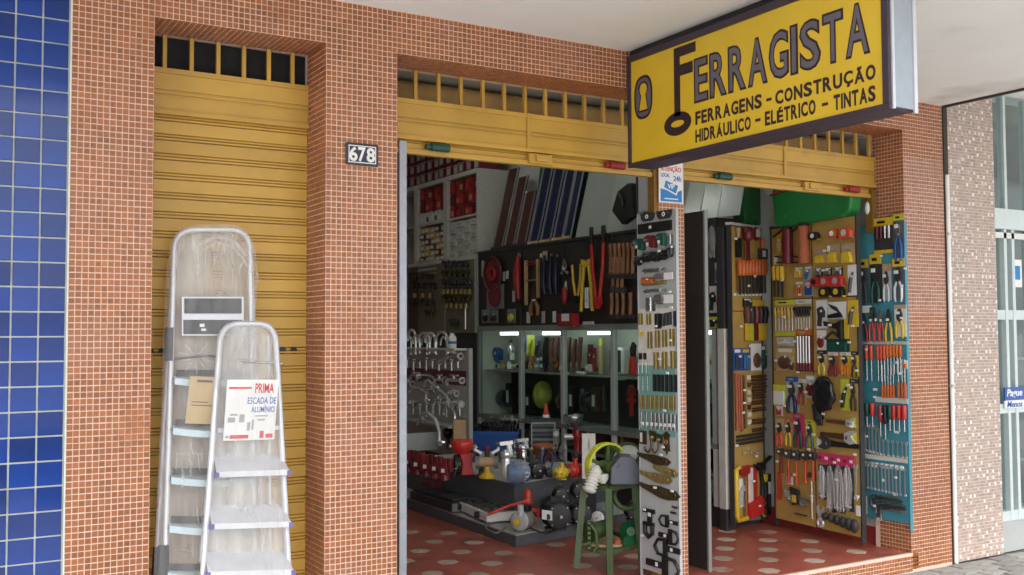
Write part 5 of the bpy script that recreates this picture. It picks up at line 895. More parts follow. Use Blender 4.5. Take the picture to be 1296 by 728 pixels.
for b, lb, lab, axx in (((684, 628, 722, 670), True, 'large black electric motor with white label on the lower step', (.35, -1, 0)), ((718, 626, 748, 664), False, 'black electric motor facing out, right of the labelled motor', (.3, -1, 0))):
    r, w, h = stand(b, ZL, 'electric_motor', lab, 'motor', rz=RV); motor(r, w * .95, h, 'black', 'charcoal', False, axx)
    if lb: part(r, 'label', MB().add([(-w * .46, -w * .46, h * .38), (-w * .12, -w * .50, h * .34), (-w * .12, -w * .50, h * .62), (-w * .46, -w * .46, h * .66)], [(0, 1, 2, 3)]), 'paper')
for b, lab, zz in (((699, 604, 721, 638), 'upper black electric motor above the labelled one', .26), ((722, 596, 745, 632), 'uppermost black electric motor left of the green machine', .30), ((790, 620, 812, 658), 'black motor on the right end of the lower step behind the green machine', ZL)):
    r, w, h = stand(b, zz, 'electric_motor', lab, 'motor', rz=RV); motor(r, w, h, 'black', 'charcoal', False, (.25, -1, 0))
bx = thing('motor_crate', 'dark crate carrying the upper black motors against the upper step', 'crate', (4.72, 2.08, ZL), .3); part(bx, 'crate', B(-.14, .30, -.02, .16, 0, .165), 'charcoal', bev=.006)
r, w, h = stand((750, 640, 768, 664), ZL, 'white_motor', 'pale grey motor with white round cover right of the black motors', 'motor'); motor(r, w, h, 'slate', 'white_paint', ax=(-.5, -1, 0))
# upper step, front row
for i in range(5):
    x = 517 + i * 11.5; y = 597 + i * 2.6
    r, w, h = stand((x - 8, y - 32, x + 8, y), ZU, 'red_vise', f'dark red bench vise with steel handle, {("farthest left", "second", "third", "fourth", "nearest")[i]} of the row on the upper step', 'vise', rz=-.9)
    part(r, 'base', MB().cyl((0, 0, 0), (0, 0, h * .2), w * .42, w * .34, 12), 'maroon'); part(r, 'body', MB().prism([(-w * .5, h * .2), (w * .4, h * .2), (w * .3, h * .55), (w * .3, h * .85), (0, h * .85), (-w * .1, h * .55), (-w * .5, h * .4)], -w * .25, w * .25), 'maroon', bev=.006); part(r, 'moving_jaw', MB().prism([(w * .36, h * .3), (w * .7, h * .3), (w * .6, h * .85), (w * .36, h * .85)], -w * .24, w * .24), 'red' if i % 2 else 'maroon', bev=.006); part(r, 'anvil', B(-w * .52, -w * .12, -w * .2, w * .2, h * .42, h * .5), 'steel_dark'); part(r, 'price_sticker', B(-w * .2, w * .1, -w * .262, -w * .252, h * .3, h * .45), 'paper'); part(r, 'screw', MB().cyl((w * .7, 0, h * .45), (w * 1.05, 0, h * .45), w * .06), 'steel'); part(r, 'handle', MB().cyl((w * 1.0, -.05, h * .2), (w * 1.0, .05, h * .68), w * .03, n=6), 'steel')
r, w, h = stand((570, 557, 602, 601), ZU, 'corn_mill', 'bright red cast hand mill with wide round hopper on the upper step', 'mill', rz=RV + .2)
part(r, 'hopper', MB().lathe([(w * .14, h * .5), (w * .22, h * .62), (w * .42, h * .72), (w * .47, h * .92), (w * .42, h), (w * .36, h * .96)], (-w * .04, 0, 0), (0, 0, 1), 20), 'red_bright'); part(r, 'body', MB().prism([(-w * .1, 0), (w * .42, 0), (w * .34, h * .3), (w * .36, h * .62), (-w * .15, h * .62), (-w * .05, h * .3)], -w * .2, w * .2), 'red_bright', bev=.008); part(r, 'flywheel', MB().cyl((-w * .36, -w * .1, h * .32), (-w * .16, -w * .1, h * .32), h * .27, n=20), 'black'); part(r, 'hub_knob', MB().ell((-w * .50, -.01, h * .83), (.014, .014, .014)), 'paper')
r, w, h = stand((601, 568, 632, 605), ZU, 'bench_grinder', 'bench grinder with two grey wheels on a yellow foot on the upper step', 'grinder'); part(r, 'base', MB().lathe([(w * .34, 0), (w * .34, h * .08), (w * .12, h * .22), (w * .12, h * .4)], (0, 0, 0), (0, 0, 1), 14), 'yellow'); part(r, 'motor_body', MB().cyl((-w * .3, 0, h * .55), (w * .3, 0, h * .55), w * .19, n=16), 'tan')
for s in (-1, 1): part(r, 'grinding_wheel', MB().cyl((s * w * .3, 0, h * .55), (s * w * .46, 0, h * .55), w * .28, n=20), 'gray_stone'); part(r, 'guard', MB().tube([(s * w * .38, -w * .22, h * .8), (s * w * .38, 0, h * .97), (s * w * .38, w * .25, h * .75)], w * .08, 6), 'black'); part(r, 'spark_shield', MB().bar((s * w * .2, -w * .25, h * .86), (s * w * .5, -w * .25, h * 1.0), .012, .022), 'white_paint')
for b, lab in (((633, 553, 648, 603), 'upright steel spray gun cup in front of the blue box'), ((655, 552, 668, 584), 'tilted steel spray gun with white cup behind the bagged pump')):
    r, w, h = stand(b, ZU, 'spray_gun', lab, 'spray gun'); part(r, 'cup', MB().lathe([(w * .42, 0), (w * .46, h * .08), (w * .46, h * .42), (w * .36, h * .46), (w * .46, h * .5), (w * .44, h * .62), (w * .15, h * .68)], (0, 0, 0), (0, 0, 1), 16), 'chrome'); part(r, 'gun_body', MB().bar((-w * .5, 0, h * .82), (w * .6, 0, h * .86), .03, .03).bar((w * .3, 0, h * .8), (w * .5, 0, h * .5), .022, .03), 'steel'); part(r, 'nozzle', MB().cyl((-w * .85, 0, h * .84), (-w * .5, 0, h * .83), .009, .016), 'steel'); part(r, 'lever', MB().tube([(w * .1, 0, h * .8), (w * .1, 0, h * .6)], .008, 5), 'steel')
r, w, h = stand((632, 582, 674, 612), ZU, 'bagged_pump', 'grey blue water pump inside a clear bag at the corner of the upper step', 'pump', rz=RV + .9); motor(r, w * .62, h, 'pump_blue', 'pump_blue', ax=(.9, -1, 0)); m = MB().ell((0, 0, h * .5), (w * .52, w * .42, h * .52), 18, 12); m.v = [(x * (1 + .06 * math.sin(z * 40 + y * 30)), y * (1 + .08 * math.sin(x * 50)), z) for x, y, z in m.v]; part(r, 'bag', m, 'clear_film')
r, w, h = stand((661, 588, 672, 610), ZU, 'pump_head', 'small blue pump head with ring outlet at the front corner of the upper step', 'pump'); part(r, 'body', MB().ell((0, 0, h * .5), (w * .5, w * .5, h * .5)), 'pump_blue'); part(r, 'outlet', MB().torus((0, -w * .5, h * .45), w * .3, w * .1, (0, 1, 0), 14, 6), 'steel')
r, w, h = stand((668, 578, 690, 606), ZU, 'dark_motor', 'very dark motor behind the blue sprayer on the upper step', 'motor'); motor(r, w, h, 'charcoal', 'black', ax=(.4, -1, 0))
r, w, h = stand((684, 556, 700, 640), .30, 'blue_hand_pump', 'tall blue foot pump cylinder with arched blue hose at the upper step corner', 'pump'); p = at(692, 640, 2, ZL); r.location.z = ZL; r.location.x, r.location.y = p.x, p.y
part(r, 'cylinder', MB().lathe([(w * .5, 0), (w * .5, h * .04), (w * .45, h * .05), (w * .45, h * .46), (w * .5, h * .47), (w * .4, h * .52)], (0, 0, 0), (0, 0, 1), 16), 'pump_blue'); part(r, 'label', B(-w * .05, w * .25, -w * .47, -w * .455, h * .3, h * .34), 'paper')
part(r, 'arch', MB().tube([(-w * .22, 0, h * .5), (-w * .25, 0, h * .8), (0, 0, h * .98), (w * .5, 0, h * .93), (w * .62, 0, h * .8)], w * .13, 8), 'navy'); part(r, 'piston_rod', MB().tube([(w * .2, 0, h * .5), (w * .8, 0, h * .9)], w * .10, 8), 'pump_blue'); part(r, 'hose', MB().tube([(w * .6, 0, h * .93), (w * 1.6, -.05, h * .75), (w * 2.6, -.08, h * .58), (w * 3.1, -.06, h * .5)], w * .08, 6), 'navy')
for b, c, lab in (((702, 581, 720, 607), 'yellow', 'yellow water pump with round outlet on the upper step'), ((718, 578, 738, 604), 'red_bright', 'red water pump right of the yellow pump on the upper step')):
    r, w, h = stand(b, ZU, 'small_pump', lab, 'pump'); motor(r, w * .9, h, c, c, ax=(-.5, -1, 0)); q = Vector((-w * .22, -w * .45, w * .52)); dv = Vector((-.5, -1, 0)).normalized(); part(r, 'volute', MB().lathe([(w * .38, 0), (w * .42, .01), (w * .42, .03), (w * .30, .045), (w * .22, .05)], q, dv, 16), c); part(r, 'outlet', MB().cyl(q + Vector((w * .2, 0, w * .2)), q + Vector((w * .2, 0, w * .68)), w * .13, n=10).cyl(q + Vector((w * .2, 0, w * .62)), q + Vector((w * .2, 0, w * .72)), w * .19, n=8), c); part(r, 'inlet', MB().cyl(q + dv * .05, q + dv * .08, w * .15, n=14), 'steel')
    for k in range(5): t = 2 * PI * k / 5; part(r, 'bolt', MB().cyl(q + dv * .03 + Vector((.9 * math.cos(t), -.45 * math.cos(t), math.sin(t))) * w * .36, q + dv * .045 + Vector((.9 * math.cos(t), -.45 * math.cos(t), math.sin(t))) * w * .36, w * .05, n=6), 'steel')
# upper step, back row
r, w, h = stand((583, 546, 656, 571), ZU, 'blue_crate', 'royal blue plastic crate at the back of the upper step', 'crate', rz=RV - .12); part(r, 'walls', MB().box(-w / 2, w / 2, 0, .012, 0, h).box(-w / 2, w / 2, .288, .30, 0, h).box(-w / 2, -w / 2 + .012, .012, .288, 0, h).box(w / 2 - .012, w / 2, .012, .288, 0, h), 'blue'); part(r, 'rim', B(-w / 2 - .012, w / 2 + .012, -.012, .0, h * .82, h * .98), 'blue', bev=.004); part(r, 'base', B(-w / 2 + .012, w / 2 - .012, .012, .288, .01, .02), 'blue')
q = r.location.copy()
r2 = thing('net_heap', 'heap of black netting filling the blue crate', 'net', (q.x + .05, q.y + .06, ZU + h * .7), RV); m = MB()
for k in range(46): x, y, z = random.uniform(-.5, .42) * w, random.uniform(.0, .22), random.uniform(0, .13); m.ell((x, y, z * (1 - abs(x / w))), (random.uniform(.03, .07), random.uniform(.03, .06), random.uniform(.025, .055)), 8, 5)
part(r2, 'netting', m, 'net')
for k in range(9): x = random.uniform(.0, .45) * w; part(r2, 'wire', MB().tube([(x, 0, .05), (x + random.uniform(-.06, .06), -.03, .12 + random.random() * .06), (x + random.uniform(-.1, .12), -.02, .16 + random.random() * .06)], .0035, 5), 'steel')
r, w, h = stand((673, 535, 702, 566), ZU + .06, 'pipe_coils', 'stack of grey pipes with white end rack behind the spray guns', 'pipes')
for k in range(5): part(r, 'pipe', MB().cyl((-w * .5, .03, h * (.1 + .19 * k)), (w * .5, .0, h * (.1 + .19 * k)), h * .095, n=12), 'gray_frame' if k % 2 else 'slate')
part(r, 'rack', MB().bar((-w * .5, -.06, 0), (-w * .5, -.06, h), .012, .012).bar((-w * .5, -.06, h), (w * .5, -.06, h), .012, .012).bar((w * .5, -.06, 0), (w * .5, -.06, h), .02, .012), 'gray_light')
r, w, h = stand((686, 514, 697, 537), .86, 'traffic_cone', 'small orange traffic cone with white base on the grey pipes', 'cone'); part(r, 'cone', MB().lathe([(w * .46, h * .16), (w * .14, h), (w * .10, h)], n=14), 'orange_red'); part(r, 'collar', MB().lathe([(w * .55, 0), (w * .5, h * .2), (w * .4, h * .22)], n=14), 'paper')
pc = bpy.data.objects['pipe_coils']; r.location = (pc.location.x + .05, pc.location.y + .02, pc.location.z + .29)
r, w, h = stand((674, 562, 702, 582), ZU, 'flower_pot', 'terracotta coloured plastic pot below the grey pipes', 'pot'); part(r, 'pot', MB().lathe([(w * .36, 0), (w * .46, h * .7), (w * .5, h * .72), (w * .5, h), (w * .45, h), (w * .40, h * .5)], n=18), 'terracotta')
r, w, h = stand((700, 543, 708, 562), ZU + .1, 'star_tool', 'grey plate with white star shaped wheel beside the pipes', 'tool'); part(r, 'plate', B(-w / 2, w / 2, 0, .01, 0, h), 'gray_frame'); m = MB()
for k in range(8): a = PI * k / 8; m.bar((-.03 * math.cos(a), -.012, h * .68 - .03 * math.sin(a)), (.03 * math.cos(a), -.012, h * .68 + .03 * math.sin(a)), .006, .006)
part(r, 'star_wheel', m, 'paper'); part(r, 'stem', MB().tube([(0, -.012, h * .5), (.01, -.012, -.02), (-.01, -.015, -.08)], .007, 6), 'steel')
r, w, h = stand((714, 525, 741, 573), ZU + .03, 'meat_mincer', 'red hand mincer carrying a wide steel bowl at the back of the platform', 'mincer'); part(r, 'bowl', MB().lathe([(w * .16, h * .62), (w * .36, h * .7), (w * .47, h * .92), (w * .48, h), (w * .44, h), (w * .3, h * .74)], (-w * .05, 0, 0), (0, 0, 1), 20), 'steel'); part(r, 'body', MB().lathe([(w * .2, 0), (w * .16, h * .1), (w * .2, h * .35), (w * .26, h * .45), (w * .2, h * .62)], (w * .12, 0, 0), (0, 0, 1), 14), 'red'); part(r, 'barrel', MB().cyl((-w * .5, 0, h * .42), (w * .2, 0, h * .42), w * .16, w * .13, 14), 'chrome'); part(r, 'crank', MB().tube([(w * .3, 0, h * .42), (w * .6, 0, h * .42), (w * .6, 0, h * .6)], w * .05, 6), 'steel')
r, w, h = stand((737, 549, 754, 606), ZU, 'picture_card', 'upright cream card with a grey tool drawing beside the green machine', 'card'); part(r, 'card', B(-w / 2, w / 2, 0, .006, 0, h), 'card'); part(r, 'drawing', MB().prism([(-w * .02, h * .62), (w * .06, h * .62), (w * .1, h * .72), (w * .04, h * .88), (-w * .02, h * .88), (-w * .08, h * .72)], -.002, 0), 'print_gray')
for i in range(8):
    x = 600 + i * 14.5; r, w, h = stand((x - 5, 574 - abs(i - 4) * .6, x + 6, 590), ZU, 'small_part', f'small dark machine part behind the upper step front row, {ORD[i]} from left', 'machine part', group='dark machine parts on the upper step'); p = r.location; r.location = (p.x + .16, p.y + .26, ZU)
    part(r, 'body', MB().lathe([(w * .5, 0), (w * .5, h * .3), (w * .3, h * .4), (w * .3, h * .9)], n=10), random.choice(('charcoal', 'steel_dark', 'brown', 'slate'))); part(r, 'cap', MB().ell((0, 0, h), (w * .3, w * .3, h * .16), 8, 5), random.choice(('chrome', 'red', 'steel', 'brass')))
for i, (b, c, kind) in enumerate((((604, 590, 614, 604), 'steel_dark', 0), ((640, 574, 652, 592), 'charcoal', 1), ((648, 560, 656, 580), 'steel', 0), ((662, 560, 672, 580), 'dark_green', 1), ((690, 590, 702, 606), 'black', 1), ((706, 566, 716, 586), 'slate', 0), ((724, 568, 736, 584), 'charcoal', 1), ((664, 540, 676, 562), 'gray_light', 0), ((652, 538, 664, 560), 'steel', 1), ((738, 590, 748, 606), 'black', 1))):
    r, w, h = stand(b, ZU, 'spare_part', f'small {c.replace("_", " ")} machine part {("beside the yellow grinder", "behind the bagged pump", "behind the spray gun cup", "under the white gun cup", "by the yellow pump foot", "behind the yellow pump", "behind the red pump", "left of the pipe rack", "at the blue crate corner", "beside the cream card")[i]}', 'machine part', 'machine parts among the pumps'); p_ = r.location; r.location = (p_.x + .05, p_.y + .09, ZU)
    if kind: motor(r, w * .9, h, c, 'steel_dark', ax=(random.uniform(-1, 1), -1, 0))
    else: part(r, 'body', MB().lathe([(w * .5, 0), (w * .5, h * .12), (w * .3, h * .2), (w * .34, h * .6), (w * .5, h * .64), (w * .5, h * .72), (w * .15, h * .8), (w * .15, h)], n=12), c); part(r, 'handle', MB().tube([(0, 0, h * .9), (w * .5, -.02, h * 1.02), (w * .8, -.03, h * .8)], w * .09, 6), 'chrome')
for i, (pts, lab) in enumerate(((((668, 668), (690, 676), (706, 668), (700, 655)), 'thin black power cable curling from the silver pump to the black motor'), (((640, 668), (628, 676), (615, 668), (632, 660)), 'thin grey cable lying in front of the white stove'), (((668, 655), (676, 640), (690, 660)), 'thin cable looping beside the red hand pump'))):
    ps_ = [at(x, y, 2, ZL) + Vector((0, 0, .008)) for x, y in pts]; q = ps_[0]; t = thing('power_cable', lab, 'cable', q); m_ = []
    for k in range(len(ps_) - 1):
        for s_ in range(6):
            u = s_ / 6; p0_, p1_, p2_, p3_ = ps_[max(k - 1, 0)], ps_[k], ps_[k + 1], ps_[min(k + 2, len(ps_) - 1)]; m_.append((p1_ * 2 + (p2_ - p0_) * u + (p0_ * 2 - p1_ * 5 + p2_ * 4 - p3_) * u * u + (p1_ * 3 - p0_ - p2_ * 3 + p3_) * u ** 3) * .5 - q)
    part(t, 'cable', MB().tube(m_ + [ps_[-1] - q], .006, 6), ('black', 'gray_frame', 'charcoal')[i])
# green hand machine on its stand
q = fl0 = at(772, 727, 2, 0); gm = thing('green_machine', 'green painted hand cranked sheller on an iron stand with yellow rimmed wheel', 'machine', (q.x, q.y, 0), RV)
s_ = fw.dot(q - CAM) / FOC
def gx(px): return (px - 772) * s_
def gz(py): return (727 - py) * s_
d_ = .42
legs = (((gx(771), 0, gz(619)), (gx(772), -.005, 0)), ((gx(741), .10, gz(618)), (gx(730), .05, gz(700) - .11)), ((gx(806), .10, gz(617)), (gx(814), .03, .02)), ((gx(780), d_, gz(612)), (gx(782), d_ + .04, 0)))
for a, b in legs: part(gm, 'leg', MB().bar(a, (b[0], b[1], max(0, b[2])), .042, .036, (0, 1, 0)), 'machine_green')
part(gm, 'table_frame', MB().bar(legs[0][0], legs[1][0], .03, .034).bar(legs[0][0], legs[2][0], .03, .034).bar(legs[1][0], legs[3][0], .03, .033).bar(legs[2][0], legs[3][0], .03, .033), 'machine_green')
zs = gz(700); part(gm, 'lower_frame', MB().bar((gx(771), 0, zs), (gx(734), .08, zs + .03), .03, .03).bar((gx(771), 0, zs + .002), (gx(812), .05, zs + .04), .03, .03).bar((gx(734), .08, zs + .03), (gx(781), d_ + .02, zs + .06), .028, .028).bar((gx(812), .05, zs + .04), (gx(781), d_ + .02, zs + .06), .028, .028), 'machine_green')
part(gm, 'shelf_plank', slab([(gx(738), .07), (gx(771), .02), (gx(808), .06), (gx(782), .40)], zs + .03, zs + .045), 'tan')
wc = Vector((gx(771), .10, gz(594))); Rw = 31 * s_; wa = Vector((.25, -1, .0))
def band(m, c, ax, Ro, Ri, w_, n=40):
    ax = Vector(ax).normalized(); x = ax.cross(Vector((0, 0, 1))).normalized(); y = Vector((0, 0, 1)); vs = []
    for i in range(n):
        e = x * math.cos(2 * PI * i / n) + y * math.sin(2 * PI * i / n); vs += [c + e * Ro - ax * w_ / 2, c + e * Ro + ax * w_ / 2, c + e * Ri + ax * w_ / 2, c + e * Ri - ax * w_ / 2]
    return m.add(vs, [(4 * i + k, 4 * i + (k + 1) % 4, 4 * ((i + 1) % n) + (k + 1) % 4, 4 * ((i + 1) % n) + k) for i in range(n) for k in range(4)])
wa = Vector((.55, -1, .0)); part(gm, 'wheel_rim', band(MB(), wc, wa, Rw, Rw - .014, .055), 'lime_yellow'); x_ = wa.normalized().cross(Vector((0, 0, 1)))
m = MB().torus(wc + wa.normalized() * -.012, Rw - .022, .013, wa, 36, 6)
for k in range(5): a = 2 * PI * k / 5 + .4; m.bar(wc, wc + (x_ * math.cos(a) + Vector((0, 0, 1)) * math.sin(a)) * (Rw - .02), .024, .016, wa)
part(gm, 'wheel_spokes', m.cyl(wc - wa * .04, wc + wa * .05, .04, n=14), 'wheel_green')
wc2 = Vector((gx(800), .30, gz(596))); part(gm, 'rear_wheel', MB().torus(wc2, Rw * .86, .016, wa, 30, 7).bar(wc2 - x_ * Rw * .8, wc2 + x_ * Rw * .8, .02, .016, wa).bar(wc2 - Vector((0, 0, 1)) * Rw * .8, wc2 + Vector((0, 0, 1)) * Rw * .8, .02, .015, wa), 'machine_green')
part(gm, 'hood', MB().prism([(gx(773), gz(613)), (gx(808), gz(613)), (gx(811), gz(590)), (gx(800), gz(578)), (gx(786), gz(578)), (gx(774), gz(592))], -.05, .16), 'slate', bev=.006); part(gm, 'hood_mark', MB().bar((gx(781), -.052, gz(592)), (gx(786), -.052, gz(586)), .012, .003), 'black')
part(gm, 'white_cap', MB().ell((gx(801), .18, gz(579)), (.07, .08, .055)), 'dirty_white')
a = Vector((gx(745), -.04, gz(623))); b = Vector((gx(757), -.01, gz(591))); dd = b - a; m = MB()
pr = [(.02, 0), (.038, .01)]
for k in range(6): pr += [(.048, .03 + k * .03), (.048, .038 + k * .03), (.036, .044 + k * .03), (.036, .05 + k * .03)]
pr += [(.042, .215), (.03, .235), (.012, .26)]
part(gm, 'ribbed_hopper', m.lathe([(r_, z_ * dd.length / .25) for r_, z_ in pr], a, dd, 20), 'offwhite')
part(gm, 'cup', MB().lathe([(.018, 0), (.035, .03), (.035, .06)], (gx(764), -.02, gz(612)), (0, 0, 1), 12), 'dirty_white')
part(gm, 'belt_guard', MB().torus((gx(796), .10, gz(632)), .085, .02, (.2, -1, .5), 20, 6), 'machine_green')
part(gm, 'rotor', MB().cyl((gx(748), .06, gz(676)), (gx(772), .12, gz(672)), .055, n=16).cyl((gx(746), .05, gz(676)), (gx(749), .06, gz(676)), .07, n=16), 'machine_green')
for k in range(6): part(gm, 'gear_tooth', MB().cyl((gx(744), .0, gz(694) + .032 * k), (gx(748), .0, gz(694) + .032 * k), .017, n=8), 'machine_green')
part(gm, 'curved_arm', MB().tube([(gx(748), -.02, gz(664)), (gx(754), -.03, gz(672)), (gx(756), -.03, gz(690)), (gx(751), -.03, gz(697))], .012, 7), 'machine_green')
part(gm, 'gear', MB().lathe([(.07, 0), (.07, .03), (.03, .03), (.03, .09)], (gx(800), .12, gz(678)), (0, -1, .2), 12).lathe([(.055, 0), (.055, .05)], (gx(796), .08, gz(690)), (.4, -1, .2), 10), 'tub_dark')
part(gm, 'rust_lump', MB().ell((gx(784), .08, gz(690)), (.035, .04, .03), 8, 6), 'terracotta')

# ------------------------------------------------------------------ taps on their stand
TP = fst
def tap(b, kind, lab, off=.05):
    r, w, h = hang(TP, b, 'tap', lab, 'tap', 'chrome taps on the white stand', off); rr_ = max(.008, min(.016, w * .07))
    if kind == 0:   # gooseneck
        pts = [(w * .42, 0, -h)] + [(w * .42 - w * .42 * (1 - math.cos(a)), 0, -h * .38 + h * .36 * math.sin(a)) for a in [PI * k / 8 for k in range(9)]] + [(-w * .42, 0, -h * .5)]
        part(r, 'spout', MB().tube(pts, rr_, 8), 'chrome'); part(r, 'base', MB().cyl((w * .42, 0, -h * 1.0), (w * .42, 0, -h * .88), rr_ * 2), 'chrome'); part(r, 'lever', MB().tube([(w * .42, 0, -h * .9), (w * .7, -.03, -h * .86)], rr_ * .7, 6), 'chrome')
    elif kind == 1:  # wall bib with cross handle
        part(r, 'body', MB().tube([(w * .5, 0, -h * .5), (-w * .3, 0, -h * .5), (-w * .42, 0, -h * .65), (-w * .44, 0, -h * .95)], rr_ * 1.2, 8), 'chrome'); part(r, 'handle', MB().cyl((0, 0, -h * .5), (0, 0, -h * .15), rr_).bar((-w * .22, 0, -h * .12), (w * .22, 0, -h * .12), rr_ * 1.3, rr_), 'chrome'); part(r, 'flange', MB().cyl((w * .46, 0, -h * .5), (w * .5, 0, -h * .5), rr_ * 2.4), 'chrome')
    else:            # small angle valve
        part(r, 'body', MB().cyl((0, 0, -h * .2), (0, 0, -h), rr_ * 1.3).cyl((-w * .4, 0, -h * .6), (0, 0, -h * .6), rr_), 'chrome'); part(r, 'knob', MB().ell((0, 0, -h * .12), (w * .3, .02, h * .14), 8, 6), 'chrome')
for i, b in enumerate(((515, 417, 527, 447), (522, 424, 532, 447), (528, 421, 545, 447), (537, 421, 552, 447), (550, 420, 568, 447))): tap(b, 0, f'chrome gooseneck tap on the top ledge of the white stand, {("leftmost", "second", "third", "fourth", "nearest and largest")[i]}', .09)
for i, b in enumerate(((512, 424, 521, 449), (519, 428, 527, 449), (533, 425, 541, 449), (544, 424, 553, 449), (557, 426, 566, 449))): tap(b, 0, f'thinner chrome gooseneck behind the front row on the top ledge, {ORD[i]} from left', .02)
for i, b in enumerate(((511, 478, 522, 492), (519, 470, 530, 480), (540, 486, 552, 500), (566, 492, 578, 503), (513, 505, 526, 517), (549, 500, 561, 512), (570, 505, 584, 517))): tap(b, 1, f'chrome bib tap scattered over the lower half of the stand, {ORD[i]} from left')
r, w, h = hr(TP, (567, 422, 578, 446), 'water_filter', 'white cylinder water filter tap at the right end of the top ledge', 'water filter', off=.09); part(r, 'cartridge', MB().lathe([(w * .3, -h), (w * .48, -h * .92), (w * .48, -h * .22), (w * .3, -h * .12), (w * .2, 0)], n=14), 'white_paint'); part(r, 'band', MB().cyl((0, 0, -h * .55), (0, 0, -h * .42), w * .49, n=14), 'sign_blue'); part(r, 'spout', MB().tube([(0, 0, -h * .1), (-w * .4, 0, 0), (-w * .7, 0, -h * .15)], .012, 6), 'chrome')
for i, b in enumerate(((566, 446, 583, 455), (556, 452, 567, 462))): tap(b, 1, ('silver mixer under the water filter', 'small silver bib tap under the nearest gooseneck')[i] + ' on the stand')
for i in range(9): tap((512 + i * 8, 452 + (i % 3) * 2, 519 + i * 8, 466 + (i % 2) * 3), 2, f'small chrome valve on the upper white panel of the stand, {ORD[i]} from left')
for i, b in enumerate(((549, 473, 563, 488), (564, 473, 585, 489))): tap(b, 1, ('left', 'right')[i] + ' big chrome bib tap on the dark maroon band')
for i, (b, lab) in enumerate((((525, 474, 552, 491), 'chrome spout arching over the maroon band'), ((516, 491, 541, 506), 'angled chrome spout at the left below the maroon band'))): tap(b, 0, lab)
r, w, h = hang(TP, (535, 482, 583, 514), 'mixer_tap', 'long diagonal chrome swivel tap with cross handles under the maroon band', 'tap', off=.08); part(r, 'spout', MB().tube([(-w * .48, 0, -h * .28), (-w * .45, 0, -h * .08), (-w * .36, 0, -h * .02), (w * .1, 0, -h * .55), (w * .22, 0, -h * .82)], .015, 8), 'chrome'); part(r, 'body', MB().cyl((w * .05, 0, -h * .86), (w * .5, 0, -h * .84), .02, n=10), 'chrome')
for x in (.2, .48): part(r, 'cross_handle', MB().bar((w * x - .03, -.02, -h * .76), (w * x + .03, -.02, -h * .98), .012, .012).bar((w * x + .03, -.022, -h * .76), (w * x - .03, -.022, -h * .98), .012, .012), 'chrome')
for i in range(8): tap((520 + i * 8.4, 508 + (i % 2) * 3, 526 + i * 8.4, 524 + (i % 3) * 2), 2, f'small chrome valve in the lower row of the stand, {ORD[i]} from left')
tap((560, 515, 577, 538), 0, 'thin shiny chrome gooseneck in the lower row of the stand')
r, w, h = hang(TP, (527, 522, 559, 561), 'kitchen_tap', 'tall pale gooseneck kitchen tap with spray head in front of the stand', 'tap', off=.25); part(r, 'spout', MB().tube([(w * .4, 0, -h), (w * .4, 0, -h * .55), (w * .25, 0, -h * .2), (-w * .05, 0, -h * .02), (-w * .28, 0, -h * .12)], .018, 9), 'alu_white'); part(r, 'base', MB().cyl((w * .4, 0, -h), (w * .4, 0, -h * .84), .032), 'alu_white'); part(r, 'spray_head', MB().bar((-w * .22, 0, -h * .06), (-w * .45, 0, -h * .45), .03, .026).bar((-w * .4, 0, -h * .1), (-w * .2, 0, -h * .3), .03, .02), 'chrome'); part(r, 'lever', MB().bar((w * .4, 0, -h * .9), (w * .62, -.02, -h * .86), .03, .018), 'chrome')
p = at(543, 571, 2, ZU); t = thing('sink_box', 'white sink box corner at the far left behind the vises', 'sink', (p.x - .25, p.y + .22, ZU), -PI / 2); part(t, 'front', B(-.6, .12, 0, .02, 0, .16), 'offwhite'); part(t, 'side', B(.12, .14, 0, .4, 0, .18), 'gray_light')
r, w, h = stand((574, 532, 590, 573), ZU, 'cardboard_box', 'plain beige box standing at the foot of the tap stand', 'box'); part(r, 'box', B(-w / 2, w / 2, 0, .16, 0, h), 'tan'); part(r, 'flap', B(-w / 2, w / 2, -.004, 0, h * .92, h), 'kraft')
r, w, h = stand((561, 540, 573, 556), ZU + .1, 'steel_ball', 'dark shiny round fitting with a bright highlight near the tap stand', 'fitting'); part(r, 'ball', MB().ell((0, 0, h * .5), (w * .5, w * .5, h * .5)), 'black_gloss'); part(r, 'stem', MB().cyl((0, 0, -.1), (0, 0, h * .1), .02), 'steel_dark')
r, w, h = stand((580, 552, 602, 566), ZU + .06, 'paper_stack', 'white papers lying on boxes behind the red mill', 'papers'); part(r, 'box', B(-w * .45, w * .45, .0, .25, -.06, .0), 'brown'); part(r, 'sheet', B(-w * .5, w * .5, -.02, .22, .001, .006), 'paper'); part(r, 'sheet', B(-w * .3, w * .6, -.06, .12, -.02, -.014), 'paper')

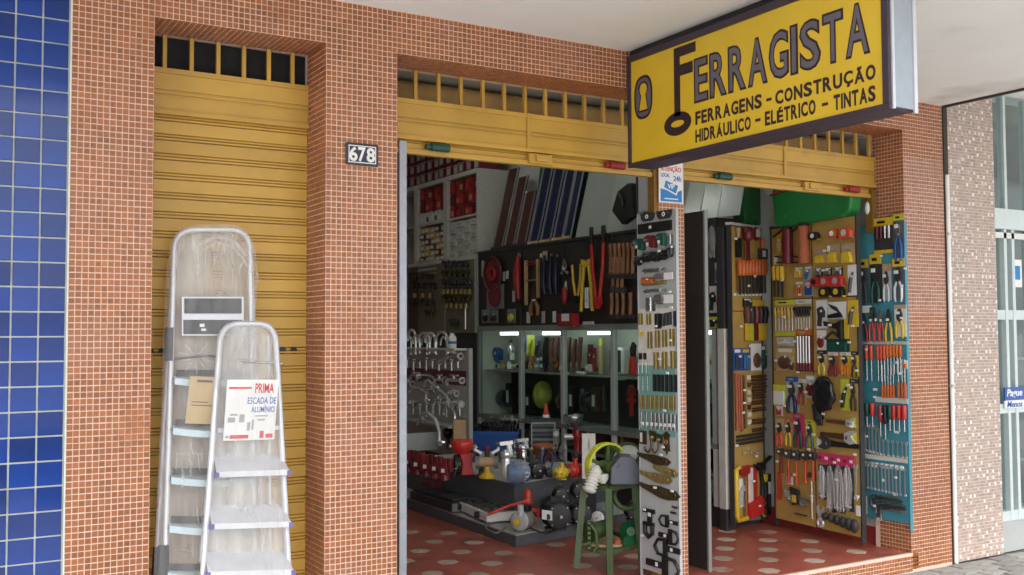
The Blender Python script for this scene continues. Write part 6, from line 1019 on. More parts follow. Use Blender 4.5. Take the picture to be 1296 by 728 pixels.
# ------------------------------------------------------------------ goods on the dark tool boards
PG = FC; o3 = dict(off=.004)
r, w, h = hang(PG, (613, 324, 637, 371), 'round_strainer', 'large round red centred strainer at the far left of the dark tool boards', 'strainer'); part(r, 'rim', MB().torus((0, -.02, -h * .5), w * .46, w * .03, (0, 1, 0), 28, 6), 'brown'); part(r, 'disc', MB().cyl((0, -.012, -h * .5), (0, 0, -h * .5), w * .44, n=28), 'maroon'); part(r, 'hub', MB().torus((0, -.02, -h * .5), w * .15, w * .07, (0, 1, 0), 18, 6), 'red')
r, w, h = hang(PG, (616, 360, 638, 391), 'red_pack', 'dark red hanging pack under the round strainer', 'packet'); part(r, 'card', B(-w / 2, w / 2, -.003, 0, -h, 0), 'gray_frame'); part(r, 'reel', MB().cyl((0, -.02, -h * .45), (0, -.003, -h * .45), w * .34, n=18), 'maroon')
for b, mt, lab in (((610, 392, 620, 409), 'black', 'pale pack with black ring, lower left of the dark boards'), ((621, 392, 631, 409), 'steel_dark', 'pale pack with dark disc, second at the lower left of the dark boards'), ((642, 391, 653, 409), 'lime_yellow', 'greenish pack with yellow disc at the bottom of the dark boards')): G(PG, b, packet, 'ring_pack', lab, 'packet', 'gray_frame', mt, None, 3)
for i, (x, y0, y1) in enumerate(((610, 330, 350), (637, 344, 356), (641, 343, 353), (649, 368, 382), (656, 320, 326))): G(PG, (x, y0, x + 3, y1), tag_strip, 'grey_tag', f'narrow pale tag on the first dark tool board, {("leftmost", "second", "third", "fourth", "upper right")[i]}', 'tag', 'gray_light')
r, w, h = hr(PG, (654, 322, 664, 379), 'red_bag', 'long soft red bag hanging on the dark tool board', 'bag'); part(r, 'bag', MB().tube([(0, -.03, -.01), (0, -.04, -h * .3), (0, -.05, -h * .6), (0, -.03, -h)], [w * .2, w * .5, w * .52, w * .25], 10), 'red'); part(r, 'strap', MB().tube([(-.02, -.01, -.01), (0, -.01, .03), (.02, -.01, -.01)], .004, 5), 'black')
r, w, h = hang(PG, (666, 329, 684, 386), 'bow_saw', 'wooden frame saw with red cord beside the red bag', 'saw')
for s in (-1, 1): part(r, 'side_bar', B(s * w * .42 - w * .06, s * w * .42 + w * .06, -.03, -.004, -h * (1 if s < 0 else .85), 0), 'wood_pale')
part(r, 'cord', MB().cyl((-w * .42, -.02, -h * .04), (w * .42, -.02, -h * .05), .008, n=6).cyl((-w * .42, -.02, -h * .1), (w * .42, -.02, -h * .09), .006, n=6), 'red'); part(r, 'centre_bar', MB().bar((-w * .42, -.015, -h * .45), (w * .42, -.015, -h * .45), .02, .016), 'wood')
G(PG, (672, 371, 684, 399), pliers, 'wooden_shears', 'pair of brown wooden handles crossing below the frame saw', 'shears', 'wood', 'brown')
for i, (x0, y0, x1, y1, c) in enumerate(((687, 318, 693, 330, 'kraft'), (684, 321, 686, 326, 'paper'), (686, 394, 690, 409, 'gray_light'), (700, 394, 704, 408, 'paper'), (667, 395, 671, 409, 'offwhite'), (692, 361, 699, 365, 'steel'))): G(PG, (x0, y0, x1, y1), tag_strip, 'small_label', ('tan label high on the second dark board', 'tiny white label beside the tan label', 'grey label at the bottom of the second dark board', 'white label at the bottom of the second dark board', 'pale label under the frame saw', 'thin steel strip in the middle of the second dark board')[i], 'label', c)
for i, x in enumerate((691, 699, 706)): 
    r, w, h = hr(PG, (x - 4, 322 + i, x + 4, 372), 'dark_tool', f'navy blue hanging tool in shadow on the second dark board, {("left", "middle", "right")[i]} of three', 'tool'); part(r, 'body', MB().tube([(0, -.02, -.01), (w * .1, -.03, -h * .4), (-w * .1, -.03, -h * .7), (0, -.02, -h)], [w * .2, w * .34, w * .4, w * .3], 8), 'navy'); part(r, 'hook', MB().torus((0, -.01, .0), w * .2, w * .06, (0, 1, 0), 10, 5), 'steel')
G(PG, (711, 328, 721, 347), pliers, 'grass_shears', 'slim grey grass shears hung on the third dark board', 'shears', 'steel', 'steel', jf=.7)
r, w, h = hr(PG, (713, 356, 722, 386), 'red_white_bag', 'red and white hanging bag below the grey shears', 'bag'); part(r, 'bag', MB().ell((0, -.03, -h * .6), (w * .5, .03, h * .4), 12, 8), 'red'); part(r, 'top', MB().tube([(0, -.01, 0), (0, -.02, -h * .4)], [w * .1, w * .3], 7), 'offwhite')
r, w, h = hang(PG, (714, 397, 733, 413), 'red_box', 'red box with white label at the foot of the dark tool boards', 'box', off=.03); part(r, 'box', B(-w / 2, w / 2, -.08, .0, -h, 0), 'red'); part(r, 'label', B(-w * .22, w * .28, -.082, -.08, -h * .6, -h * .02), 'paper')
def lopper(r, w, h, c, up): 
    for s in (-1, 1): part(r, 'handle', MB().tube([(s * w * .45, -.03, 0), (s * w * .38, -.03, -h * .4), (s * w * .12, -.03, -h * .85)], w * .085, 7), c)
    for s in (-1, 1): part(r, 'grip', MB().tube([(s * w * .45, -.03, up), (s * w * .45, -.03, -h * .02)], w * .10, 7), 'black' if up > 0 else c)
    part(r, 'jaw', MB().prism([(-w * .2, -h * .82), (w * .2, -h * .82), (w * .24, -h * .93), (w * .05, -h), (-w * .05, -h), (-w * .24, -h * .93)], -.05, -.01), c if up > 0 else 'black')
r, w, h = hang(PG, (727, 335, 739, 383), 'lopper', 'small yellow handled lopper on the dark boards', 'lopper'); lopper(r, w, h, 'yellow', -.001)
r, w, h = hang(PG, (751, 307, 768, 391), 'bolt_cutter', 'big red bolt cutter with black grips rising above the dark boards', 'bolt cutter'); lopper(r, w, h, 'red_bright', .15)
r, w, h = hang(PG, (737, 328, 754, 394), 'lopper', 'large yellow shears opened downward beside the red bolt cutter', 'lopper')
for s in (-1, 1): part(r, 'handle', MB().tube([(s * w * .14, -.03, -h * .04), (s * w * .32, -.03, -h * .5), (s * w * .42, -.03, -h)], w * .085, 7), 'yellow')
part(r, 'jaw', MB().prism([(-w * .3, 0), (0, -h * .06), (w * .3, 0), (w * .3, -h * .1), (0, -h * .16), (-w * .3, -h * .1)], -.05, -.01), 'yellow')
r, w, h = hang(PG, (741, 364, 751, 390), 'tube_bundle', 'bundle of three silver and violet tubes between the yellow shears', 'tubes')
for k, c in enumerate(('steel', 'white_paint', 'violet')): part(r, 'tube', MB().cyl((-w * .3 + w * .3 * k, -.02, 0), (-w * .3 + w * .3 * k, -.02, -h), w * .10, n=7), c)
G(PG, (738, 407, 752, 411), tag_strip, 'white_card', 'small white card at the bottom edge of the dark boards', 'card', 'offwhite')
def hatchet(r, w, h): part(r, 'handle', MB().tube([(0, -.03, 0), (.006, -.03, -h * .4), (-.004, -.03, -h)], [w * .32, w * .28, w * .34], 8), 'wood'); part(r, 'head', MB().prism([(-w * .5, -h * .98), (w * .7, -h * .93), (w * .75, -h * 1.12), (-w * .5, -h * 1.08)], -.05, -.012), 'steel_dark')
row(PG, (776, 781.5, 787, 792.5, 798, 804), 309, 349, 5, lambda r, w, h: hatchet(r, w, h), 'hatchet', 'wooden handled hatchet in the upper row of the right dark board', 'hatchet', 'hatchets in the upper row', dy=-.3)
row(PG, (779, 785, 790.5), 326, 366, 4.6, lambda r, w, h: hatchet(r, w, h), 'hatchet', 'wooden handled hatchet hung lower between the upper ones', 'hatchet', 'hatchets hung between the upper ones')
row(PG, (777.5, 784.5, 792, 801), 371, 400, 5, lambda r, w, h: hatchet(r, w, h), 'mallet', 'pale wooden handled hammer in the lower row of the right dark board', 'hammer', 'hammers in the lower row', dy=-.2)
# right end of the boards, seen through the right doorway
r, w, h = hr(PG, (897, 282, 909, 329), 'glove_pair', 'grey work glove hanging beside the dark board in the right doorway', 'glove', off=.02); part(r, 'palm', MB().ell((0, -.02, -h * .45), (w * .5, .03, h * .38)), 'gray_stone'); 
for k in range(4): part(r, 'finger', MB().tube([(-w * .35 + w * .22 * k, -.02, -h * .6), (-w * .38 + w * .24 * k, -.02, -h * (.92 + .03 * (k % 2)))], w * .11, 6), 'gray_stone')
G(PG, (905, 332, 913, 358), packet, 'pale_pack', 'pale green pack under the grey glove', 'packet', 'gray_light', 'slate', None, 4); G(PG, (898, 362, 908, 396), packet, 'tool_pack', 'white pack with black grip in the right doorway', 'packet', 'offwhite', 'black', None, 0); G(PG, (907, 366, 916, 394), packet, 'red_tool_pack', 'reddish brown pack right of the white pack in the doorway', 'packet', 'terracotta', 'maroon', None, 3); G(PG, (897, 401, 912, 415), packet, 'yellow_pack', 'yellow pack with a black tool just above the lit case', 'packet', 'lime_yellow', 'black', None, 0)

# ------------------------------------------------------------------ goods inside the lit cases (0.2 m behind the glass) and below
IN = Fr((5.95, 0), (0, -1)); ZS = 1.161
def inn(b, *a, **k): return hr(IN, b, *a, **k)
for b, c, lab in (((613, 432, 624, 452), 'pump_blue', 'round blue reel, left in the first lit case'), ((625, 438, 640, 456), 'blue', 'dark blue diamond shaped reel in the first lit case')):
    r, w, h = inn(b, 'reel', lab, 'reel'); part(r, 'disc', MB().cyl((0, -.06, -h * .5), (0, 0, -h * .5), w * .48, n=8 if 'diamond' in lab else 18), c); part(r, 'hub', MB().cyl((0, -.065, -h * .5), (0, -.06, -h * .5), w * .16), 'white_paint'); part(r, 'handle', MB().cyl((0, -.02, -h * .9), (0, -.02, -h * 1.3), w * .12, n=8), c)
r, w, h = inn((641, 434, 652, 448), 'chrome_lamp', 'chrome bowl lamp hanging in the first lit case', 'lamp'); part(r, 'bowl', MB().lathe([(w * .1, 0), (w * .4, -h * .4), (w * .5, -h), (w * .46, -h)], n=18), 'chrome'); part(r, 'cap', MB().cyl((0, 0, 0), (0, 0, h * .3), w * .16), 'steel_dark')
def shelf_goods(pxs, ytop, ybot, mats, lab, cat, names):
    for i, x in enumerate(pxs):
        b = (x - 4.5, ytop + (i * 7 % 5), x + 4.5, ybot); r, w, h = inn(b, names[i % len(names)], lab + f', {ORD[i]} from left', cat)
        k = (i * 5 + int(ytop)) % 3; mt = mats[i % len(mats)]
        if k == 0: part(r, 'body', MB().lathe([(w * .4, -h), (w * .45, -h * .5), (w * .25, -h * .15), (w * .25, 0)], n=10), mt)
        elif k == 1: part(r, 'body', B(-w * .5, w * .5, -.05, .03, -h, 0), mt, bev=.004); part(r, 'label', B(-w * .3, w * .3, -.053, -.05, -h * .8, -h * .3), 'paper')
        else: part(r, 'body', MB().cyl((-w * .5, 0, -h * .6), (w * .5, 0, -h * .6), h * .38, n=12), mt); part(r, 'cap', MB().cyl((w * .5, 0, -h * .6), (w * .6, 0, -h * .6), h * .25, n=10), 'charcoal')
shelf_goods((618, 627, 636, 645, 652), 456, 467, ('white_paint', 'gray_light', 'tan', 'white_paint', 'offwhite'), 'small pale fitting on the glass shelf of the first lit case', 'fitting', ('fitting',))
for b, c, lab in (((660, 425, 667, 451), 'blue', 'blue hanging pack, first in the second lit case'), ((667, 424, 677, 451), 'lime_yellow', 'bright yellow hanging pack in the second lit case'), ((677, 425, 685, 453), 'slate', 'blue grey strap pack right of the yellow one')):
    G(IN, b, packet, 'strap_pack', lab, 'packet', c, c, None, 1)
for i, (x, c) in enumerate(((692, 'net'), (699, 'leather'), (705, 'leather'), (714, 'leather'), (721, 'brown'), (728, 'leather'), (735, 'leather'))):
    r, w, h = inn((x - 4, 427 + i % 2 * 2, x + 4, 472), 'leather_holster', f'brown leather glove hanging in the lit cases, {ORD[i]} from left' if c != 'net' else 'dark grey work glove, first of the gloves in the lit cases', 'glove', 'gloves in the lit cases'); part(r, 'cuff', MB().tube([(0, 0, 0), (0, -.02, -h * .35), (0, -.02, -h * .7)], [w * .36, w * .46, w * .42], 8), c)
    for k in range(3): part(r, 'finger', MB().tube([(-w * .28 + w * .28 * k, -.02, -h * .68), (-w * .3 + w * .3 * k, -.02, -h * (.96 + .03 * (k % 2)))], w * .13, 6), c)
for b, c, lab in (((744, 436, 751, 470), 'maroon', 'tall crimson pack, left of the spotted tube'), ((751, 440, 755, 470), 'red', 'narrow red pack beside the tall crimson pack')): G(IN, b, packet, 'red_pack', lab, 'packet', c, c, None, 4)
r, w, h = inn((756, 428, 764, 473), 'patterned_tube', 'tall tan spotted tube in the third lit case', 'tube'); part(r, 'tube', MB().cyl((0, 0, -h), (0, 0, -h * .2), w * .42, n=12), 'kraft'); part(r, 'cap', MB().cyl((0, 0, -h * .2), (0, 0, 0), w * .44, w * .3, 12), 'lime_yellow')
r, w, h = inn((767, 440, 795, 474), 'boxed_tool', 'white rounded box with black window at the third and fourth lit case', 'box'); part(r, 'box', B(-w / 2, w / 2, -.02, .08, -h, 0), 'white_paint', bev=.02); part(r, 'window', B(-w * .42, w * .40, -.024, -.02, -h * .9, -h * .1), 'charcoal')
r, w, h = inn((797, 433, 809, 474), 'red_cutter', 'red and black cutter in the fourth lit case', 'cutter'); part(r, 'grip', MB().prism([(-w * .4, -h), (w * .4, -h), (w * .3, -h * .45), (-w * .2, -h * .45)], -.05, 0), 'red_bright', bev=.006); part(r, 'blade', MB().prism([(-w * .3, -h * .45), (w * .3, -h * .45), (w * .45, -h * .1), (0, 0), (-w * .4, -h * .2)], -.03, -.005), 'black')
shelf_goods((664, 672, 681, 690, 698, 706), 457, 467, ('brown', 'wood', 'gray_light', 'charcoal', 'steel', 'terracotta'), 'small tool lying on the glass shelf of the second lit case', 'tool', ('small_tool',))
for b, lab in (((712, 471, 728, 474.5), 'left'), ((733, 470, 748, 474), 'right')): r, w, h = inn(b, 'white_roll', f'{lab} white roll lying on the shelf of the third lit case', 'roll'); part(r, 'roll', MB().cyl((-w / 2, -.05, -h * .5), (w / 2, -.05, -h * .5), h * .5), 'paper')
shelf_goods((778, 788, 798), 476, 481, ('navy', 'paper', 'maroon'), 'flat box under the shelf of the fourth lit case', 'box', ('flat_box',))
r, w, h = inn((679, 482, 704, 517), 'yellow_helmet', 'round dull yellow helmet in the lower half of the second case', 'helmet'); part(r, 'shell', MB().ell((0, -.05, -h * .5), (w * .5, w * .5, h * .5), 20, 14), 'helmet_yellow'); part(r, 'ridge', MB().torus((0, -.05, -h * .5), h * .46, .008, (1, .4, 0), 24, 6), 'helmet_yellow')
shelf_goods((617, 627, 638, 647), 484, 515, ('charcoal', 'brown', 'slate', 'charcoal'), 'dim dark item low in the first case', 'item', ('dark_item',)); shelf_goods((718, 727, 737, 746, 756, 764), 488, 520, ('charcoal', 'black', 'slate', 'black', 'brown', 'charcoal'), 'black fitting in the dim lower half of the third case', 'fitting', ('black_fitting',))
r, w, h = inn((793, 487, 808, 527), 'red_pipe_tool', 'dim red pipe wrench low in the fourth case', 'wrench'); part(r, 'handle', B(-w * .12, w * .12, -.03, 0, -h, -h * .3), 'red_bright'); part(r, 'jaw', MB().prism([(-w * .5, -h * .3), (w * .5, -h * .36), (w * .4, -h * .1), (0, 0), (-w * .2, -h * .1)], -.04, 0), 'red', bev=.004); part(r, 'collar', B(-w * .4, w * .4, -.035, .005, -h * .56, -h * .44), 'red_bright')
for i in range(14):
    x = 5.98; y = 5.1 - i * .27; c = ('charcoal', 'brown', 'slate', 'navy', 'gray_frame', 'maroon', 'leather')[i % 7]; z = (.419, .171)[i % 2]
    t = thing('carton', f'dim {("dark grey", "brown", "slate", "navy", "grey", "maroon", "leather coloured")[i % 7]} carton on the {("upper", "lower")[i % 2]} open shelf under the cases, {ORD[i]} along', 'carton', (x, y, z), -PI / 2); hh = .12 + .08 * random.random(); part(t, 'carton', B(-.1, .1, -.1, .1, 0, hh), c); part(t, 'tape_strip', B(-.02, .02, -.102, -.1, 0, hh), 'tan')
shelf_goods((619, 632, 648), 440, 456, ('steel', 'pump_blue', 'white_paint'), 'second row fitting on the upper shelf of the first lit case', 'fitting', ('fitting',))
shelf_goods((665, 674, 683, 690, 700), 448, 458, ('steel', 'terracotta', 'white_paint', 'navy', 'orange'), 'second row item on the upper shelf of the second lit case', 'item', ('boxed_item',))
shelf_goods((715, 726, 738, 748, 759), 460, 470, ('terracotta', 'steel', 'maroon', 'offwhite', 'brown'), 'low item in front of the gloves of the third lit case', 'item', ('boxed_item',))
shelf_goods((664, 672, 708, 712), 494, 517, ('brown', 'charcoal', 'slate', 'terracotta'), 'dim item beside the yellow helmet', 'item', ('dim_item',))
shelf_goods((614, 622, 632, 643), 462, 467, ('charcoal', 'brass', 'steel', 'charcoal'), 'flat dark item at the shelf edge of the first lit case', 'item', ('flat_item',))
r, w, h = inn((899, 436, 905, 462), 'yellow_bottle', 'yellow bottle in the lit case of the right doorway', 'bottle'); part(r, 'bottle', MB().lathe([(w * .45, -h), (w * .45, -h * .35), (w * .2, -h * .2), (w * .2, 0)], n=12), 'lime_yellow'); part(r, 'cap', MB().cyl((0, 0, 0), (0, 0, h * .06), w * .22), 'black')
shelf_goods((903, 909, 914), 446, 462, ('tan', 'slate', 'offwhite'), 'small can in the lit case of the right doorway', 'can', ('can',)); shelf_goods((901, 908), 490, 510, ('frame_teal', 'gray_frame'), 'dim pot below the shelf of the right lit case', 'pot', ('pot',))
r, w, h = hang(IN, (899, 598, 910, 640), 'pale_rack', 'pale blue green plastic rack in the open shelf of the right doorway', 'rack')
for k in range(3): part(r, 'hook_bar', MB().tube([(-w * .5, -.02, -h * .05 - .02 * k), (w * .3, -.04, -h * .1 - .06 * k), (w * .4, -.04, -h * .3 - .06 * k)], .012, 6), 'frame_teal')
part(r, 'upright', B(-w * .4, -w * .28, -.02, 0, -h, 0), 'frame_teal'); part(r, 'foot', B(-w * .5, w * .6, -.1, .05, -h * 1.02, -h), 'frame_teal')

# ------------------------------------------------------------------ tall shelf: packs in the pigeonholes
def local(root, name, label, cat, x, y, z, group): q = root.matrix_basis @ Vector((x, y, z)); return thing(name, label, cat, q, -PI / 2, group)
sh.rotation_euler = (0, 0, -PI / 2); bpy.context.view_layer.update()
pk = {}
def pack(kind, c, c2, w, h, x, y, z, lab, grp):
    w, h = (.112, .146) if kind else ((.158, .070) if c == 'offwhite' else (.132, .070)); key = (kind, c, c2)
    if key in pk: q = sh.matrix_basis @ Vector((x, y, z)); return dup(pk[key], q, label=lab)
    t = local(sh, 'hang_pack' if kind else 'small_box', lab, 'packet' if kind else 'box', x, y, z, grp); pk[key] = t
    if kind: part(t, 'pouch', MB().prism([(-w / 2, 0), (w / 2, 0), (w * .46, h * .8), (w * .3, h), (-w * .3, h), (-w * .46, h * .8)], -.02, .02), c); part(t, 'label', B(-w * .3, w * .3, -.023, -.02, h * .2, h * .6), c2)
    else: part(t, 'carton', B(-w / 2, w / 2, -.04, .04, 0, h), c); part(t, 'label', B(-w * .35, w * .35, -.042, -.04, h * .2, h * .75), c2)
    return t
ROWN = ('bottom', 'lower', 'middle', 'upper', 'top', 'sixth')
for bay, (xa, xb) in enumerate(((-.74, -.05), (-1.56, -.86))):
    bn = 'right' if bay == 0 else 'left'
    for j in range(3):
        for i in range(6):
            x = xa + (xb - xa) * (i + .5) / 6; c = ('red', 'maroon', 'red')[(i + j) % 3]; c2 = ('tan', 'maroon', 'red_bright')[(i * 2 + j) % 3]
            if bay and j == 0: c, c2 = (('paper', 'red') if i % 2 else ('frame_teal', 'paper'))
            pack(1, c, c2, .105, .14, x, .05 + .02 * (i % 2), 2.956 + j * .148, f'hang pack in the {bn} upper pigeonhole, {ROWN[j]} row, {ORD[i]} from left', 'hang packs in the upper pigeonholes of the tall shelf')
    for j in range(6):
        for i in range(4 if bay == 0 else 5):
            n_ = 4 if bay == 0 else 5; x = xa + (xb - xa) * (i + .5) / n_; c, c2 = (('offwhite', 'gray_light') if bay == 0 else ('brown' if (i + j) % 4 == 0 else 'kraft', 'card'))
            pack(0, c, c2, .13, .068, x, .06 + .02 * ((i + j) % 2), 2.471 + j * .073, f'small box in the {bn} lower pigeonhole, {ROWN[j]} row, {ORD[i]} from left', 'small boxes in the lower pigeonholes of the tall shelf')
for j in range(3):
    for i in range(12):
        c, c2 = (('maroon', 'paper') if i < 7 or j else ('card', 'red')); pack(0, 'maroon' if (i + j) % 3 else 'red', 'violet' if i % 2 else 'offwhite', .13, .068, 0, 0, 0, 'x', 'g') if False else None
        t = local(sh, 'wine_box', f'wine red carton above the tall shelf, {ROWN[j]} layer, {ORD[i]} from left', 'carton', -2.0 + i * .17, .10, 3.471 + j * .15, 'wine red cartons on top of the tall shelf') if (i, j) == (0, 0) else dup(wb, sh.matrix_basis @ Vector((-2.0 + i * .17, .10 + .01 * (i % 3), 3.471 + j * .15)), label=f'wine red carton above the tall shelf, {ROWN[j]} layer, {ORD[i]} from left')
        if (i, j) == (0, 0): wb = t; part(t, 'carton', B(-.08, .08, -.06, .2, 0, .142), 'maroon'); part(t, 'label', B(-.05, .04, -.062, -.06, .03, .11), 'gray_light'); part(t, 'tape_strip', B(-.08, .08, -.0625, -.062, .12, .128), 'offwhite')
# pipe fittings on the beige board
FX = Fr((5.70, 0), (0, -1)); fp = {}
k = 0; ROWF = ['right half, %s row' % q for q in ORD[:7]] + ['left half, %s row' % q for q in ORD[:5]]
for jr, (x0, x1, y0, n, kind) in enumerate(((562, 596, 330, 5, 0), (562, 596, 342, 5, 1), (562, 600, 353, 8, 0), (562, 600, 364, 7, 2), (563, 598, 373, 6, 1), (565, 596, 382, 5, 2), (572, 584, 404, 2, 0), (524, 552, 346, 4, 1), (522, 556, 358, 5, 0), (523, 552, 369, 3, 2), (522, 554, 379, 4, 0), (540, 552, 392, 2, 1))):
    for i in range(n):
        x = x0 + (x1 - x0) * (i + .5) / n; k += 1
        if kind not in fp:
            r, w, h = hang(FX, (x - 2.6, y0, x + 2.6, y0 + 8), 'pipe_fitting', f'small dark pipe fitting on the beige board, {ROWF[jr]}, {ORD[i]} from left', 'fitting', 'pipe fittings on the beige board'); fp[kind] = r
            if kind == 0: part(r, 'elbow', MB().tube([(-w * .4, -.03, -h * .2), (0, -.03, -h * .25), (w * .2, -.03, -h * .9)], w * .22, 7), 'steel_dark')
            elif kind == 1: part(r, 'tee', MB().cyl((-w * .5, -.03, -h * .3), (w * .5, -.03, -h * .3), w * .2).cyl((0, -.03, -h * .3), (0, -.03, -h), w * .2), 'antique')
            else: part(r, 'valve', MB().cyl((0, -.03, -h), (0, -.03, -h * .3), w * .25), 'brass'); part(r, 'knob', MB().ell((0, -.03, -h * .15), (w * .36, .02, h * .14), 8, 5), 'steel_dark')
        else: dup(fp[kind], FX.pt(x, y0, .004), label=f'small dark pipe fitting on the beige board, {ROWF[jr]}, {ORD[i]} from left')
for i, (y0) in enumerate((329, 334, 340, 346)): G(FX, (529, y0, 552, y0 + 2.5), tag_strip, 'white_rail', f'pale rail at the upper left of the beige fittings board, {("top", "second", "third", "lowest")[i]} of four', 'rail', 'gray_light')
G(FX, (588, 388, 592, 417), bundle, 'ball_chain', 'string of shiny beads hanging at the right of the beige board', 'chain', 'chrome', 1)

# ------------------------------------------------------------------ sheets and tubs leaning on top of the cabinet
def lean(px, py, wpx, hgt, name, label, cat, mat, th=.012, rails=None, group=None, k=.24):
    a = FC.pt(px, py, -.04); b = FC.pt(px + wpx, py, -.04); wd = (b - a).length; t = thing(name, label, cat, (5.74, a.y, 2.506), -PI / 2, group)
    t.rotation_euler = (-math.atan(k), 0, -PI / 2); part(t, 'sheet', B(0, wd, 0, th, 0, hgt), mat)
    if rails:
        for x in (.0, wd - .014): part(t, 'edge_rail', B(x, x + .014, -.012, -.0005, -.004, hgt + .01), rails)
        part(t, 'foot_bracket', B(-.005, wd + .005, -.02, -.0125, -.0, .028), 'steel_dark' if mat == 'panel_brown' else 'kraft')
    return t
for i, (px, w_, h_) in enumerate(((623, 13, .95), (638, 12, .82), (652, 13, .62))): lean(px, 304, w_, h_, 'leaning_panel', f'dark brown panel with silver edges leaning above the dark boards, {("leftmost and tallest", "middle", "shortest, at right")[i]} of three', 'panel', 'panel_brown', .012, 'alu')
for i, (px, w_) in enumerate(((669, 12), (684, 13), (700, 12), (713, 10))): lean(px, 302, w_, 1.0 - (.1 if i == 3 else 0), 'leaning_panel', f'glossy navy panel with silver edges leaning above the dark boards, {("first", "second", "third", "last")[i]} from the left', 'panel', 'navy', .012, 'alu')
lean(660, 300, 20, .95, 'green_sheet', 'green sheet standing behind the brown and navy panels', 'sheet', 'tub_dark', .01, None, k=.12).location.x += .14
lean(704, 300, 22, .95, 'green_sheet', 'green sheet seen right of the navy panels behind them', 'sheet', 'tub_dark', .01, None, k=.12).location.x += .14
for i, (px, py, w_, h_, k_) in enumerate(((728, 300, 38, .8, .26), (767, 296, 42, .8, .22), (862, 276, 21, .42, .30), (885, 282, 22, .45, .26), (908, 284, 27, .45, .24))):
    lean(px, py, w_, h_, 'pale_sheet', ('pale greenish sheet right of the navy panels', 'pale greenish sheet behind the black case', 'grey green sheet above the dark board', 'shiny grey green sheet with a bright reflection', 'wide grey green sheet beside the dark green tub')[i], 'sheet', 'sheet_pale', .012, None, k=k_)
r, w, h = hang(Fr((5.66, 0), (0, -1)), (781, 234, 807, 285), 'black_case', 'black angular plastic case hanging in front of the pale sheets', 'case'); part(r, 'case', MB().prism([(w * .3, 0), (w * .5, -h * .02), (w * .5, -h * .85), (0, -h), (-w * .5, -h * .62), (-w * .2, -h * .15)], -.07, 0), 'black', bev=.012); part(r, 'handle', MB().tube([(-w * .1, -.075, -h * .2), (w * .1, -.09, -h * .35), (w * .1, -.075, -h * .55)], .012, 6), 'charcoal')
r, w, h = hang(Fr((5.6, 0), (0, -1)), (805, 222, 818, 268), 'white_strip_board', 'upright grey board with dark edge left of the middle post', 'board'); part(r, 'board', B(-w * .3, w * .5, 0, .02, -h, 0), 'gray_light'); part(r, 'edge', B(-w * .45, -w * .31, -.01, .02, -h, .02), 'charcoal')
# green tubs over the right hand boards
def tub(fr, b, lab, mat, off):
    r, w, h = hang(fr, b, 'wheelbarrow_tub', lab, 'tub', off=off); D = .24
    o_ = [(-w * .5, -h * .02), (w * .5, 0), (w * .44, -h * .82), (w * .36, -h * .93), (-w * .40, -h), (-w * .47, -h * .9)]
    i_ = [(x * .94, z * .94 - h * .02) for x, z in o_]; n = len(o_)
    vs = [(x, 0, z) for x, z in o_] + [(x * .9, -D * .0 + .22, z * .9 - h * .03) for x, z in o_]
    part(r, 'shell', MB().add([(x, -.03, z) for x, z in o_] + [(x * .96, .10, z) for x, z in o_], [tuple(range(n))[::-1] if False else tuple(range(n)), tuple(range(2 * n - 1, n - 1, -1))] + [(i, n + i, n + (i + 1) % n, (i + 1) % n) for i in range(n)]), mat, bev=.02)
    return r, w, h
r, w, h = tub(FBd, (977, 226, 1082, 284), 'large green wheelbarrow tub resting above the wide ochre board', 'tub_green', .02)
part(r, 'rim', MB().tube([(-w * .5, -.04, -h * .22), (-w * .2, -.045, -h * .12), (w * .05, -.045, -h * .04)], .011, 7), 'red'); part(r, 'bolt', MB().cyl((-w * .30, -.045, -h * .75), (-w * .30, -.03, -h * .75), .008), 'steel')
part(r, 'dark_opening', MB().prism([(-w * .46, -h * .18), (-w * .2, -h * .09), (w * .0, -h * .02), (-w * .2, -h * .02)], -.036, -.031), 'maroon')
r, w, h = tub(Fr((5.78, 1.36), (.96, .28)), (938, 222, 978, 288), 'dark green tub standing on the cabinet end beside the pale sheets', 'tub_dark', .0)
part(r, 'rim', MB().tube([(w * .5, -.05, 0), (w * .46, -.05, -h * .9)], .012, 7), 'black')
r, w, h = hang(FT, (1092, 248, 1103, 274), 'white_sack', 'crumpled white bag wedged at the end of the green tub above teal board', 'bag', off=.02); part(r, 'bag', MB().ell((0, .03, -h * .6), (w * .4, .05, h * .42), 12, 8), 'paper'); part(r, 'neck', MB().tube([(0, .03, -h * .2), (w * .1, .03, .02)], [w * .25, w * .12], 7), 'offwhite')

# ------------------------------------------------------------------ notice on the middle post
pp_ = Fr((0, .230), (1, 0)); r, w, h = hang(pp_, (833.5, 209, 864, 257), 'alarm_notice', 'blue and white notice headed ATENÇÃO on the middle post', 'notice'); h += .0
part(r, 'sheet', B(-w / 2, w / 2, -.003, 0, -h, .03), 'paper'); part(r, 'blue_field', MB().prism([(-w * .44, -h * .97), (w * .44, -h * .97), (w * .44, -h * .64), (w * .2, -h * .72), (-w * .44, -h * .64)], -.0042, -.003), 'sign_blue')
part(r, 'lettering', text_mesh('ATENÇÃO', -w * .42, w * .42, -h * .20, -h * .02, -.003, .001, .025), 'print_red'); part(r, 'lettering', text_mesh('LOCAL', -w * .42, -w * .06, -h * .33, -h * .23, -.003, .001, .02), 'print_blue'); part(r, 'lettering', text_mesh('24h', w * .1, w * .42, -h * .42, -h * .28, -.003, .001, .02), 'print_blue')
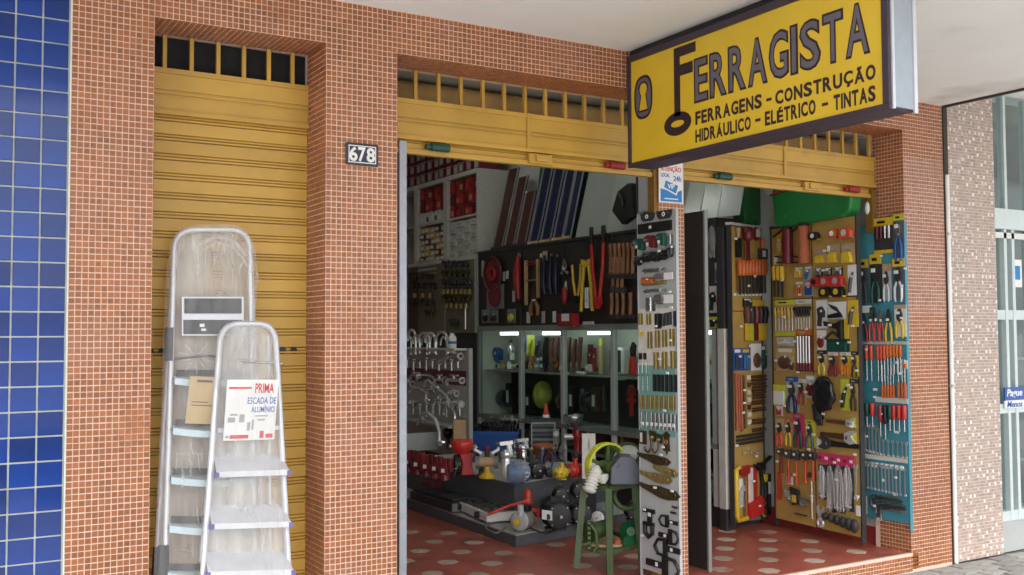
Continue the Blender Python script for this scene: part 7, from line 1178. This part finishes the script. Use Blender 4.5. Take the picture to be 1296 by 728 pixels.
part(r, 'card_emblem', MB().prism([(-w * .34, -h * .62), (-w * .26, -h * .38), (w * .32, -h * .52), (w * .22, -h * .80)], -.0050, -.0043), 'paper'); part(r, 'card_emblem', MB().prism([(-w * .30, -h * .60), (-w * .23, -h * .42), (w * .28, -h * .54), (w * .19, -h * .75)], -.0056, -.0051), 'sign_blue'); part(r, 'lettering', text_mesh('VIP', -w * .16, w * .14, -h * .63, -h * .50, -.0056, .001, .03), 'paper')
part(r, 'phone_line', MB().box(-w * .28, w * .28, -.0048, -.0042, -h * .91, -h * .88), 'paper')

# ------------------------------------------------------------------ ladders leaning on the closed shutter
def rail_path(fr, pts): return [fr_pt for fr_pt in pts]
def lad(px, py, y): return at(px, py, 1, y)
def arch(tl, tr, bl, br, rad, n=6):
    """rounded top frame: from the lower left up over the top and down to the lower right"""
    L_ = (bl - tl).normalized(); R_ = (br - tr).normalized(); U = (tr - tl).normalized(); pts = [bl]
    c0 = tl + L_ * rad
    for k in range(n + 1): t = k / n; pts.append((c0 * (1 - t) + tl * t) * (1 - t) + (tl * (1 - t) + (tl + U * rad) * t) * t)
    for k in range(n + 1): t = k / n; a, b2, c = tr - U * rad, tr, tr + R_ * rad; pts.append((a * (1 - t) + b2 * t) * (1 - t) + (b2 * (1 - t) + c * t) * t)
    return pts + [br]
def ladder_pt(px, py, ytop, ybot):
    """a point of the sloping ladder plane: depth runs from ytop at photograph height 290 to ybot at 728"""
    t = (py - 290) / 438; return at(px, py, 1, ytop + (ybot - ytop) * t)
def P1(px, py): return ladder_pt(px, py, .17, .02)
def P1b(px, py): return ladder_pt(px, py, .215, .13)
def P2(px, py): return ladder_pt(px, py, .14, -.10)
def P2s(px, py): return ladder_pt(px, py, .16, -.055)
def ext(a, b, z): t = (z - a.z) / (b.z - a.z); return a + (b - a) * t
o_lad = Vector((1.25, .05, G0))
def lp(parent, name, m, mat, label=None):
    m.v = [(x - o_lad.x, y - o_lad.y, z - o_lad.z) for x, y, z in m.v]; return part(parent, name, m, mat, label)
big = thing('step_ladder', 'tall white aluminium step ladder wrapped in plastic against the yellow shutter', 'ladder', o_lad)
bl, br = ext(P1(218, 330), P1(209, 690), G0 + .01), ext(P1(317, 330), P1(322, 690), G0 + .01)
lp(big, 'front_frame', MB().tube(arch(P1(221, 291), P1(316, 291), bl, br, .10), .0135, 10), 'alu_white')
bl2, br2 = ext(P1b(226, 340), P1b(202, 690), G0 + .01), ext(P1b(312, 340), P1b(330, 690), G0 + .01)
lp(big, 'rear_frame', MB().tube([P1b(222, 318), P1b(214, 420), bl2], .012, 8).tube([P1b(318, 330), P1b(321, 420), br2], .012, 8), 'alu_white')
def platex(x0, x1, y0, y1, dep, m=None, f=P1, dz=0):
    a, b2, c, d = f(x0, y1), f(x1, y1), f(x1, y0), f(x0, y0); n = Vector((0, -dep, 0)); return (m or MB()).add([a, b2, c, d, a + n, b2 + n, c + n, d + n], [(3, 2, 1, 0), (4, 5, 6, 7), (0, 1, 5, 4), (1, 2, 6, 5), (2, 3, 7, 6), (3, 0, 4, 7)])
lp(big, 'platform', platex(229, 307, 376, 425, .02), 'alu_white'); lp(big, 'grip_pad', platex(232, 304, 378, 397, .026), 'charcoal'); lp(big, 'grip_pad', platex(231, 305, 405, 423, .026), 'charcoal')
lp(big, 'size_mark', platex(251, 257, 410, 414, .0275).add([P1(253, 416) - Vector((0, .027, 0)), P1(259, 416) - Vector((0, .027, 0)), P1(259, 419) - Vector((0, .027, 0)), P1(253, 419) - Vector((0, .027, 0))], [(3, 2, 1, 0)]), 'paper')
for k, (y0, x1) in enumerate(((478, 314), (541, 316), (603, 318), (664, 319), (724, 320))):
    xl = 219 - k * 2.2; pts = [P1(xl + (x1 - xl) * i / 10, y0 + 4 * math.sin(PI * i / 10)) for i in range(11)]; m = MB(); vs = []
    for p_ in pts: vs += [p_ + Vector((0, -.035, 0)), p_ + Vector((0, -.038, -.030)), p_ + Vector((0, .03, -.004)), p_ + Vector((0, .03, .010))]
    m.add(vs, [(4 * i, 4 * i + 1, 4 * i + 5, 4 * i + 4) for i in range(10)] + [(4 * i + 1, 4 * i + 2, 4 * i + 6, 4 * i + 5) for i in range(10)] + [(4 * i + 3, 4 * i, 4 * i + 4, 4 * i + 7) for i in range(10)]); lp(big, 'step', m, 'pale_blue_plastic'); lp(big, 'tread', platex(xl + 5, x1 - 6, y0 - 10, y0 - 2, -.012), 'charcoal')
lp(big, 'back_brace', MB().tube([P1b(222, 575), P1b(318, 575)], .008, 6), 'alu_white'); lp(big, 'tape_wrap', MB().tube([P1(214.5, 415), P1(213.3, 457)], .022, 10), 'charcoal'); lp(big, 'hinge_rod', MB().tube([P1(216, 455), P1(262, 450), P1(300, 456)], .006, 6), 'steel_dark')
lp(big, 'rubber_foot', MB().tube([P1(207, 690), ext(P1(218, 330), P1(209, 690), G0)], .026, 8).tube([P1b(200, 692), ext(P1b(226, 340), P1b(202, 690), G0)], .022, 8), 'charcoal')
def bag(parent, outline, f, dep, seed, mat='bag_film'):
    rb = random.Random(seed); ny = len(outline) - 1; NX, SUB = 14, 6; vs = []; fs_ = []; rows_ = []
    for j in range(ny):
        for s in range(SUB):
            t = s / SUB; rows_.append([outline[j][k] * (1 - t) + outline[j + 1][k] * t for k in range(3)])
    rows_.append(outline[-1])
    for (y, xl, xr) in rows_:
        for i in range(NX + 1):
            u = i / NX; p_ = f(xl + (xr - xl) * u, y); b_ = math.sin(PI * u) ** .4
            w_ = .016 * abs(math.sin(u * 13 + y * .05 + seed)) + .012 * abs(math.sin(u * 7 - y * .09)) + .010 * abs(math.sin(y * .13 + u * 19)) + rb.uniform(-.004, .004)
            vs.append(p_ + Vector((0, -dep * b_ - w_ * b_, 0)))
    n = NX + 1
    for j in range(len(rows_) - 1):
        for i in range(NX): fs_.append((j * n + i, (j + 1) * n + i, (j + 1) * n + i + 1, j * n + i + 1))
    m = MB().add(vs, fs_, True); return lp(parent, 'plastic_wrap', m, mat)
bag(big, [(286, 236, 302), (294, 222, 314), (312, 215, 323), (352, 210, 327), (372, 209, 325), (420, 207, 322), (520, 204, 318), (620, 199, 319), (735, 194, 320)], P1, .06, 1)
bag(big, [(292, 232, 305), (302, 220, 316), (420, 213, 320), (520, 208, 318), (620, 203, 319), (735, 200, 320)], P1b, -.0, 2, 'bag_back')
rb = random.Random(9)
def fold(parent, pts, f, off, r_=.0035):
    ps_ = []
    for k, (x, y) in enumerate(pts): ps_.append(f(x, y) + Vector((0, -off - .006 * math.sin(k * 2.1), 0)))
    lp(parent, 'plastic_fold', MB().tube(ps_, [r_ * .3] + [r_] * (len(ps_) - 2) + [r_ * .3], 6), 'bag_film')
for k in range(16):
    x = 226 + k * 5.6 + rb.uniform(-3, 3); y = rb.uniform(292, 318); n_ = rb.randint(4, 7); dx = rb.uniform(-3.2, 3.2); fold(big, [(x + dx * i + rb.uniform(-1.5, 1.5), y + i * rb.uniform(8, 13)) for i in range(n_)], P1, .055, rb.uniform(.003, .006))
for k in range(10): a_k = 2 * PI * k / 10 + .3; fold(big, [(245 + math.cos(a_k) * r_ + rb.uniform(-1, 1), 452 + math.sin(a_k) * r_ * .9) for r_ in (4, 10, 17, 24)], P1, .05, .0035)
fold(big, [(236, 322), (252, 308), (272, 301), (290, 306), (306, 322), (314, 330)], P1, .06, .010); fold(big, [(252, 318), (270, 308), (290, 314), (304, 330), (312, 346)], P1, .058, .007)
for k in range(12): x = rb.uniform(212, 262); y = rb.uniform(480, 690); fold(big, [(x + rb.uniform(-2, 2) + i, y + i * 9) for i in range(4)], P1, .05, .003)
sm_ = thing('step_ladder', 'smaller white aluminium step ladder with paper price sheet in front of the tall one', 'ladder', o_lad)
bl, br = ext(P2(277, 440), P2(257, 720), G0 + .01), ext(P2(347, 440), P2(364.5, 720), G0 + .01)
lp(sm_, 'front_frame', MB().tube(arch(P2(280, 410), P2(348, 410), bl, br, .09), .0145, 10), 'alu_white')
for y0, xa, xb in ((603, 270, 361), (668, 264, 363), (728, 259, 366)):
    a, b2 = P2(xa, y0 - 4), P2(xb, y0 - 7); m = MB()
    for (dy, dz, th, dd) in ((-.055, 0, .022, .012), ): m.bar(a + Vector((0, dy, 0)), b2 + Vector((0, dy, 0)), .012, .026)
    va = [a + Vector((0, -.055, .012)), b2 + Vector((0, -.055, .012)), b2 + Vector((-.012, .04, .082)), a + Vector((.012, .04, .082))]; m.add(va + [v - Vector((0, 0, .008)) for v in va], [(0, 1, 2, 3), (7, 6, 5, 4), (0, 4, 5, 1), (1, 5, 6, 2), (2, 6, 7, 3), (3, 7, 4, 0)])
    lp(sm_, 'step', m, 'alu_white')
    for q_ in (a, b2): lp(sm_, 'corner_clip', MB().box(q_.x - .010, q_.x + .010, q_.y - .066, q_.y - .045, q_.z - .012, q_.z + .010), 'violet')
lp(sm_, 'step', MB().bar(P2(275, 545) + Vector((0, .03, 0)), P2(356, 541) + Vector((0, .03, 0)), .08, .02), 'alu_white')
lp(sm_, 'rear_frame', MB().tube([P2(284, 425) + Vector((0, .05, 0)), P2(266, 720) + Vector((0, .17, 0))], .011, 8).tube([P2(344, 425) + Vector((0, .05, 0)), P2(356, 720) + Vector((0, .17, 0))], .011, 8), 'alu')
lp(sm_, 'hinge_rod', MB().tube([P2(300, 456), P2(330, 459), P2(358, 460)], .005, 6), 'steel')
bag(sm_, [(409, 288, 342), (420, 277, 350), (470, 273, 352), (560, 268, 357), (640, 262, 361), (735, 255, 366)], P2, .075, 5)
bag(sm_, [(412, 288, 340), (424, 281, 347), (470, 277, 350), (560, 271, 355), (640, 264, 360), (735, 258, 365)], P2s, -.0, 6, 'bag_back')
for k in range(12): x = rb.uniform(282, 345); y = rb.uniform(420, 700); fold(sm_, [(x + rb.uniform(-2, 2) - .6 * i, y + i * 10) for i in range(4)], P2, .03, .003)
def sheet(parent, x0, x1, y0, y1, f, off, mat, name):
    a, b2, c, d = f(x0, y1), f(x1, y1), f(x1, y0), f(x0, y0); n = Vector((0, -off, 0)); return lp(parent, name, MB().add([a + n, b2 + n, c + n, d + n], [(0, 1, 2, 3)]), mat)
# printed price sheet in the bag of the small ladder, tan card in the tall one
q_ = P2(313, 518); ps = thing('price_sheet', 'white printed sheet reading PRIMA on the smaller ladder', 'price sheet', q_ + Vector((0, -.062, 0))); ps.rotation_euler = (math.atan2(.24, 1.75), math.radians(1.5), 0)
s_ = fw.dot(q_ - CAM) / FOC * .97; w, h = 67 * s_, 77 * s_ / 1.0
h = (P2(313, 480).z - P2(313, 557).z) * 1.01
part(ps, 'sheet', B(-w / 2, w / 2, 0, .0012, -h / 2, h / 2), 'paper'); part(ps, 'lettering', text_mesh('PRIMA', w * .05, w * .42, h * .28, h * .44, 0, .001, .02), 'print_red'); part(ps, 'lettering', text_mesh('ESCADA DE', -w * .08, w * .48, h * .10, h * .21, 0, .001, .01), 'print_blue'); part(ps, 'lettering', text_mesh('ALUMÍNIO', w * .0, w * .46, -h * .04, h * .08, 0, .001, .01), 'print_blue')
for (a, b2, c, d, mt) in ((-.46, -.02, .35, .38, 'print_red'), (-.44, -.30, -.2, -.12, 'print_gray'), (-.40, -.26, -.09, -.06, 'print_gray'), (-.22, -.12, -.2, -.07, 'print_gray'), (-.06, .0, -.34, -.2, 'print_gray'), (.03, .07, -.33, -.16, 'print_gray'), (.08, .34, -.11, -.09, 'print_gray'), (.14, .28, -.18, -.15, 'print_gray'), (-.38, -.02, -.47, -.41, 'print_red'), (.2, .28, -.47, -.35, 'print_red'), (.32, .46, -.47, -.40, 'print_red'), (-.46, -.40, -.46, -.42, 'print_gray')): part(ps, 'print_block', B(w * a, w * b2, -.001, 0, h * c, h * d), mt)
q_ = P1(252, 506); tc_ = thing('tan_card', 'tan paper card hanging on the tall ladder behind the plastic', 'card', q_ + Vector((0, -.05, 0))); tc_.rotation_euler = (.09, .08, 0)
h = P1(252, 478).z - P1(252, 538).z; part(tc_, 'card', B(-.065, .075, 0, .0015, -h / 2, h / 2), 'kraft')
for a, b2, c, d in ((-.03, .04, .38, .43), (-.045, .03, -.05, -.03), (-.045, .05, -.12, -.10)): part(tc_, 'print_line', B(a, b2, -.001, 0, h * c, h * d), 'brown')
